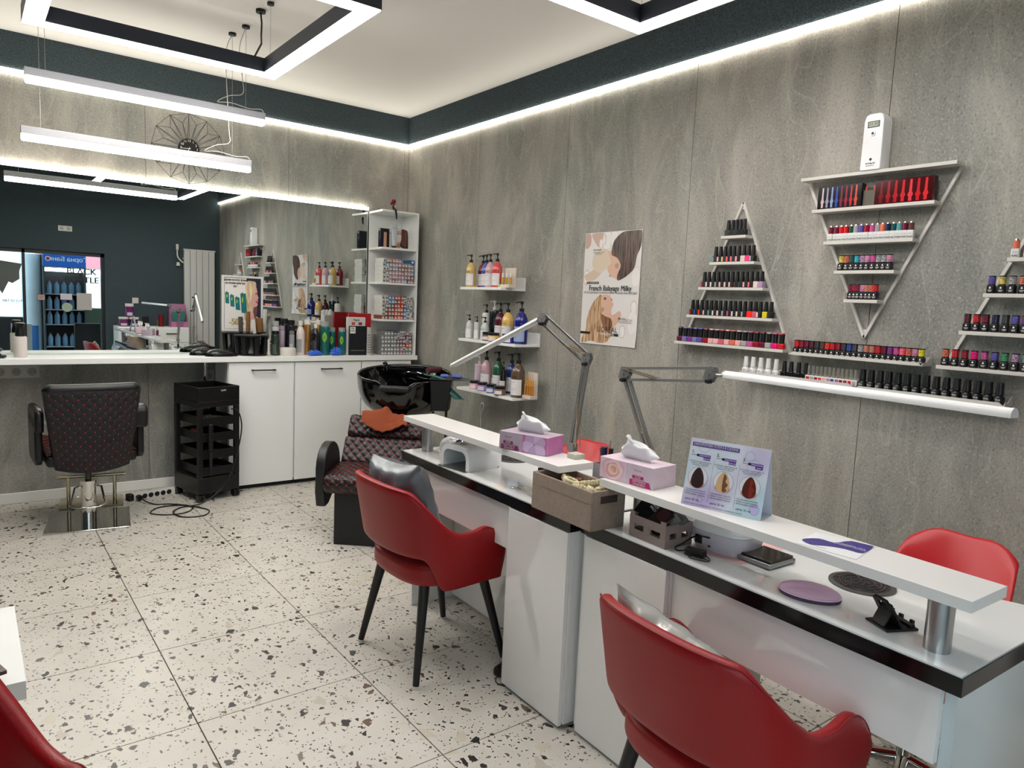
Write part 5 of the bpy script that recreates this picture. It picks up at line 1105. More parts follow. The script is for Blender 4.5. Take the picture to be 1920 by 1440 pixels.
pump_bottle('tall matt black bottle, right of the two dark bottles', (2.03, 5.52, WT), (26,27,34), 0.265, 0.032, shape='straight', band=False, pump=False, group=GW)
pump_bottle('short silver hairspray can between black bottle and white bottle', (2.01, 5.44, WT), (150,150,152), 0.185, 0.020, shape='straight', pump=False, lab=(180,180,182), pumpc=(120,120,122), group=GW)
tb_ = thing('tub', 'low white plastic tub standing at the worktop front', 'tub', (1.955, 5.375, WT)); MB().lathe([(0.058,0), (0.060,0.003), (0.060,0.052), (0.056,0.060), (0.02,0.061)], n=28).obj('pot', cm((216,210,202), 0.35), tb_, smooth=50)
pump_bottle('white shouldered hair lotion bottle with grey print', (2.083, 5.45, WT), (216,206,200), 0.265, 0.033, pump=False, lab=(150,150,152), pumpc=(216,210,204), group=GW)
GM = mat('gold_foil_can', (176,130,74), 0.3, metal=0.8, vary=0.35, vscale=26)
pump_bottle('gold hairspray can with white cap, left of the black can', (2.135, 5.44, WT), (176,130,74), 0.275, 0.026, pump=False, band=False, pumpc=(224,218,210), mats=GM, group=GW, shape='straight')
pump_bottle('black hairspray can printed 22, between the two gold cans', (2.19, 5.41, WT), (26,26,30), 0.245, 0.028, pump=False, lab=(60,60,66), pumpc=(220,216,210), group=GW)
pump_bottle('gold hairspray can with white cap, right of the black can', (2.235, 5.47, WT), (176,130,75), 0.272, 0.024, pump=False, band=False, pumpc=(224,218,210), mats=GM, group=GW, shape='straight')
q = MB(); add_text(q, '22', 0.022, frame((2.184, 5.381, WT+0.12), (1,0,0), (0,0,1)), bold=0.001); 
def teal_bottle(label, loc, H, R, num):
    o = pump_bottle(label, loc, (16,100,94), H, R, pump=False, band=False, shape='straight', group=GW, pumpc=(150,160,156), lab=(1,1,int(H*100)))
    q = MB()
    q.grid(lambda u, v: ((R+0.0008)*cos(4.20+(u-0.5)*1.0*(sin(pi*v)**0.8)), (R+0.0008)*sin(4.20+(u-0.5)*1.0*(sin(pi*v)**0.8)), H*(0.38+0.32*v)), 8, 8); q.obj('leaf_print', cm((140,180,50), 0.35), o, fix=False)
    q = MB(); a = 4.20; add_text(q, num, H*0.13, frame(((R+0.0022)*cos(a), (R+0.0022)*sin(a), H*0.53), (-sin(a), cos(a), 0), (0,0,1)), bold=0.0008)
    q.obj('lettering', cm((16,80,76), 0.4), o, fix=False)
teal_bottle('large teal bottle with green leaf and number 1', (2.265, 5.405, WT), 0.262, 0.036, '1')
teal_bottle('smaller teal bottle with green leaf and number 2', (2.342, 5.45, WT), 0.215, 0.027, '2')
teal_bottle('teal bottle with green leaf standing against the black folder', (2.405, 5.40, WT), 0.218, 0.029, '3')
BG_ = mat('blue_nitrile', (50,100,200), 0.45)
def glove(label, c, s, sd):
    rr = random.Random(sd); P = [rr.uniform(0,6) for _ in range(4)]
    def f(u, v):
        a = 2*pi*u; b = pi*(v-0.5); k = 1+0.30*sin(2*a+P[0])+0.20*sin(5*a+P[1]+3*b)+0.16*sin(9*b+P[2]+a)
        return (c[0]+s[0]*cos(a)*cos(b)*k, c[1]+s[1]*sin(a)*cos(b)*k, max(WT+0.0006, WT+s[2]*(1+sin(b)*k)))
    o = MB().grid(f, 30, 18, closeu=True).obj('nitrile_glove', BG_, smooth=180, sub=1); tag(o, label, 'glove')
glove('crumpled blue nitrile glove, left one on the worktop before the gold cans', (2.155, 5.335, 0), (0.045, 0.030, 0.018), 3); glove('crumpled blue nitrile glove, right one before the teal bottles', (2.33, 5.335, 0), (0.036, 0.026, 0.028), 8)
def folder(name, label, x0, x1, y0, y1, h, c, rz=0, cat='colour chart'):
    o = thing(name, label, cat, ((x0+x1)/2, (y0+y1)/2, WT+0.0002), rz); w = x1-x0; d = y1-y0
    MB().box(-w/2, w/2, -d/2, d/2, 0, h).obj('cover', cm(c, 0.4), o, bevel=0.002); return o, w, d
o, w, d = folder('colour_chart', 'black colour chart case with small white label, frontmost of the three', 2.45, 2.60, 5.355, 5.375, 0.235, (22,23,30))
q = MB(); q.box(-w/2+0.004, -w/2+0.050, -d/2-0.001, -d/2-0.0002, 0.175, 0.228); q.obj('label', LABEL, o); q = MB(); add_text(q, 'Dia\nLook.', 0.018, frame((-w/2+0.026, -d/2-0.0015, 0.206), (1,0,0), (0,0,1)), bold=0.0004); q.obj('lettering', INK, o, fix=False)
q = MB(); q.box(-w/2+0.01, w/2-0.02, -d/2-0.006, -d/2-0.0002, 0.035, 0.041); q.obj('clasp', STEEL, o)
for k in range(3): 
    q, _, _ = folder('colour_chart', 'white spined colour chart page pack, %s right of the black case' % ORD[k], 2.603+0.013*k, 2.614+0.013*k, 5.35+0.004*k, 5.46, 0.225, (206,204,198))
    s_ = MB(); [s_.box(-0.003, 0.003, -_/2-0.0008, -_/2-0.0001, 0.02+i*0.02, 0.028+i*0.02) for i in range(8)]; s_.obj('print', INK, q, fix=False)
o, w, d = folder('colour_chart', 'red colour chart case, rearmost and tallest of the three', 2.49, 2.69, 5.465, 5.49, 0.335, (168,22,30))
o, w, d = folder('colour_chart', 'white colour chart case with two red squares, between black and red ones', 2.44, 2.60, 5.385, 5.405, 0.305, (208,206,204))
q = MB(); add_text(q, 'Majirel', 0.020, frame((0, -d/2-0.001, 0.282), (1,0,0), (0,0,1)), bold=0.0004); q.obj('lettering', INK, o, fix=False)
q = MB(); q.box(-0.040, -0.012, -d/2-0.001, -d/2-0.0002, 0.242, 0.264); q.obj('print', cm((210,70,50), 0.4), o); q = MB(); q.box(0.020, 0.050, -d/2-0.001, -d/2-0.0002, 0.242, 0.264); q.obj('print', cm((150,30,34), 0.4), o)
q = thing('spray_bottle', 'white bottle with black trigger top at the left end of the worktop', 'bottle', (0.272, 5.42, WT)); MB().lathe([(0.034,0), (0.036,0.003), (0.036,0.125), (0.030,0.130)], n=26).obj('bottle', cm((206,198,190), 0.35), q, smooth=50); MB().lathe([(0.026,0.1302), (0.026,0.155), (0.020,0.175), (0.026,0.205), (0.028,0.212), (0.02,0.216)], n=22).obj('trigger_head', BLK, q, smooth=50)
lump('dark_case', 'dark case with white paper cut off at the left photo edge on the worktop', 'case', (0.165, 5.36, WT), 0.03, 0.05, 0.012, BLK, 12)
# promotional frame stuck to the mirror
YP = YB-0.024
fp = thing('promo_poster', 'white framed poster with blonde woman and teal bottles on the mirror', 'poster', (1.693, YP, 1.36)); oo = (1.693, YP, 1.36)
PX0, PX1, PZ0, PZ1 = 1.538, 1.842, 1.160, 1.578
q = MB(oo)
for b in ((PX0, PX1, PZ0, PZ0+0.014), (PX0, PX1, PZ1-0.014, PZ1), (PX0, PX0+0.014, PZ0+0.0141, PZ1-0.0141), (PX1-0.014, PX1, PZ0+0.0141, PZ1-0.0141)): q.box(b[0], b[1], YP-0.008, YP+0.004, b[2], b[3])
q.obj('frame', cm((212,212,208), 0.35), fp, bevel=0.001)
MB(oo).box(PX0+0.014, PX1-0.014, YP-0.004, YP, PZ0+0.014, PZ1-0.014).obj('paper', mat('poster_paper'), fp)
ff = lambda u, v, d: (PX0+0.016+(PX1-PX0-0.032)*u, YP-0.0045-d, PZ0+0.016+(PZ1-PZ0-0.032)*v)
def sf(pts, c, d, rough=0.35, n=3): return shape(pts, c, d, fp, 'print', oo, ff, rough, n)
q = MB(oo); q.poly([ff(a, b, 0.0002) for a, b in ((0.60,0.15), (1,0.15), (1,1), (0.60,1))]); q.obj('print', cm((34,38,56), 0.3), fp, fix=False)
q = MB(oo); bw = 0.006
for b in ((0,1,0,0.004), (0,1,0.996,1), (0,0.006,0,1), (0.994,1,0,1)): q.poly([ff(a, c, 0.0003) for a, c in ((b[0],b[2]), (b[1],b[2]), (b[1],b[3]), (b[0],b[3]))])
q.obj('print_border', INK, fp, fix=False)
sf([(0.68,0.40), (0.72,0.62), (0.76,0.80), (0.86,0.84), (0.90,0.74), (0.90,0.68), (0.94,0.62), (0.91,0.60), (0.92,0.55), (0.90,0.52), (0.91,0.48), (0.86,0.44), (0.80,0.42), (0.80,0.30), (0.96,0.22), (0.98,0.155), (0.62,0.155)], (206,158,150), 0.0006)
sf([(0.56,0.18), (0.54,0.40), (0.58,0.62), (0.57,0.82), (0.62,0.94), (0.74,0.95), (0.85,0.93), (0.87,0.84), (0.84,0.76), (0.78,0.66), (0.72,0.55), (0.76,0.42), (0.74,0.30), (0.70,0.18)], hairmat('promo_blond_hair', (168,138,104), (224,204,170)), 0.0009)
sf([(0.80,0.43), (0.88,0.44), (0.90,0.40), (0.88,0.28), (0.84,0.20), (0.80,0.30)], (110,70,64), 0.0008)
sf([(0.86,0.565), (0.925,0.545), (0.90,0.52), (0.86,0.535)], (176,70,76), 0.0010); sf([(0.84,0.705), (0.905,0.725), (0.87,0.69)], (90,60,56), 0.0010)
for (bx, bz, bw_, bh_, tl) in ((0.06,0.50,0.10,0.21,-0.02), (0.19,0.44,0.11,0.22,-0.03), (0.33,0.38,0.12,0.24,-0.04), (0.48,0.32,0.15,0.38,-0.06)):
    q = MB(oo); q.poly([ff(bx-bw_/2-tl, bz, 0.0012), ff(bx+bw_/2-tl, bz-0.01, 0.0012), ff(bx+bw_/2+tl*-0.4, bz+bh_, 0.0012), ff(bx-bw_/2+tl*-0.4, bz+bh_, 0.0012)]); q.obj('print_bottle', cm((20,110,112), 0.3), fp, fix=False)
    q = MB(oo); q.poly([ff(bx-0.012, bz+bh_, 0.0011), ff(bx+0.02, bz+bh_, 0.0011), ff(bx+0.02, bz+bh_+0.02, 0.0011), ff(bx-0.012, bz+bh_+0.02, 0.0011)]); q.obj('print_cap', cm((90,90,92), 0.3), fp, fix=False)
    sf([(bx+0.005, bz+bh_*0.5), (bx+0.03, bz+bh_*0.62), (bx+0.015, bz+bh_*0.85), (bx-0.012, bz+bh_*0.66)], (150,186,40), 0.0015, n=2)
q = MB(oo); add_text(q, 'Терапия на косм. фолик.\nна половин цена при\nнас!', 0.0235, frame(ff(0.29, 0.895, 0.0013), (1,0,0), (0,0,1)), bold=0.0007, sx=0.62); q.obj('lettering', cm((40,38,34), 0.4), fp, fix=False)
q = MB(oo); add_text(q, '-50%', 0.068, frame(ff(0.33, 0.135, 0.0010), (1,0,0), (0,0,1)), bold=0.003, sx=0.8); q.obj('lettering', INK, fp, fix=False)
q = MB(oo); add_text(q, '-50%', 0.066, frame(ff(0.33, 0.135, 0.0016), (1,0,0), (0,0,1)), bold=0.0006, sx=0.82); q.obj('lettering', cm((196,170,90), 0.4), fp, fix=False)
# ---------------------------------------------------------------- wire sunburst clock
ck = thing('wall_clock', 'black wall clock with large geometric wire petals above the mirror', 'clock', (1.313, YB-0.02, 2.455)); 
def cp(r, a, d=0.0): return (r*sin(a), -d, r*cos(a))
MB().cyl((0,0.012,0), (0,-0.008,0), 0.070, n=40).obj('dial', BLKM, ck, smooth=40)
for k in range(12):
    a = 2*pi*k/12; R0, R1, Rm = 0.068, 0.245, 0.175; w = MB(); q = 0.0014
    w.cyl(cp(R1, a), cp(R1, a+pi/6), q, n=5); w.cyl(cp(R0, a+0.06), cp(R1, a), q, n=5); w.cyl(cp(R0, a-0.12), cp(R1, a), q*0.9, n=5)
    w.cyl(cp(R1, a), cp(Rm, a+pi/12, 0.02), q, n=5); w.cyl(cp(R1, a+pi/6), cp(Rm, a+pi/12, 0.02), q, n=5); w.cyl(cp(R0, a+pi/12-0.04), cp(Rm, a+pi/12, 0.02), q, n=5); w.cyl(cp(R0, a+pi/12+0.1), cp(Rm, a+pi/12, 0.02), q, n=5)
    o = w.obj('wire_petal', mat('black_wire', (44,46,48), 0.5, metal=0.3), ck); 
q = MB()
for k in range(12): add_text(q, str(k if k else 12), 0.023, frame(cp(0.054, 2*pi*k/12, 0.0086), (1,0,0), (0,0,1)), bold=0.0003)
q.obj('numerals', LABEL, ck, fix=False)
def hand(nm, a, L_, w):
    d = Vector(cp(1, a)); n = Vector(cp(1, a+pi/2)); q = MB(); q.poly([d*-0.01-n*w+Vector((0,-0.0105,0)), d*-0.01+n*w+Vector((0,-0.0105,0)), d*L_+n*w*0.3+Vector((0,-0.0105,0)), d*L_-n*w*0.3+Vector((0,-0.0105,0))]); q.obj(nm, LABEL, ck, fix=False, solid=0.001)
hand('minute_hand', radians(267), 0.052, 0.003); hand('hour_hand', radians(202), 0.040, 0.003)
# ---------------------------------------------------------------- arm lamps
def arm_lamp(label, base, elb, apex, bar0, bar1, armm, tubem, closed=True, R=0.017, half=True):
    o = thing('desk_arm_lamp', label, 'desk lamp', base); b = Vector(base); e = Vector(elb); a = Vector(apex); oo = base
    def twin(nm, p, q, gap, th=0.0055):
        d = (q-p).normalized(); n = Vector((0, -d.z, d.y)).normalized()*gap/2
        m = MB(oo)
        for s in (-1, 1):
            for t in (-0.006, 0.006): pass
            P, Q = p+n*s, q+n*s; u = Vector((1,0,0))*0.006; v = n.normalized()*th
            m.prism([(-1,-1), (1,-1), (1,1), (-1,1)], lambda i, j: tuple(P+u*i+v*j), lambda i, j: tuple(Q+u*i+v*j)); m.obj('%s' % nm, armm, o, bevel=0.001); m = MB(oo)
    twin('lower_arm_bar', b+Vector((0,0,0.05)), e, 0.024); twin('upper_arm_bar', e, a, 0.045)
    def plate(p, r):
        m = MB(oo); m.prism([(-r, -r*0.6), (r*0.3, -r*1.1), (r, 0.1*r), (r*0.7, r), (-r*0.5, r)], lambda i, j: (p.x-0.011, p.y-i, p.z+j), lambda i, j: (p.x-0.008, p.y-i, p.z+j)); m.prism([(-r, -r*0.6), (r*0.3, -r*1.1), (r, 0.1*r), (r*0.7, r), (-r*0.5, r)], lambda i, j: (p.x+0.008, p.y-i, p.z+j), lambda i, j: (p.x+0.011, p.y-i, p.z+j))
        m.cyl((p.x-0.016, p.y, p.z), (p.x+0.016, p.y, p.z), 0.004, n=10); m.cyl((p.x-0.014, p.y-r*0.6, p.z+r*0.5), (p.x-0.011, p.y-r*0.6, p.z+r*0.5), 0.003, n=8); m.obj('joint_plate', GREYM, o)
        k = MB(oo).cyl((p.x-0.03, p.y-0.012, p.z-0.022), (p.x-0.013, p.y-0.012, p.z-0.022), 0.009, n=10); k.box(p.x-0.036, p.x-0.030, p.y-0.020, p.y-0.004, p.z-0.028, p.z-0.016); k.obj('wing_knob', BLK, o, bevel=0.001)
    plate(e, 0.028); plate(a, 0.026)
    def spring(p, q, x):
        m = MB(oo); d = (q-p); n_ = 46; L = []
        ax = d.normalized(); u = ax.orthogonal().normalized(); w = ax.cross(u)
        for i in range(n_*6+1): t = i/(n_*6); an = 2*pi*n_*t; L.append(p+d*t+(u*cos(an)+w*sin(an))*0.0036+Vector((x,0,0)))
        m.tube(L[::1], 0.0010, n=3); m.obj('spring', mat('spring_steel', (150,134,112), 0.35, metal=0.9), o, smooth=180)
    s0 = b+Vector((0, -0.035, 0.05)); s1 = (b+Vector((0,0,0.05))).lerp(e, 0.50)
    for x in (-0.013, 0.013): spring(s0, s1, x)
    s0 = e.lerp(e, 0)+Vector((0, 0, 0.018)); s1 = e.lerp(a, 0.42)+Vector((0,0,-0.018))
    for x in (-0.013, 0.013): spring(s0, s1, x)
    m = MB(oo); m.cyl(b+Vector((0,0,0.0)), b+Vector((0,0,0.05)), 0.009, n=12); m.box(b.x-0.014, b.x+0.014, b.y-0.02, b.y+0.02, b.z+0.03, b.z+0.065); m.obj('swivel_base', GREYM, o, bevel=0.001)
    m = MB(oo); m.box(b.x-0.045, b.x+0.022, b.y-0.022, b.y+0.022, 0.7503, 0.756); m.box(b.x+0.0222, b.x+0.028, b.y-0.022, b.y+0.022, 0.69, 0.756); m.cyl((b.x, b.y, 0.7561), (b.x, b.y, b.z), 0.012, n=14); m.obj('clamp', BLK, o)
    p = Vector(bar0); q = Vector(bar1); ax = (q-p).normalized(); up = Vector((0,0,1)); sd = ax.cross(up).normalized(); up = sd.cross(ax)
    if half:
        prof = [(R*cos(t), R*1.1*sin(t)) for t in [radians(-15+210*k/12) for k in range(13)]]
        MB(oo).prism(prof, lambda i, j: tuple(p+sd*i+up*j), lambda i, j: tuple(q+sd*i+up*j)).obj('light_head', tubem, o, smooth=40)
        MB(oo).prism([(-R*0.85, -R*0.34), (R*0.85, -R*0.34), (R*0.85, -R*0.29), (-R*0.85, -R*0.29)], lambda i, j: tuple(p+sd*i+up*j+ax*0.006), lambda i, j: tuple(q+sd*i+up*j-ax*0.006)).obj('diffuser', mat('off_diffuser', (216,216,214), 0.4), o)
    for pt, s in ((p, -1), (q, 1)): MB(oo).prism(prof, lambda i, j: tuple(pt+sd*i*1.03+up*j*1.03+ax*s*0.0005), lambda i, j: tuple(pt+sd*i*1.03+up*j*1.03+ax*s*0.006)).obj('end_cap', tubem if s > 0 else STEEL, o, smooth=40)
    m = MB(oo); m.cyl(a, p-ax*0.006, 0.006, n=10); m.obj('head_pivot', STEEL, o, smooth=40)
    return o
arm_lamp('silver jointed arm lamp clamped to the far nail desk, head sloping down left', (2.13, 2.315, 0.79), (2.14, 2.262, 1.235), (2.10, 2.52, 1.395), (2.098, 2.55, 1.385), (2.02, 3.14, 1.12), STEEL, mat('silver_lamp_head', (196,196,194), 0.3, metal=0.6))
arm_lamp('grey jointed arm lamp clamped to the near nail desk with long white tube head', (2.075, 1.78, 0.79), (2.06, 1.955, 1.203), (2.04, 1.535, 1.245), (2.03, 1.465, 1.247), (1.90, 0.592, 1.252), GREYM, mat('white_lamp_tube', (226,224,222), 0.2, coat=0.3), R=0.0165)
# ---------------------------------------------------------------- things on the nail desks
ZD, ZS = 0.7502, 0.9092
TW = mat('tissue_paper', (232,230,230), 0.8)
def tissue(label, loc, rz, c1, c2, tab, fl, L=0.215, Wd=0.115, H=0.068, flip=False):
    o = thing('tissue_box', label, 'tissue box', loc, rz)
    MB().box(-L/2, L/2, -Wd/2, Wd/2, 0, H).obj('carton', mat('carton_'+label[:6], c1, 0.35, vary=0.12, vscale=30), o, bevel=0.001)
    s = -1 if flip else 1
    q = MB(); q.box(*(sorted((s*-0.002, s*(L/2-0.001)))), -Wd/2-0.0008, -Wd/2-0.0001, 0.001, H-0.001); q.box(*(sorted((s*(L/2+0.0001), s*(L/2+0.0008)))), -Wd/2+0.001, Wd/2-0.001, 0.001, H-0.001) ; q.obj('printed_panel', mat('panel_'+label[:6], c2, 0.3, vary=0.25, vscale=20), o)
    # flower petals
    cx = s*L*0.24
    cl = lambda x, z: (min(max(x, (s*L/2 if s < 0 else 0)+0.001), (L/2 if s > 0 else 0)-0.001), min(max(z, 0.0015), H-0.0015))
    if flip:
        for k, (r, cc) in enumerate(((0.046, (222,176,190)), (0.037, (238,206,206)), (0.028, (216,160,168)), (0.021, (240,204,186)), (0.013, (222,160,140)), (0.007, (240,190,150)))):
            ox, oz = 0.003*sin(k*2.1), 0.002*cos(k*1.7); q = MB(); P = [cl(cx+ox+r*(1+0.07*sin(5*t+k))*cos(t), H*0.5+oz+r*(0.88+0.07*cos(4*t+k))*sin(t)) for t in [2*pi*j/36 for j in range(36)]]
            q.poly([(x, -Wd/2-0.0012-0.0001*k, z) for x, z in P]); q.obj('petal_print', cm(cc, 0.35), o, fix=False)
    else:
        for k in range(6):
            a = 2*pi*k/6+0.35; R_ = 0.062 if k % 2 else 0.05; P = []
            for t in range(17):
                u = t/16; w_ = 0.021*sin(pi*u**1.4)**0.8; P.append((u, w_))
            P = [cl(cx+cos(a)*R_*u-sin(a)*w_, H*0.55+sin(a)*R_*u+cos(a)*w_) for u, w_ in P]+[cl(cx+cos(a)*R_*u+sin(a)*w_, H*0.55+sin(a)*R_*u-cos(a)*w_) for u, w_ in P[::-1][1:-1]]
            q = MB(); q.poly([(x, -Wd/2-0.0012-0.0001*k, z) for x, z in P]); q.obj('petal_print', cm(fl if k % 2 else tuple(int(v*0.9) for v in fl), 0.35), o, fix=False)
    q = MB(); q.cyl((cx, -Wd/2-0.002, H*0.53), (cx, -Wd/2-0.0024, H*0.53), 0.004, n=12); q.obj('flower_centre', cm((150,150,110) if not flip else (220,170,150), 0.4), o)
    tx = -s*L*0.27
    q = MB(); q.poly([(tx-0.040, -Wd/2-0.0014, 0.002), (tx+0.044, -Wd/2-0.0014, 0.002), (tx+0.036, -Wd/2-0.0014, 0.020), (tx-0.040, -Wd/2-0.0014, 0.020)]); q.poly([(tx-0.030, -Wd/2-0.0014, 0.024), (tx+0.014, -Wd/2-0.0014, 0.024), (tx+0.014, -Wd/2-0.0014, 0.034), (tx-0.030, -Wd/2-0.0014, 0.034)]); q.obj('tab_print', cm(tab, 0.35), o, fix=False)
    q = MB(); add_text(q, 'КАРТОНЕНА\nОПАКОВКА', 0.0085, frame((tx-0.002, -Wd/2-0.0018, 0.011), (1,0,0), (0,0,1)), bold=0.0002); add_text(q, '2/150', 0.010, frame((tx-0.008, -Wd/2-0.0018, 0.029), (1,0,0), (0,0,1)), bold=0.0003); q.obj('lettering', LABEL, o, fix=False)
    q = MB(); add_text(q, 'forever', 0.010, frame((tx-0.008, -Wd/2-0.0016, 0.050), (1,0,0), (0,0,1)))
    q.obj('lettering', cm(tab, 0.4), o, fix=False)
    def t1(u, v):
        x = -0.078+0.150*u; h = 0.088*(sin(pi*(0.10+0.84*u))**0.45)*(0.80+0.2*sin(5*u+1)); y = 0.022*sin(7*u+2*v)*v+0.012*sin(13*u)*v**0.5
        k = v; return (x*(0.55+0.45*min(1, v*2.2))*(1-0.12*v)+0.006*sin(9*v+3*u), y, H+0.0005+h*v)
    q = MB(); q.grid(t1, 30, 12); q.obj('tissue', TW, o, solid=0.0007, sub=1, smooth=180)
    def t2(u, v):
        x = -0.060+0.115*u; h = 0.078*(sin(pi*(0.06+0.88*u))**0.5)*(0.85+0.15*sin(8*u)); return (x+0.01*v, -0.014*sin(pi*v)*(1+0.4*sin(6*u))-0.012*v, H+0.0006+h*sin(pi*0.5*v)-0.01*v*v)
    q = MB(); q.grid(t2, 26, 10); q.obj('tissue', TW, o, solid=0.0007, sub=1, smooth=180)
    return o
t1_ = tissue('pink and purple flower tissue box on the far desk riser', (1.690, 2.065, ZS), radians(-72), (176,160,172), (186,110,160), (136,40,92), (206,176,212))
t2_ = tissue('pale pink rose tissue box on the near desk riser', (1.700, 1.535, ZS), radians(-86), (208,190,200), (226,196,206), (186,30,110), (232,196,200), flip=True)
# folding price card
tc_ = thing('price_card', 'tented hyaluronic hair service price card on the near desk riser', 'table card', (1.645, 1.175, ZS), 0)
A0 = Vector((1.618, 1.287, ZS)); A1 = Vector((1.672, 1.063, ZS)); dx = (A1-A0); ln = dx.length; ux = dx.normalized(); un = Vector((ux.y, -ux.x, 0)); un = -un if un.x > 0 else un
bk = -un; HT = 0.187; ridge = bk*0.042+Vector((0,0,HT))
def TP_(u, v, d=0.0): return A0+ux*(ln*u)+ridge*v+(un*0.9+Vector((0,0,0.22)))*d
oo = tuple(tc_.location); 
q = MB(oo); q.poly([A0, A1, A1+ridge, A0+ridge]); q.obj('front_board', mat('card_paper', (204,208,220), 0.4), tc_, fix=False, solid=0.0016)
q = MB(oo); q.poly([A0+ridge, A1+ridge, A1+bk*0.084, A0+bk*0.084]); q.obj('back_board', mat('card_paper'), tc_, fix=False, solid=0.0016)
q = MB(oo); q.poly([A0+Vector((0,0,0.001)), A1+Vector((0,0,0.001)), A1+bk*0.084+Vector((0,0,0.001)), A0+bk*0.084+Vector((0,0,0.001))]); q.obj('base_board', mat('card_paper'), tc_, fix=False)
m_, nt, b_, tcx, N, L = nodes('card_gradient', 0.4, 0.4)
g1 = N('ShaderNodeTexNoise'); g1.inputs['Scale'].default_value = 5.5; g1.inputs['Detail'].default_value = 0.5; L(tcx.outputs['Object'], g1.inputs['Vector']); r_ = ramp(N, L, g1.outputs[0], [(0.36, rgb(184,168,206)), (0.52, rgb(214,216,226)), (0.66, rgb(186,208,218))]); L(r_.outputs[0], b_.inputs['Base Color'])
q = MB(oo); q.poly([TP_(0,0,0.0012), TP_(1,0,0.0012), TP_(1,1,0.0012), TP_(0,1,0.0012)]); q.obj('print_background', m_, tc_, fix=False)
PURP = cm((96,66,150), 0.4); FN = lambda u, v, d: tuple(TP_(u, v, d))
def cshape(pts, c, d=0.002, n=3, nm='print'): return shape(pts, c, d, tc_, nm, oo, FN, 0.4, n)
def crect(u0, u1, v0, v1, c, d=0.0018): q = MB(oo); q.poly([TP_(u0,v0,d), TP_(u1,v0,d), TP_(u1,v1,d), TP_(u0,v1,d)]); return q.obj('print', c, tc_, fix=False)
def ctext(s, size, u, v, c, d=0.0024, bold=0.0, sx=1): q = MB(oo); add_text(q, s, size, frame(TP_(u, v, d), ux, ridge), bold=bold, sx=sx); q.obj('lettering', c, tc_, fix=False)
def ring(u, v, r, c, d=0.0020, w=0.0011, fill=None):
    asp = ln/HT*1.0
    if fill: cshape([(u+r*cos(2*pi*k/14), v+r*asp*sin(2*pi*k/14)) for k in range(14)], fill, d-0.0003, 1)
    q = MB(oo); A = [q.av(TP_(u+(r+0)*cos(2*pi*k/32), v+r*asp*sin(2*pi*k/32), d)) for k in range(32)]; B = [q.av(TP_(u+(r-w*4)*cos(2*pi*k/32), v+(r-w*4)*asp*sin(2*pi*k/32), d)) for k in range(32)]
    for k in range(32): q.face((A[k], A[(k+1)%32], B[(k+1)%32], B[k]))
    q.obj('print_ring', c, tc_, fix=False)
crect(0.03, 0.63, 0.885, 0.945, PURP); ctext('ХИАЛУРОНОВА УСЛУГА В САЛОНА', 0.0106, 0.33, 0.915, LABEL, bold=0.0002, sx=0.71)
GR = cm((120,120,130), 0.4)
ring(0.19, 0.90, 0.075, GR, 0.0028, 0.0006); ring(0.77, 0.86, 0.06, GR, 0.002, 0.0006); ring(0.83, 0.72, 0.085, GR, 0.002, 0.0006); ring(0.235, 0.115, 0.035, GR, 0.002, 0.0008); ring(0.91, 0.13, 0.06, GR, 0.002, 0.0006, cm((190,180,220), 0.3))
for k, (hc, w2) in enumerate((((52,32,34), None), ((206,170,128), 1), ((84,34,26), None))):
    u0 = 0.035+0.325*k; dv = 0.0
    ctext('%d.' % (k+1), 0.012, u0+0.02, 0.80+dv, INK, bold=0.0003)
    crect(u0+0.10, u0+0.25, 0.735, 0.775, PURP); crect(u0+0.16, u0+0.25, 0.695, 0.735, PURP); crect(u0+0.0, u0+0.07, 0.752, 0.757, INK); crect(u0+0.07, u0+0.10, 0.738, 0.772, INK)
    ctext('Хиалуронов', 0.0054, u0+0.175, 0.755, LABEL); ctext(('шампоан','инфузия','цвят')[k], 0.0054, u0+0.205, 0.715, LABEL)
    ctext('Експресно хидратиране на\nкосата с хиалуронова\nкиселина и блясък', 0.0050, u0+0.13, 0.635, INK)
    ring(u0+0.13, 0.43, 0.125, INK, 0.0022, 0.0006, cm((222,220,224), 0.4))
    cshape([(u0+0.035,0.32), (u0+0.06,0.40), (u0+0.13,0.44), (u0+0.20,0.40), (u0+0.225,0.32), (u0+0.17,0.285), (u0+0.09,0.285)], (202,150,124), 0.0023)
    cshape([(u0+0.06,0.31), (u0+0.05,0.42), (u0+0.085,0.53), (u0+0.13,0.575), (u0+0.175,0.53), (u0+0.21,0.42), (u0+0.20,0.31), (u0+0.13,0.27)], hc, 0.0026)
    if k: cshape([(u0+0.13,0.30), (u0+0.13,0.54), (u0+0.17,0.50), (u0+0.16,0.44), (u0+0.195,0.40), (u0+0.17,0.35), (u0+0.19,0.31)], (120,80,56) if k == 1 else (130,40,26), 0.0029)
    ctext('• Копринена мекота\n• Обем и еластичност\n• Интензивен блясък', 0.0062, u0+0.12, 0.205, INK)
    ctext(('цена 40 лв.', 'цена 50 лв.', 'цена 20 лв.')[k], 0.0085, u0+0.10, 0.095, INK)
    if k < 2: crect(u0+0.298, u0+0.301, 0.10, 0.72, GR)
ctext('* Всяка услуга се комбинира със стилизиране и измиване в салона', 0.0052, 0.40, 0.035, INK)
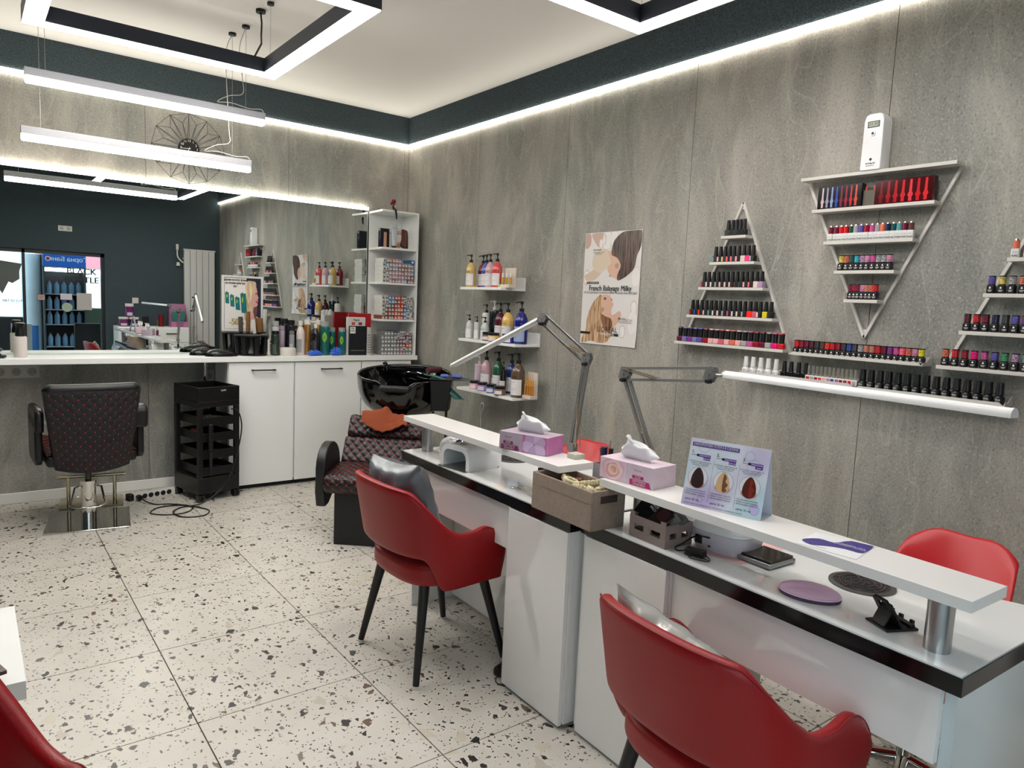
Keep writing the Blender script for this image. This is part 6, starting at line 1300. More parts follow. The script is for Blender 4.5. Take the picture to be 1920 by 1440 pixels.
# leaflet on the riser
lf = thing('leaflet', 'white and violet leaflet lying flat on the near desk riser', 'leaflet', (1.662, 0.86, ZS+0.0004), 0)
QQ = [Vector((1.590,0.911,0)), Vector((1.603,0.769,0)), Vector((1.738,0.79,0)), Vector((1.714,0.930,0))]
def lfp(u, v, d=0.0): return tuple((QQ[0].lerp(QQ[1], u)).lerp(QQ[3].lerp(QQ[2], u), v)+Vector((0,0,ZS+0.0006+d)))
oo = tuple(lf.location); q = MB(oo); q.poly([lfp(0,0), lfp(1,0), lfp(1,1), lfp(0,1)]); q.obj('paper', mat('card_white', (224,224,226), 0.35), lf, fix=False, solid=0.0006)
shape([(0.0,0.30), (0.18,0.62), (0.45,0.62), (0.62,0.99), (0.98,0.99), (0.98,0.42), (0.70,0.40), (0.45,0.30), (0.2,0.12)], (66,56,128), 0.0008, lf, 'print', oo, lfp, 0.3)
q = MB(oo); add_text(q, 'Последвайте ни в\nсоциалните мрежи', 0.009, frame(lfp(0.68, 0.62, 0.0014), QQ[1]-QQ[0], QQ[3]-QQ[0])); q.obj('lettering', LABEL, lf, fix=False)
q = MB(oo); add_text(q, 'Инстаграм', 0.008, frame(lfp(0.35, 0.1, 0.0014), QQ[1]-QQ[0], QQ[3]-QQ[0])); q.obj('lettering', INK, lf, fix=False)
# fabric basket with hair rollers
BK = mat('beige_felt', (166,147,132), 0.95, bump=0.9, bscale=330, vary=0.18, vscale=90)
bk_ = thing('fabric_basket', 'beige felt basket of cream rollers bridging the two nail desks', 'basket', (1.628, 1.733, ZD), radians(-93))
bw, bl, bhh = 0.145, 0.318, 0.129
q = MB()
for x0, x1, y0, y1 in ((-bl/2, bl/2, -bw/2, -bw/2+0.008), (-bl/2, bl/2, bw/2-0.008, bw/2), (-bl/2, -bl/2+0.008, -bw/2+0.0081, bw/2-0.0081), (bl/2-0.008, bl/2, -bw/2+0.0081, bw/2-0.0081)): q.box(x0, x1, y0, y1, 0, bhh)
q.box(-bl/2+0.008, bl/2-0.008, -bw/2+0.008, bw/2-0.008, 0, 0.006); q.obj('felt_walls', BK, bk_, bevel=0.005, seg=3)
MB().box(-bl/2+0.004, bl/2-0.004, -bw/2-0.0012, -bw/2-0.0001, bhh*0.70, bhh*0.715).obj('seam', BK, bk_)
MB().box(bl/2+0.0003, bl/2+0.0015, -0.035, 0.035, bhh*0.68, bhh*0.86).obj('grip_hole', mat('dark_hole', (60,50,44), 0.9), bk_)
CRM = mat('cream_foam', (206,196,160), 0.8)
BM_ = Matrix.Translation((1.628, 1.733, ZD)) @ Matrix.Rotation(radians(-93), 4, 'Z')
def toesep(label, p, rz, R=0.030, tilt=0.3, n=12, span=5.4):
    o = thing('nail_form_ring', label, 'nail tips', tuple(BM_ @ Vector(p)), rot=(tilt, 0.2, rz), group='cream nail tip rings in the felt basket')
    q = MB()
    for k in range(n):
        a = span*k/(n-1); q.X = Matrix.Translation((R*cos(a), R*0.8*sin(a), 0)) @ Matrix.Rotation(a, 4, 'Z'); q.box(-0.006, 0.006, -0.0058, 0.0058, -0.009, 0.009)
    q.obj('tips', CRM, o, bevel=0.003, seg=2, kind='stuff'); return o
for k, (x, y, z, rz) in enumerate(((-0.01,-0.02,0.120,0.2), (0.055,-0.030,0.112,1.4), (0.035,0.03,0.120,2.2), (0.108,-0.02,0.114,0.7), (0.10,0.035,0.118,3.0), (-0.065,0.02,0.108,0.5))):
    toesep(('cream nail tip ring in the middle of the felt basket', 'cream nail tip ring against the near felt basket wall', 'cream nail tip ring at the back middle of the felt basket', 'cream nail tip ring under the near riser end', 'cream nail tip ring at the right back basket corner', 'cream nail tip ring, leftmost in the felt basket')[k], (x, y, z), rz, 0.026+0.003*(k % 3), 0.25+0.2*(k % 2))
fl_ = MB(); fl_.X = BM_; fl_.box(-bl/2+0.012, bl/2-0.012, -bw/2+0.010, bw/2-0.010, 0.0065, 0.092); o = fl_.obj('packed_nail_supplies', mat('packed_stuff', (120,104,92), 0.8, vary=0.5, vscale=60), bevel=0.01); tag(o, 'packed nail supplies filling the lower part of the felt basket', 'supplies'); o['kind'] = 'stuff'
o = MB().cyl(tuple(BM_@Vector((-0.13,0.045,0.10))), tuple(BM_@Vector((-0.035,0.05,0.112))), 0.006, n=12).obj('wooden_stick', cm((130,86,66), 0.5), smooth=40); tag(o, 'brown wooden stick lying in the felt basket', 'stick')
# plastic crate with packs
cr = thing('plastic_crate', 'small taupe plastic crate under the near desk riser holding packs', 'crate', (1.695, 1.420, ZD), radians(-94))
CRT = mat('taupe_plastic', (138,122,116), 0.5); w, l, h = 0.115, 0.155, 0.070
for nm, (x0, x1, y0, y1) in (('front_wall', (-l/2, l/2, -w/2, -w/2+0.004)), ('back_wall', (-l/2, l/2, w/2-0.004, w/2)), ('side_wall', (-l/2, -l/2+0.004, -w/2+0.0041, w/2-0.0041)), ('side_wall', (l/2-0.004, l/2, -w/2+0.0041, w/2-0.0041))):
    q = MB(); xl = x1-x0 > 0.02
    for z0, z1 in ((0, 0.026), (0.044, h)): q.box(x0, x1, y0, y1, z0, z1)
    L0, L1 = (x0, x1) if xl else (y0, y1)
    for a, b2 in ((0, 0.14), (0.40, 0.60), (0.86, 1.0)):
        if xl: q.box(x0+(x1-x0)*a, x0+(x1-x0)*b2, y0, y1, 0.0261, 0.0439)
        else: q.box(x0, x1, y0+(y1-y0)*a, y0+(y1-y0)*b2, 0.0261, 0.0439)
    q.obj(nm, CRT, cr)
MB().box(-l/2+0.004, l/2-0.004, -w/2+0.004, w/2-0.004, 0, 0.003).obj('floor_plate', CRT, cr)
MB().cyl((0, -w/2-0.0001, 0.035), (0, -w/2-0.002, 0.035), 0.014, n=18).obj('round_emblem', CRT, cr)
for x in (-l/2+0.012, l/2-0.012): MB().box(x-0.010, x+0.010, -w/2, -w/2+0.004, h+0.0001, h+0.010).obj('corner_post', CRT, cr)
CM_ = Matrix.Translation((1.695, 1.420, ZD)) @ Matrix.Rotation(radians(-94), 4, 'Z')
def pack(label, p, rot, sx, sy, sz, c, c2=None):
    o = thing('dark_pack', label, 'pack', tuple(CM_@Vector(p)), rot=rot); MB().box(-sx/2, sx/2, -sy/2, sy/2, -sz/2, sz/2).obj('wrapping', cm(c, 0.18), o, bevel=0.003)
    if c2: MB().box(-sx*0.3, sx*0.35, -sy/2-0.001, -sy/2-0.0001, -sz*0.1, sz*0.35).obj('label', cm(c2, 0.3), o)
    return o
o = pack('dark mask pack with white lettering leaning in the taupe crate, leftmost', (-0.035, 0.0, 0.072), (radians(-25), radians(24), radians(-94)), 0.11, 0.03, 0.085, (26,24,28))
q = MB(); add_text(q, 'TALISSI\nPROF', 0.012, frame((0, -0.0155, 0.02), (1,0,0), (0,0,1)), bold=0.0003); q.obj('lettering', LABEL, o, fix=False)
pack('dark red and black pack in the middle of the taupe crate', (0.015, -0.01, 0.070), (radians(-30), radians(30), radians(-94)), 0.06, 0.022, 0.085, (44,20,26), (70,26,34)); pack('grey translucent plastic pack at the right of the taupe crate', (0.050, 0.005, 0.066), (radians(-20), radians(36), radians(-94)), 0.045, 0.025, 0.080, (90,88,84), (130,126,118))
# black power brick with cable, pink sheet, led lamp, palette etc.
pkq = [(1.697,1.318), (1.734,1.146), (2.00,1.165), (1.96,1.335)]
o = MB().prism(pkq, lambda a, b: (a, b, ZD), lambda a, b: (a, b, ZD+0.0008)).obj('pink_sheet', mat('pink_silicone', (222,176,174), 0.5)); tag(o, 'pale pink silicone sheet lying on the near desk under the white lamp', 'mat')
ZK = ZD+0.0010
uv = thing('uv_nail_lamp', 'rounded white UV nail lamp on the pink sheet', 'nail lamp', (1.815, 1.262, ZK), radians(-87))
def blob(sx, sy, z0, z1, p=2.6, ins=0.0, n=36):
    def f(u, v):
        a = 2*pi*u; ca, sa = cos(a), sin(a); r = 1/((abs(ca)**p+abs(sa)**p)**(1/p)); b = v*pi/2 if v <= 1 else 0
        k = cos(v*pi/2*0.99999)**0.55; return (sx*r*ca*k, sy*r*sa*k, z0+(z1-z0)*sin(v*pi/2)**0.8)
    return f
q = MB(); q.grid(lambda u, v: (lambda a, r: (0.100*r*cos(a)*(0.86+0.14*sin(min(1, v*1.3)*pi/2)), 0.085*r*sin(a)*(0.86+0.14*sin(min(1, v*1.3)*pi/2)), 0.058*v))(2*pi*u, 1/((abs(cos(2*pi*u))**3+abs(sin(2*pi*u))**3)**(1/3))), 40, 6, closeu=True); q.poly([(0.1*0.86/((abs(cos(a))**3+abs(sin(a))**3)**(1/3))*cos(a), 0.085*0.86/((abs(cos(a))**3+abs(sin(a))**3)**(1/3))*sin(a), 0) for a in [2*pi*k/40 for k in range(40)]]); q.obj('lower_shell', mat('mauve_white_plastic', (196,190,198), 0.3), uv, smooth=60)
q = MB(); q.grid(blob(0.099, 0.084, 0.0585, 0.088, 3), 40, 8, closeu=True); q.obj('top_shell', mat('white_abs'), uv, smooth=60)
MB().box(-0.055, -0.030, -0.0855, -0.0835, 0.018, 0.044).obj('switch', BLK, uv, bevel=0.001); MB().box(-0.008, 0.000, -0.0865, -0.0845, 0.016, 0.021).obj('dc_port', BLK, uv)
q = MB(); [q.cyl((0.02+0.014*k, -0.03+0.006*(k % 2), 0.0895), (0.02+0.014*k, -0.03+0.006*(k % 2), 0.0905), 0.0025, n=8) for k in range(4)]; q.obj('buttons', cm((90,70,70), 0.4), uv)
o = MB().box(1.845, 1.875, 1.375, 1.425, ZD, ZD+0.105).obj('white_container', mat('white_abs'), bevel=0.008); tag(o, 'white container with small print behind the taupe crate', 'container')
br = thing('power_brick', 'black power adapter with coiled cable in front of the taupe crate', 'adapter', (1.668, 1.262, ZD+0.0005), radians(-75))
MB().box(-0.030, 0.030, -0.014, 0.014, 0, 0.022).obj('housing', BLK, br, bevel=0.004)
q = MB(); q.tube(curve([(-0.030,0,0.010), (-0.055,0.0,0.004), (-0.072,0.02,0.004), (-0.060,0.05,0.012), (-0.035,0.062,0.035), (-0.005,0.055,0.045), (0.02,0.05,0.047)]), 0.0026, n=6); q.obj('cable', BLK, br, smooth=60)
q = MB(); q.tube(curve([(0.030,0,0.010), (0.05,-0.012,0.004), (0.045,-0.03,0.0035), (0.01,-0.034,0.0035), (-0.01,-0.025,0.0035), (0.01,-0.018,0.006), (0.04,-0.022,0.007), (0.052,-0.030,0.007)]), 0.0018, n=6); q.obj('cable', BLK, br, smooth=60)
pa = thing('palette_case', 'clear lidded black nail art palette case lying by the pink sheet', 'palette', (1.820, 1.128, ZD+0.0014), radians(-2))
q = MB(); q.box(-0.062, 0.062, -0.055, 0.055, 0, 0.014); q.obj('base', mat('silver_edge', (150,150,150), 0.2, metal=0.4), pa, bevel=0.004); MB().box(-0.056, 0.056, -0.050, 0.050, 0.0142, 0.022).obj('dark_lid', mat('dark_gloss_lid', (52,46,40), 0.06, vary=0.5, vscale=20), pa, bevel=0.003)
ll = thing('wrist_rest', 'mauve leather oval wrist rest on the near desk', 'wrist rest', (1.690, 0.918, ZD), radians(-68))
q = MB(); q.grid(lambda u, v: (0.075*cos(2*pi*u)*(1-0.02*(v < 0.1)), 0.052*sin(2*pi*u)*(1-0.02*(v < 0.1)), 0.009*v), 44, 3, closeu=True); q.obj('base', mat('dark_purple_base', (70,48,70), 0.6), ll, smooth=50)
q = MB(); q.grid(lambda u, v: (0.0755*cos(2*pi*u)*cos(v*pi/2*0.99999)**0.7, 0.0525*sin(2*pi*u)*cos(v*pi/2*0.999)**0.7, 0.0092+0.020*sin(v*pi/2)*(0.6+0.4*(sin(2*pi*u) > -0.3))), 44, 10, closeu=True); q.obj('cushion', mat('mauve_leather', (222,182,208), 0.45, bump=0.1, bscale=300), ll, smooth=180)
q = MB()
for k in range(70):
    a = 2*pi*k/70; q.cyl((0.0735*cos(a), 0.051*sin(a), 0.0128), (0.0735*cos(a+0.05), 0.051*sin(a+0.05), 0.0128), 0.0006, n=4)
q.obj('stitching', cm((120,84,110), 0.6), ll, kind='stuff')
def fan(label, c, R=0.075):
    o = thing('dust_extractor_grille', label, 'grille', (c[0], c[1], ZD+0.0003)); 
    q = MB(); q.lathe([(R, 0), (R, 0.0035), (R*0.86, 0.0045), (R*0.84, 0.002)], n=44); q.obj('rim', mat('grille_grey', (96,94,92), 0.35, metal=0.5), o, smooth=50)
    MB().cyl((0,0,0.0021), (0,0,0.0024), R*0.83, n=40).obj('filter', cm((52,40,38), 0.7), o)
    for k, (r, ox, oy) in enumerate(((0.10,0.0,0), (0.22,0.02,0.03), (0.34,0.03,-0.02), (0.46,-0.02,0.02), (0.58,0.02,0.02), (0.70,0.0,-0.01))):
        P = [Vector((R*(r*cos(2*pi*t/32)*(1+0.06*sin(3*2*pi*t/32+k))+ox), R*(r*sin(2*pi*t/32)*(1+0.05*cos(2*2*pi*t/32+k))+oy), 0.0042)) for t in range(33)]
        q = MB(); q.tube(P, 0.0013, n=4); q.obj('grille_ring', mat('grille_grey'), o)
    for a in (0.4, 1.5, 2.6, 3.9, 5.2): MB().cyl((R*0.1*cos(a), R*0.1*sin(a), 0.0042), (R*0.85*cos(a+0.3), R*0.85*sin(a+0.3), 0.0042), 0.0012, n=4).obj('grille_spoke', mat('grille_grey'), o)
fan('round dark rose patterned dust extractor grille in the near desk top', (1.892, 0.885), 0.083); fan('round dark rose patterned dust extractor grille in the far desk top', (1.978, 2.545), 0.083)
ph = thing('phone_stand', 'small black folding phone stand on the near desk by the post', 'phone stand', (1.700, 0.716, ZD+0.0003), radians(-115))
BP = mat('black_stand', (20,20,21), 0.5)
MB().box(-0.036, 0.036, -0.045, 0.040, 0, 0.005).obj('base', BP, ph, bevel=0.0015)
q = MB(); q.X = Matrix.Translation((0, 0.0, 0.006)) @ Matrix.Rotation(radians(32), 4, 'X'); 
for x0, x1, z0, z1 in ((-0.030, 0.030, 0, 0.045), (-0.030, -0.014, 0.0451, 0.066), (0.014, 0.030, 0.0451, 0.066), (-0.020, 0.020, 0.0661, 0.074)): q.box(x0, x1, -0.003, 0.003, z0, z1)
q.obj('back_plate', BP, ph, bevel=0.0008)
q = MB(); q.box(-0.030, 0.030, 0.020, 0.034, 0.0052, 0.012); q.box(-0.022, -0.012, 0.0341, 0.040, 0.0052, 0.018); q.box(0.012, 0.022, 0.0341, 0.040, 0.0052, 0.018); q.obj('front_hooks', BP, ph); 
q = MB(); q.X = Matrix.Translation((0, -0.040, 0.006)) @ Matrix.Rotation(radians(-28), 4, 'X'); q.box(-0.020, 0.020, -0.002, 0.002, 0, 0.050); q.obj('strut', BP, ph, bevel=0.0008)
# nail dryer with opening (far desk)
nd = thing('uv_nail_lamp', 'white tunnel shaped UV nail lamp open at the front, far desk', 'nail lamp', (1.735, 2.520, ZD+0.0003), radians(-83))
Ln, Wn, Hn = 0.200, 0.185, 0.098
def arch(w, h, r, z0=0): return [(-w/2, z0), (-w/2, h-r)]+[(-w/2+r-r*cos(t), h-r+r*sin(t)) for t in [radians(15*k) for k in range(1, 6)]]+[(-w/2+r, h), (w/2-r, h)]+[(w/2-r+r*sin(t), h-r+r*cos(t)) for t in [radians(15*k) for k in range(1, 6)]]+[(w/2, h-r), (w/2, z0)]
NDW = mat('white_abs'); O_ = arch(Wn, Hn, 0.045); I_ = arch(Wn-0.038, Hn-0.020, 0.032)
def ndm(prof_fn, y0, y1): pass
q = MB(); n_ = len(O_); A = [q.av((x, -Ln/2, z)) for x, z in O_]; B = [q.av((x, -Ln/2, z)) for x, z in I_]; Cc = [q.av((x*1.0, Ln*0.28, z)) for x, z in O_]; D_ = [q.av((x*0.86, Ln/2, z*0.86)) for x, z in O_]; E_ = [q.av((x, Ln*0.40, z)) for x, z in I_]
for k in range(n_-1): q.face((A[k], A[k+1], B[k+1], B[k])); q.face((A[k], Cc[k], Cc[k+1], A[k+1])); q.face((Cc[k], D_[k], D_[k+1], Cc[k+1])); q.face((B[k], B[k+1], E_[k+1], E_[k]))
q.face(D_); q.face(E_); q.face((A[0], B[0], E_[0], D_[0], Cc[0])); q.face((A[-1], B[-1], E_[-1], D_[-1], Cc[-1])); q.obj('shell', NDW, nd, smooth=40)
MB().box(-Wn/2+0.004, Wn/2-0.004, -Ln/2-0.018, Ln/2-0.02, 0.0, 0.003).obj('mirror_base', mat('smoked_mirror', (120,122,112), 0.05, metal=0.9), nd)
q = MB(); [q.cyl((0.03+0.016*(k % 4)-0.03, Ln*0.395, 0.03+0.015*(k//4)), (0.03+0.016*(k % 4)-0.03, Ln*0.39, 0.03+0.015*(k//4)), 0.0028, n=8) for k in range(12)]; q.obj('led_beads', cm((200,170,90), 0.3), nd, kind='stuff')
MB().box(-0.022, 0.014, -0.055, -0.035, Hn+0.0001, Hn+0.0008).obj('display', cm((60,62,64), 0.2), nd); MB().box(-0.02, 0.03, 0.040, 0.0408, Hn+0.0001, Hn+0.0006).obj('seam', cm((120,120,120), 0.4), nd)
dr = thing('nail_drill_unit', 'white nail device with dark dial standing behind the UV lamp', 'nail device', (1.865, 2.835, ZD+0.0003), radians(-60))
q = MB(); q.grid(blob(0.085, 0.065, 0.0, 0.062, 3.2), 40, 9, closeu=True); q.obj('housing', NDW, dr, smooth=60); 
q = MB(); q.X = Matrix.Translation((0.02, -0.047, 0.042)) @ Matrix.Rotation(radians(52), 4, 'X'); q.box(-0.045, 0.045, -0.016, 0.016, 0.0, 0.006); q.obj('dark_panel', cm((20,22,44), 0.15), dr, bevel=0.003); q = MB(); q.X = Matrix.Translation((0.035, -0.050, 0.044)) @ Matrix.Rotation(radians(52), 4, 'X'); q.cyl((0,0,0.0065), (0,0,0.012), 0.016, 0.013, n=24); q.obj('dial', cm((30,34,70), 0.2), dr, smooth=40); q = MB(); q.X = Matrix.Translation((0.035, -0.050, 0.044)) @ Matrix.Rotation(radians(52), 4, 'X'); q.lathe([(0.017,0.0062), (0.019,0.008), (0.0172,0.0095)], n=28); q.obj('dial_ring', CHROME, dr, smooth=60)
q = MB(); q.tube(curve([(-0.03,0.03,0.055), (-0.02,0.04,0.075), (-0.01,0.02,0.078), (0.0,0.03,0.058)]), 0.003, n=7); q.obj('tube', cm((190,190,190), 0.3), dr, smooth=60)
# small wire loop and dark translucent visor behind the riser
o = MB().tube(curve([(2.04,3.03,0.7502), (2.05,3.01,0.82), (2.045,3.0,0.90), (2.055,2.995,0.945), (2.045,2.99,0.965), (2.035,2.993,0.945), (2.042,3.0,0.90)]), 0.0022, n=6).obj('wire_hook', STEEL, smooth=60); o.data.transform(Matrix.Translation((-0.02,-0.12,0))); tag(o, 'thin metal wire hook rising behind the far desk riser', 'hook')
vs = thing('visor', 'smoky transparent face visor lying behind the far desk riser', 'visor', (2.10, 2.66, 0.80), radians(-20))
q = MB(); q.grid(lambda u, v: (0.11*(u-0.5)*2, 0.05*(v-0.5)*2*(1-0.5*abs(u-0.5)), 0.045-0.05*(2*u-1)**2+0.045*(1-(2*v-1)**2)), 16, 8); q.obj('shield', mat('smoked_plastic', (70,76,80), 0.15, alpha=0.6), vs, solid=0.002, smooth=180)
MB().cyl((0,0,-0.0495), (0,0,0.085), 0.008, n=10).obj('holder', STEEL, vs)
# charger and gadgets at the far riser post
ad_ = thing('plug_adapter', 'black upright plug adapter with white cable at the felt basket', 'adapter', (1.690, 2.000, ZD+0.0003), radians(-80))
MB().box(-0.014, 0.014, -0.012, 0.012, 0, 0.055).obj('body', BLK, ad_, bevel=0.002); MB().box(-0.008, 0.010, -0.010, 0.010, 0.0552, 0.105).obj('upper_body', BLK, ad_, bevel=0.002); MB().box(-0.0145, -0.0140, -0.008, 0.008, 0.01, 0.04).obj('label', LABEL, ad_)
q = MB(); q.tube(curve([(-0.015,-0.004,0.012), (-0.035,-0.012,0.01), (-0.06,-0.01,0.006), (-0.09,-0.018,0.004), (-0.11,-0.008,0.004), (-0.09,0.004,0.004), (-0.05,-0.02,0.004), (0.0,-0.045,0.004), (0.05,-0.05,0.004)]), 0.0018, n=6); q.obj('cable', cm((196,192,186), 0.4), ad_, smooth=60)
o = thing('nail_clipper', 'shiny steel nail clippers lying beside the plug adapter', 'nail clippers', (1.672, 2.115, ZD+0.0003), radians(-60)); MB().box(-0.03, 0.03, -0.006, 0.006, 0, 0.004).obj('lower_blade', CHROME, o, bevel=0.001); q = MB(); q.X = Matrix.Rotation(radians(-8), 4, 'Y'); q.box(-0.028, 0.028, -0.005, 0.005, 0.006, 0.009); q.obj('lever', CHROME, o, bevel=0.001)
# tools between the desks, behind the riser
cu = thing('tool_cup', 'clear patterned cup of nail tools behind the far riser end', 'cup', (1.835, 1.815, ZD+0.0003))
q = MB(); q.box(-0.030, 0.030, -0.030, 0.030, 0, 0.004)
for x0, x1, y0, y1 in ((-0.03, 0.03, -0.03, -0.0275), (-0.03, 0.03, 0.0275, 0.03), (-0.03, -0.0275, -0.0274, 0.0274), (0.0275, 0.03, -0.0274, 0.0274)): q.box(x0, x1, y0, y1, 0.0041, 0.145)
q.obj('cup', mat('grey_glass', (176,176,178), 0.15, alpha=0.75), cu)
def tool(name, label, x, y, z1, r, c, tilt=(0,0), cat='nail tool', r1=None):
    b = Vector((1.835+x*0.5, 1.815+y*0.5, ZD+0.006)); t = Vector((1.835+x+tilt[0], 1.815+y+tilt[1], z1))
    o = MB().cyl(b, t, r, r1 or r, n=10).obj(name, cm(c, 0.35), smooth=40); tag(o, label, cat)
tool('cuticle_pusher', 'steel cuticle pusher standing in the clear cup', 0.0, -0.022, 0.985, 0.0035, (150,150,150)); tool('nail_file', 'purple handled nail file standing in the clear cup', 0.015, -0.045, 0.955, 0.0045, (120,40,120), (0.01,-0.02)); tool('nail_brush', 'red topped brush standing in the clear cup', -0.006, 0.018, 0.950, 0.005, (170,36,46)); tool('nail_brush', 'thin pink patterned brush leaning from the clear cup to the basket', 0.0, -0.008, 0.93, 0.003, (190,110,150), (-0.02,-0.045)); tool('wooden_stick', 'thin pale bamboo stick rising highest from the clear cup', 0.006, -0.014, 1.075, 0.0016, (196,160,120)); tool('scissors_handle', 'black looped scissor handle in the clear cup', 0.002, -0.026, 0.955, 0.009, (24,24,28)); tool('marker', 'dark blue bottle cap standing in the clear cup', -0.002, 0.006, 0.955, 0.010, (30,34,66), r1=0.013)
dk = MB().box(1.73, 1.775, 1.858, 1.905, ZS, ZS+0.018).obj('sticker_pack', mat('sticker_card', (186,182,168), 0.4, vary=0.2, vscale=80), bevel=0.001); tag(dk, 'small stack of patterned sticker cards on the far riser end', 'cards')
pb = thing('gel_pump_bottle', 'clear bottle with black pump between tissue box and price card', 'bottle', (1.86, 1.44, ZD+0.0003))
MB().lathe([(0.024,0), (0.025,0.003), (0.025,0.14), (0.012,0.155)], n=22).obj('bottle', mat('frosted_clear', (214,214,214), 0.3), pb, smooth=50); q = MB(); q.cyl((0,0,0.1552), (0,0,0.178), 0.013, n=18); q.cyl((0,0,0.1781), (0,0,0.196), 0.005, n=10); q.cyl((0,0,0.1961), (0,0,0.204), 0.017, n=20); q.obj('pump', BLK, pb, smooth=40)
ft = thing('foot_pedal', 'black foot pedal with cable on the floor under the far desk', 'pedal', (1.66, 2.125, 0.0), radians(20)); MB().box(-0.045, 0.045, -0.03, 0.03, 0, 0.035).obj('body', BLK, ft, bevel=0.01); q = MB(); q.tube(curve([(-0.045,0,0.02), (-0.08,-0.01,0.004), (-0.085,-0.05,0.003), (-0.05,-0.085,0.003), (0.0,-0.09,0.003)]), 0.002, n=6); q.obj('cable', BLK, ft, smooth=60)
# low white table with magazines at the left edge
lt = thing('low_table', 'white low table corner at the left photo edge beside the armchair', 'table', (-0.26, 2.36, 0)); MB().box(-0.355, 0.355, -0.265, 0.265, 0.40, 0.45).obj('table_top', [WHITE], lt, bevel=0.001)
for sx in (-1, 1): MB().box(sx*0.30-0.02, sx*0.30+0.02, -0.24, 0.24, 0, 0.3998).obj('leg_panel', WHITE, lt)
for k in range(3):
    o = thing('magazine', 'dark magazine on the low white table, %s from below' % ORD[k], 'magazine', (-0.105+0.012*k, 2.22-0.03*k, 0.4502+0.010*k), radians(8*k)); MB().box(-0.12, 0.12, -0.08, 0.08, 0, 0.0095).obj('cover', cm((44+10*k,40,44), 0.3), o)
# ---------------------------------------------------------------- seen only in the mirror: street wall side and street
rd = thing('radiator', 'tall white vertical column radiator on the dark green wall, seen in mirror', 'radiator', (2.80, YF, 0.35))
for k in range(5): MB((2.80, YF, 0.35)).box(2.583+0.086*k, 2.583+0.086*k+0.081, YF+0.03, YF+0.085, 0.55, 2.03).obj('column', cm((206,204,200), 0.35), rd, bevel=0.006)
q = MB((2.80, YF, 0.35)); q.box(2.575, 3.02, YF+0.035, YF+0.08, 2.0305, 2.05); q.box(2.575, 3.02, YF+0.0005, YF+0.035, 0.6, 0.62); q.box(2.575, 3.02, YF+0.0005, YF+0.035, 1.9, 1.92); q.obj('header', cm((206,204,200), 0.35), rd)
q = MB((2.80, YF, 0.35)); q.cyl((2.50, YF+0.03, 2.03), (2.50, YF+0.03, 2.11), 0.02); q.tube(curve([(2.50,YF+0.03,2.03), (2.505,YF+0.03,1.93), (2.56,YF+0.04,1.86), (2.583,YF+0.05,1.85)]), 0.011); q.cyl((2.51, YF+0.03, 1.80), (2.51, YF+0.03, 1.85), 0.03, 0.02); q.obj('valve', cm((214,210,200), 0.35), rd, smooth=50)
ws = thing('wall_socket', 'white double socket high on the dark green wall, seen in mirror', 'socket', (1.11, YF, 2.20)); MB().box(-0.08, 0.08, 0.0005, 0.012, -0.035, 0.035).obj('plate', cm((210,208,200), 0.4), ws, bevel=0.002)
for s in (-1, 1): MB().cyl((s*0.04, 0.0121, 0), (s*0.04, 0.014, 0), 0.024, n=18).obj('socket_well', cm((170,168,160), 0.4), ws)
cb = thing('drawer_cabinet', 'white drawer cabinet by the street wall, seen in mirror', 'cabinet', (2.11, 0.0, 0)); MB().box(-0.45, 0.455, -0.19, 0.21, 0.0, 0.915).obj('body', WHITE, cb, bevel=0.002)
for i, (a, b_) in enumerate(((-0.445, -0.005), (0.005, 0.45))):
    for z0, z1 in ((0.70, 0.905), (0.36, 0.695), (0.03, 0.355)):
        d = MB().box(a, b_, 0.2102, 0.228, z0, z1).obj('drawer', WHITE, cb, bevel=0.001); MB().box((a+b_)/2-0.08, (a+b_)/2+0.08, 0.2282, 0.245, (z0+z1)/2+0.02, (z0+z1)/2+0.03).obj('handle', BLKM, d)
ZB = 0.9152
def tub(label, loc, c, R=0.06, H=0.13):
    o = thing('product_tub', label, 'tub', loc); MB().lathe([(R*0.93,0), (R,0.004), (R,H*0.78)], n=24).obj('pot', cm(c, 0.3), o, smooth=50); MB().cyl((0,0,H*0.785), (0,0,H), R*1.04, n=24).obj('lid', cm((216,212,206), 0.4), o, bevel=0.002)
    q = MB(); q.grid(lambda u, v: ((R+0.0006)*cos(0.9+1.4*u), (R+0.0006)*sin(0.9+1.4*u), H*(0.1+0.25*v)), 8, 1); q.obj('label', cm((200,190,200), 0.4), o, fix=False)
tub('purple tub with white lid, lower left of the tub stack in the mirror', (1.745, 0.10, ZB), (110,40,90)); tub('dark tub with white lid, lower right of the tub stack in the mirror', (1.87, 0.12, ZB), (50,30,60)); tub('tall purple tub with white lid on top of the stack in the mirror', (1.82, 0.10, ZB+0.131), (110,30,100), 0.052, 0.185)
pk = thing('display_box', 'pink display box with teal gloves beside the radiator, seen in mirror', 'display box', (2.46, 0.05, ZB)); PKM = cm((190,120,160), 0.4)
MB().box(-0.11, 0.11, -0.09, -0.085, 0.0, 0.33).obj('back_panel', PKM, pk); MB().box(-0.11, 0.11, 0.085, 0.09, 0.0, 0.08).obj('front_panel', PKM, pk)
for s in (-1, 1): MB().prism([(-0.0848, 0), (0.0848, 0), (0.0848, 0.08), (-0.0848, 0.33)], lambda a, b: (s*0.11-0.002, a, b), lambda a, b: (s*0.11+0.002, a, b)).obj('side_panel', PKM, pk)
q = MB(); add_text(q, 'HAND\nNAILS', 0.035, frame((0, 0.0905, 0.04), (-1,0,0), (0,0,1)), bold=0.001); q.obj('lettering', INK, pk, fix=False)
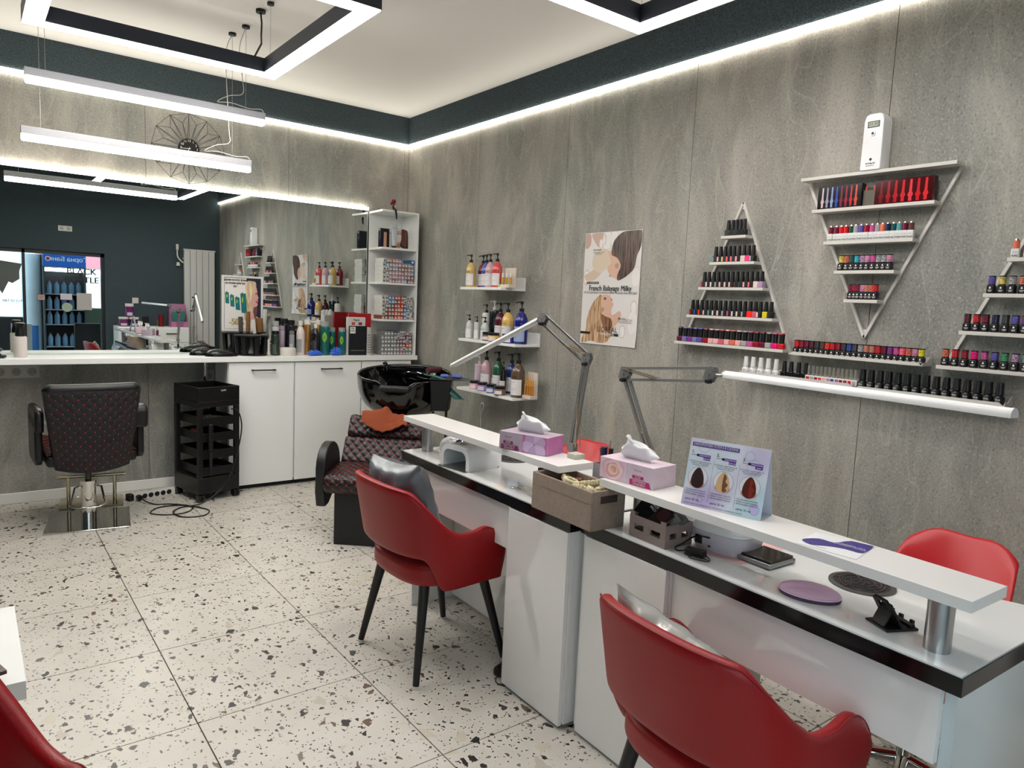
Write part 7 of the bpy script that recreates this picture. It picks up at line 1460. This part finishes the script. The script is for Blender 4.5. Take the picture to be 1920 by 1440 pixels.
for s in (-1, 1): MB().prism([(s*0.05-0.03, 0.08), (s*0.05+0.03, 0.08), (s*0.05+0.045, 0.20), (s*0.05+0.02, 0.25), (s*0.05, 0.21), (s*0.05-0.02, 0.25), (s*0.05-0.04, 0.19)], lambda a, b: (a, 0.0, b), lambda a, b: (a, 0.015, b)).obj('glove', cm((50,120,110), 0.5), pk, bevel=0.004)
o = MB().cyl((2.24, 0.0, ZB), (2.24, 0.0, ZB+0.17), 0.035, n=20).obj('red_can', cm((120,20,28), 0.3), smooth=40); tag(o, 'dark red can on the drawer cabinet, seen in mirror', 'can')
o = MB().box(2.00, 2.08, -0.05, 0.02, ZB, ZB+0.14).obj('card_terminal', BLK, bevel=0.01); tag(o, 'black card terminal on the drawer cabinet, seen in mirror', 'terminal')
o = MB().box(1.905, 1.985, YF+0.0005, YF+0.012, 1.23, 1.31).obj('light_switch', cm((208,206,200), 0.4), bevel=0.002); tag(o, 'white switch plate on the green wall above the cabinet, in mirror', 'switch')
# things stuck to the glass
G0 = YF-0.077
def onglass(name, label, cat, x0, x1, z0, z1, c, y=G0): o = thing(name, label, cat, ((x0+x1)/2, y, (z0+z1)/2)); MB().box(-(x1-x0)/2, (x1-x0)/2, 0, 0.001, -(z1-z0)/2, (z1-z0)/2).obj('sheet', cm(c, 0.5), o); return o
lt_ = thing('window_lettering', 'dark two line serif lettering on the shop window, seen in mirror', 'lettering', (1.30, G0, 1.58))
q = MB(); add_text(q, 'BLACK\nBOTTLE', 0.115, frame((0, 0.0008, 0), (1,0,0), (0,0,1)), bold=0.003); q.obj('letters', cm((30,32,36), 0.5), lt_, fix=False)
q = thing('window_lettering', 'dark phone number lettering on the shop window', 'lettering', (0.52, G0, 1.21)); m = MB(); add_text(m, '087 012272', 0.05, frame((0, 0.0008, 0), (1,0,0), (0,0,1)), bold=0.001); m.obj('letters', cm((60,110,140), 0.5), q, fix=False)
onglass('notice_sheet', 'large grey white notice sheet taped on the shop window', 'notice', 1.235, 1.415, 1.115, 1.345, (190,182,178)); o = onglass('small_card', 'small white card with violet stripe on the shop window', 'card', 1.045, 1.18, 1.24, 1.33, (214,208,214)); MB().box(-0.0675, 0.0675, 0.0011, 0.0014, -0.045, -0.036).obj('stripe', cm((120,60,120), 0.4), o)
o = thing('round_sticker', 'round pale green sticker on the shop window', 'sticker', (1.12, G0, 1.145)); MB().cyl((0,0,0), (0,0.001,0), 0.062, n=28).obj('disc', cm((168,186,164), 0.5), o)
o = onglass('small_sign', 'small framed red lettered sign on the shop window', 'sign', 0.78, 0.87, 1.23, 1.31, (90,84,78)); MB().box(-0.039, 0.039, 0.0012, 0.0016, -0.033, 0.033).obj('face', cm((200,170,164), 0.5), o); m = MB(); add_text(m, 'SMOKE\nFREE', 0.022, frame((0, 0.0019, 0), (-1,0,0), (0,0,1)), bold=0.0004); m.obj('lettering', cm((170,60,60), 0.5), o, fix=False)
# street
GRD = MB(); GRD.box(-14, 14, -22, YF-0.1502, -0.12, -0.02); o = GRD.obj('pavement', mat('street_paving', (176,172,166), 0.8, vary=0.1, vscale=3)); o['kind'] = 'structure'
fr = thing('drinks_cooler', 'blue topped drinks cooler full of water bottles on the pavement', 'cooler', (1.20, -1.55, -0.02)); CB = cm((60,66,70), 0.4)
q = MB(); q.box(-0.27, 0.27, -0.30, -0.28, 0, 1.96); q.box(-0.27, -0.25, -0.2799, 0.25, 0, 1.96); q.box(0.25, 0.27, -0.2799, 0.25, 0, 1.96); q.box(-0.2499, 0.2499, -0.2799, 0.25, 0, 0.18); q.box(-0.2499, 0.2499, -0.2799, 0.25, 1.72, 1.96); q.obj('cabinet', CB, fr)
MB().box(-0.27, 0.27, 0.2502, 0.28, 1.73, 1.955).obj('sign_panel', mat('blue_sign', (26,70,140), 0.3, emit=0.5), fr)
q = MB(); add_text(q, 'Горна Баня', 0.088, frame((0.04, 0.2815, 1.84), (-1,0,0), (0,0,1)), bold=0.002); q.obj('lettering', LABEL, fr, fix=False)
o = MB().cyl((-0.21, 0.2803, 1.84), (-0.21, 0.283, 1.84), 0.035, n=24).obj('emblem', LABEL, fr); MB().cyl((-0.21, 0.2831, 1.84), (-0.21, 0.2835, 1.84), 0.024, n=20).obj('emblem_centre', cm((170,30,50), 0.4), o)
MB().box(-0.245, 0.245, 0.10, 0.12, 1.66, 1.71).obj('lamp', mat('cooler_lamp', (235,245,250), 0.5, emit=6), fr)
for z in (0.22, 0.55, 0.88, 1.10, 1.33):
    MB().box(-0.248, 0.248, -0.27, 0.20, z-0.012, z).obj('shelf', cm((150,156,160), 0.4), fr)
BW = mat('water_bottle', (120,160,190), 0.15); first = None
for z in (0.22, 0.55, 0.88, 1.10, 1.33):
    for k in range(5):
        x = -0.19+0.095*k
        if first is None:
            b = thing('water_bottle', 'x', 'bottle', (1.20+x, -1.45, z-0.02)); MB().lathe([(0.034,0), (0.036,0.004), (0.036,0.13), (0.014,0.175), (0.013,0.18)], n=14).obj('bottle', BW, b, smooth=50); MB().cyl((0,0,0.1802), (0,0,0.195), 0.015, n=12).obj('cap', cm((190,60,70), 0.4), b); first = b
        else: b = dup(first, (1.20+x, -1.45, z-0.02))
        b['label'] = 'blue water bottle, %s from the photo left, cooler shelf %s from below' % (ORD[k], ORD[[0.22,0.55,0.88,1.10,1.33].index(z)]); b['group'] = 'water bottles in the cooler'
fz = thing('advert_column', 'white and blue wrapped round advert column beside the cooler', 'column', (0.80, -1.62, -0.02)); MB().cyl((0,0,0), (0,0,1.9), 0.13, n=28).obj('column', mat('advert_wrap', (206,222,232), 0.4, vary=0.15, vscale=4), fz, smooth=40); q = MB(); q.grid(lambda u, v: (0.1308*cos(1.0+1.2*u), 0.1308*sin(1.0+1.2*u), 0.35+0.5*v), 10, 1); q.obj('blue_print', cm((60,120,190), 0.4), fz, fix=False)
ca = thing('parked_car', 'pale silver car parked on the street beyond the cooler', 'car', (3.0, -4.6, -0.02), radians(0))
CW = mat('car_paint', (206,214,222), 0.2, coat=0.6)
q = MB(); q.prism([(-2.1,0.30), (-2.12,0.72), (-1.95,0.88), (-1.25,0.96), (-0.65,1.42), (0.9,1.45), (1.7,1.0), (2.05,0.92), (2.12,0.35), (1.75,0.28), (-1.8,0.28)], lambda a, b: (a, -0.82, b), lambda a, b: (a, 0.82, b)); q.obj('body', CW, ca, bevel=0.07, seg=3)
q = MB(); q.prism([(-1.12,0.98), (-0.6,1.36), (0.85,1.38), (1.45,1.0)], lambda a, b: (a, 0.821, b), lambda a, b: (a, 0.826, b)); q.obj('side_window', cm((40,48,56), 0.08), ca)
for x in (-1.35, 1.35):
    w = MB().cyl((x, 0.66, 0.32), (x, 0.86, 0.32), 0.32, n=28).obj('wheel', cm((34,34,36), 0.7), ca, smooth=40); MB().cyl((x, 0.861, 0.32), (x, 0.875, 0.32), 0.21, n=24).obj('rim', STEEL, w, smooth=40)
    for k in range(5): a = 2*pi*k/5; MB().box(-0.03, 0.03, 0.0, 0.006, 0.03, 0.19).obj('spoke', cm((60,60,64), 0.4), ca) and None
for i, o in enumerate([o for o in COL.objects if o.parent == ca and o.name.startswith('spoke')]): o.location = ((-1.35, 1.35)[i//5], 0.876, 0.32); o.rotation_euler = (0, 2*pi*(i % 5)/5, 0)
bd = thing('opposite_building', 'pale building with pink and blue shop banners across the street', 'building', (0, -9.5, -0.02)); MB().box(-12, 12, -1, 0, 0, 9).obj('wall', cm((214,208,200), 0.8), bd)
for k in range(7):
    f = MB().box(-9.6+2.8*k, -8.0+2.8*k, 0.0005, 0.06, 3.6, 5.4).obj('window', cm((150,150,150), 0.5), bd); MB().box(-9.5+2.8*k, -8.1+2.8*k, 0.0605, 0.07, 3.7, 5.3).obj('pane', cm((60,74,88), 0.08), f)
for x0, x1, z0, z1, c in ((-8,-3.5,0.2,2.6,(120,140,150)), (-2.6,0.5,0.1,2.7,(190,200,206)), (1.4,3.4,1.9,3.1,(206,120,130)), (3.6,7.5,0.1,1.8,(150,160,160)), (3.5,7.6,1.9,3.0,(90,120,180))): MB().box(x0, x1, 0.0005, 0.05, z0, z1).obj('shop_front', cm(c, 0.4), bd)
o = thing('street_planter', 'dark green planter box on the pavement below the notice sheet', 'planter', (1.62, -1.9, -0.02)); MB().box(-0.14, 0.14, -0.2, 0.2, 0, 1.12).obj('box', cm((52,66,50), 0.6), o, bevel=0.01)
o = thing('cafe_chair', 'black mesh chair outside the shop window', 'chair', (1.42, -0.80, -0.02)); MB().box(-0.17, 0.17, 0.0, 0.025, 0.45, 0.93).obj('backrest', BLKM, o, bevel=0.02, seg=3); MB().box(-0.19, 0.19, -0.4, 0.0, 0.42, 0.45).obj('seat', BLKM, o, bevel=0.01)
for sx in (-1, 1):
    for yy in (-0.38, 0.0): MB().cyl((sx*0.17, yy, 0), (sx*0.17, yy, 0.42), 0.012, n=8).obj('leg', BLKM, o)
pn = thing('window_panel', 'grey paper roses garland panel hanging in the shop window', 'decoration', (0.42, -0.24, 1.60)); MB().prism([(-0.30,0.16), (0.20,0.10), (0.17,0.0), (0.17,-0.10), (0.09,-0.16), (0.05,-0.14), (-0.02,-0.30), (-0.12,-0.12), (-0.30,-0.05)], lambda a, b: (a, 0, b), lambda a, b: (a, 0.003, b)).obj('cut_out', cm((104,108,104), 0.7), pn)
o = thing('a_board', 'tilted white A-board sign standing outside, seen in mirror', 'sign board', (0.62, -0.85, -0.02), rot=(radians(-8), 0, 0)); MB().box(-0.12, 0.12, -0.01, 0.01, 0.0, 0.92).obj('board', cm((190,196,198), 0.5), o); 
o = thing('fold_chair', 'dark folding chair on the pavement, seen in mirror', 'chair', (0.50, -1.35, -0.02)); MB().box(-0.20, 0.20, -0.02, 0.02, 0.42, 0.98).obj('backrest', BLKM, o, bevel=0.02); MB().box(-0.20, 0.20, -0.4, -0.021, 0.40, 0.44).obj('seat', BLKM, o)
for sx in (-1, 1):
    for yy in (-0.38, 0.0): MB().cyl((sx*0.17, yy, 0), (sx*0.17, yy, 0.40), 0.012, n=8).obj('leg', BLKM, o)
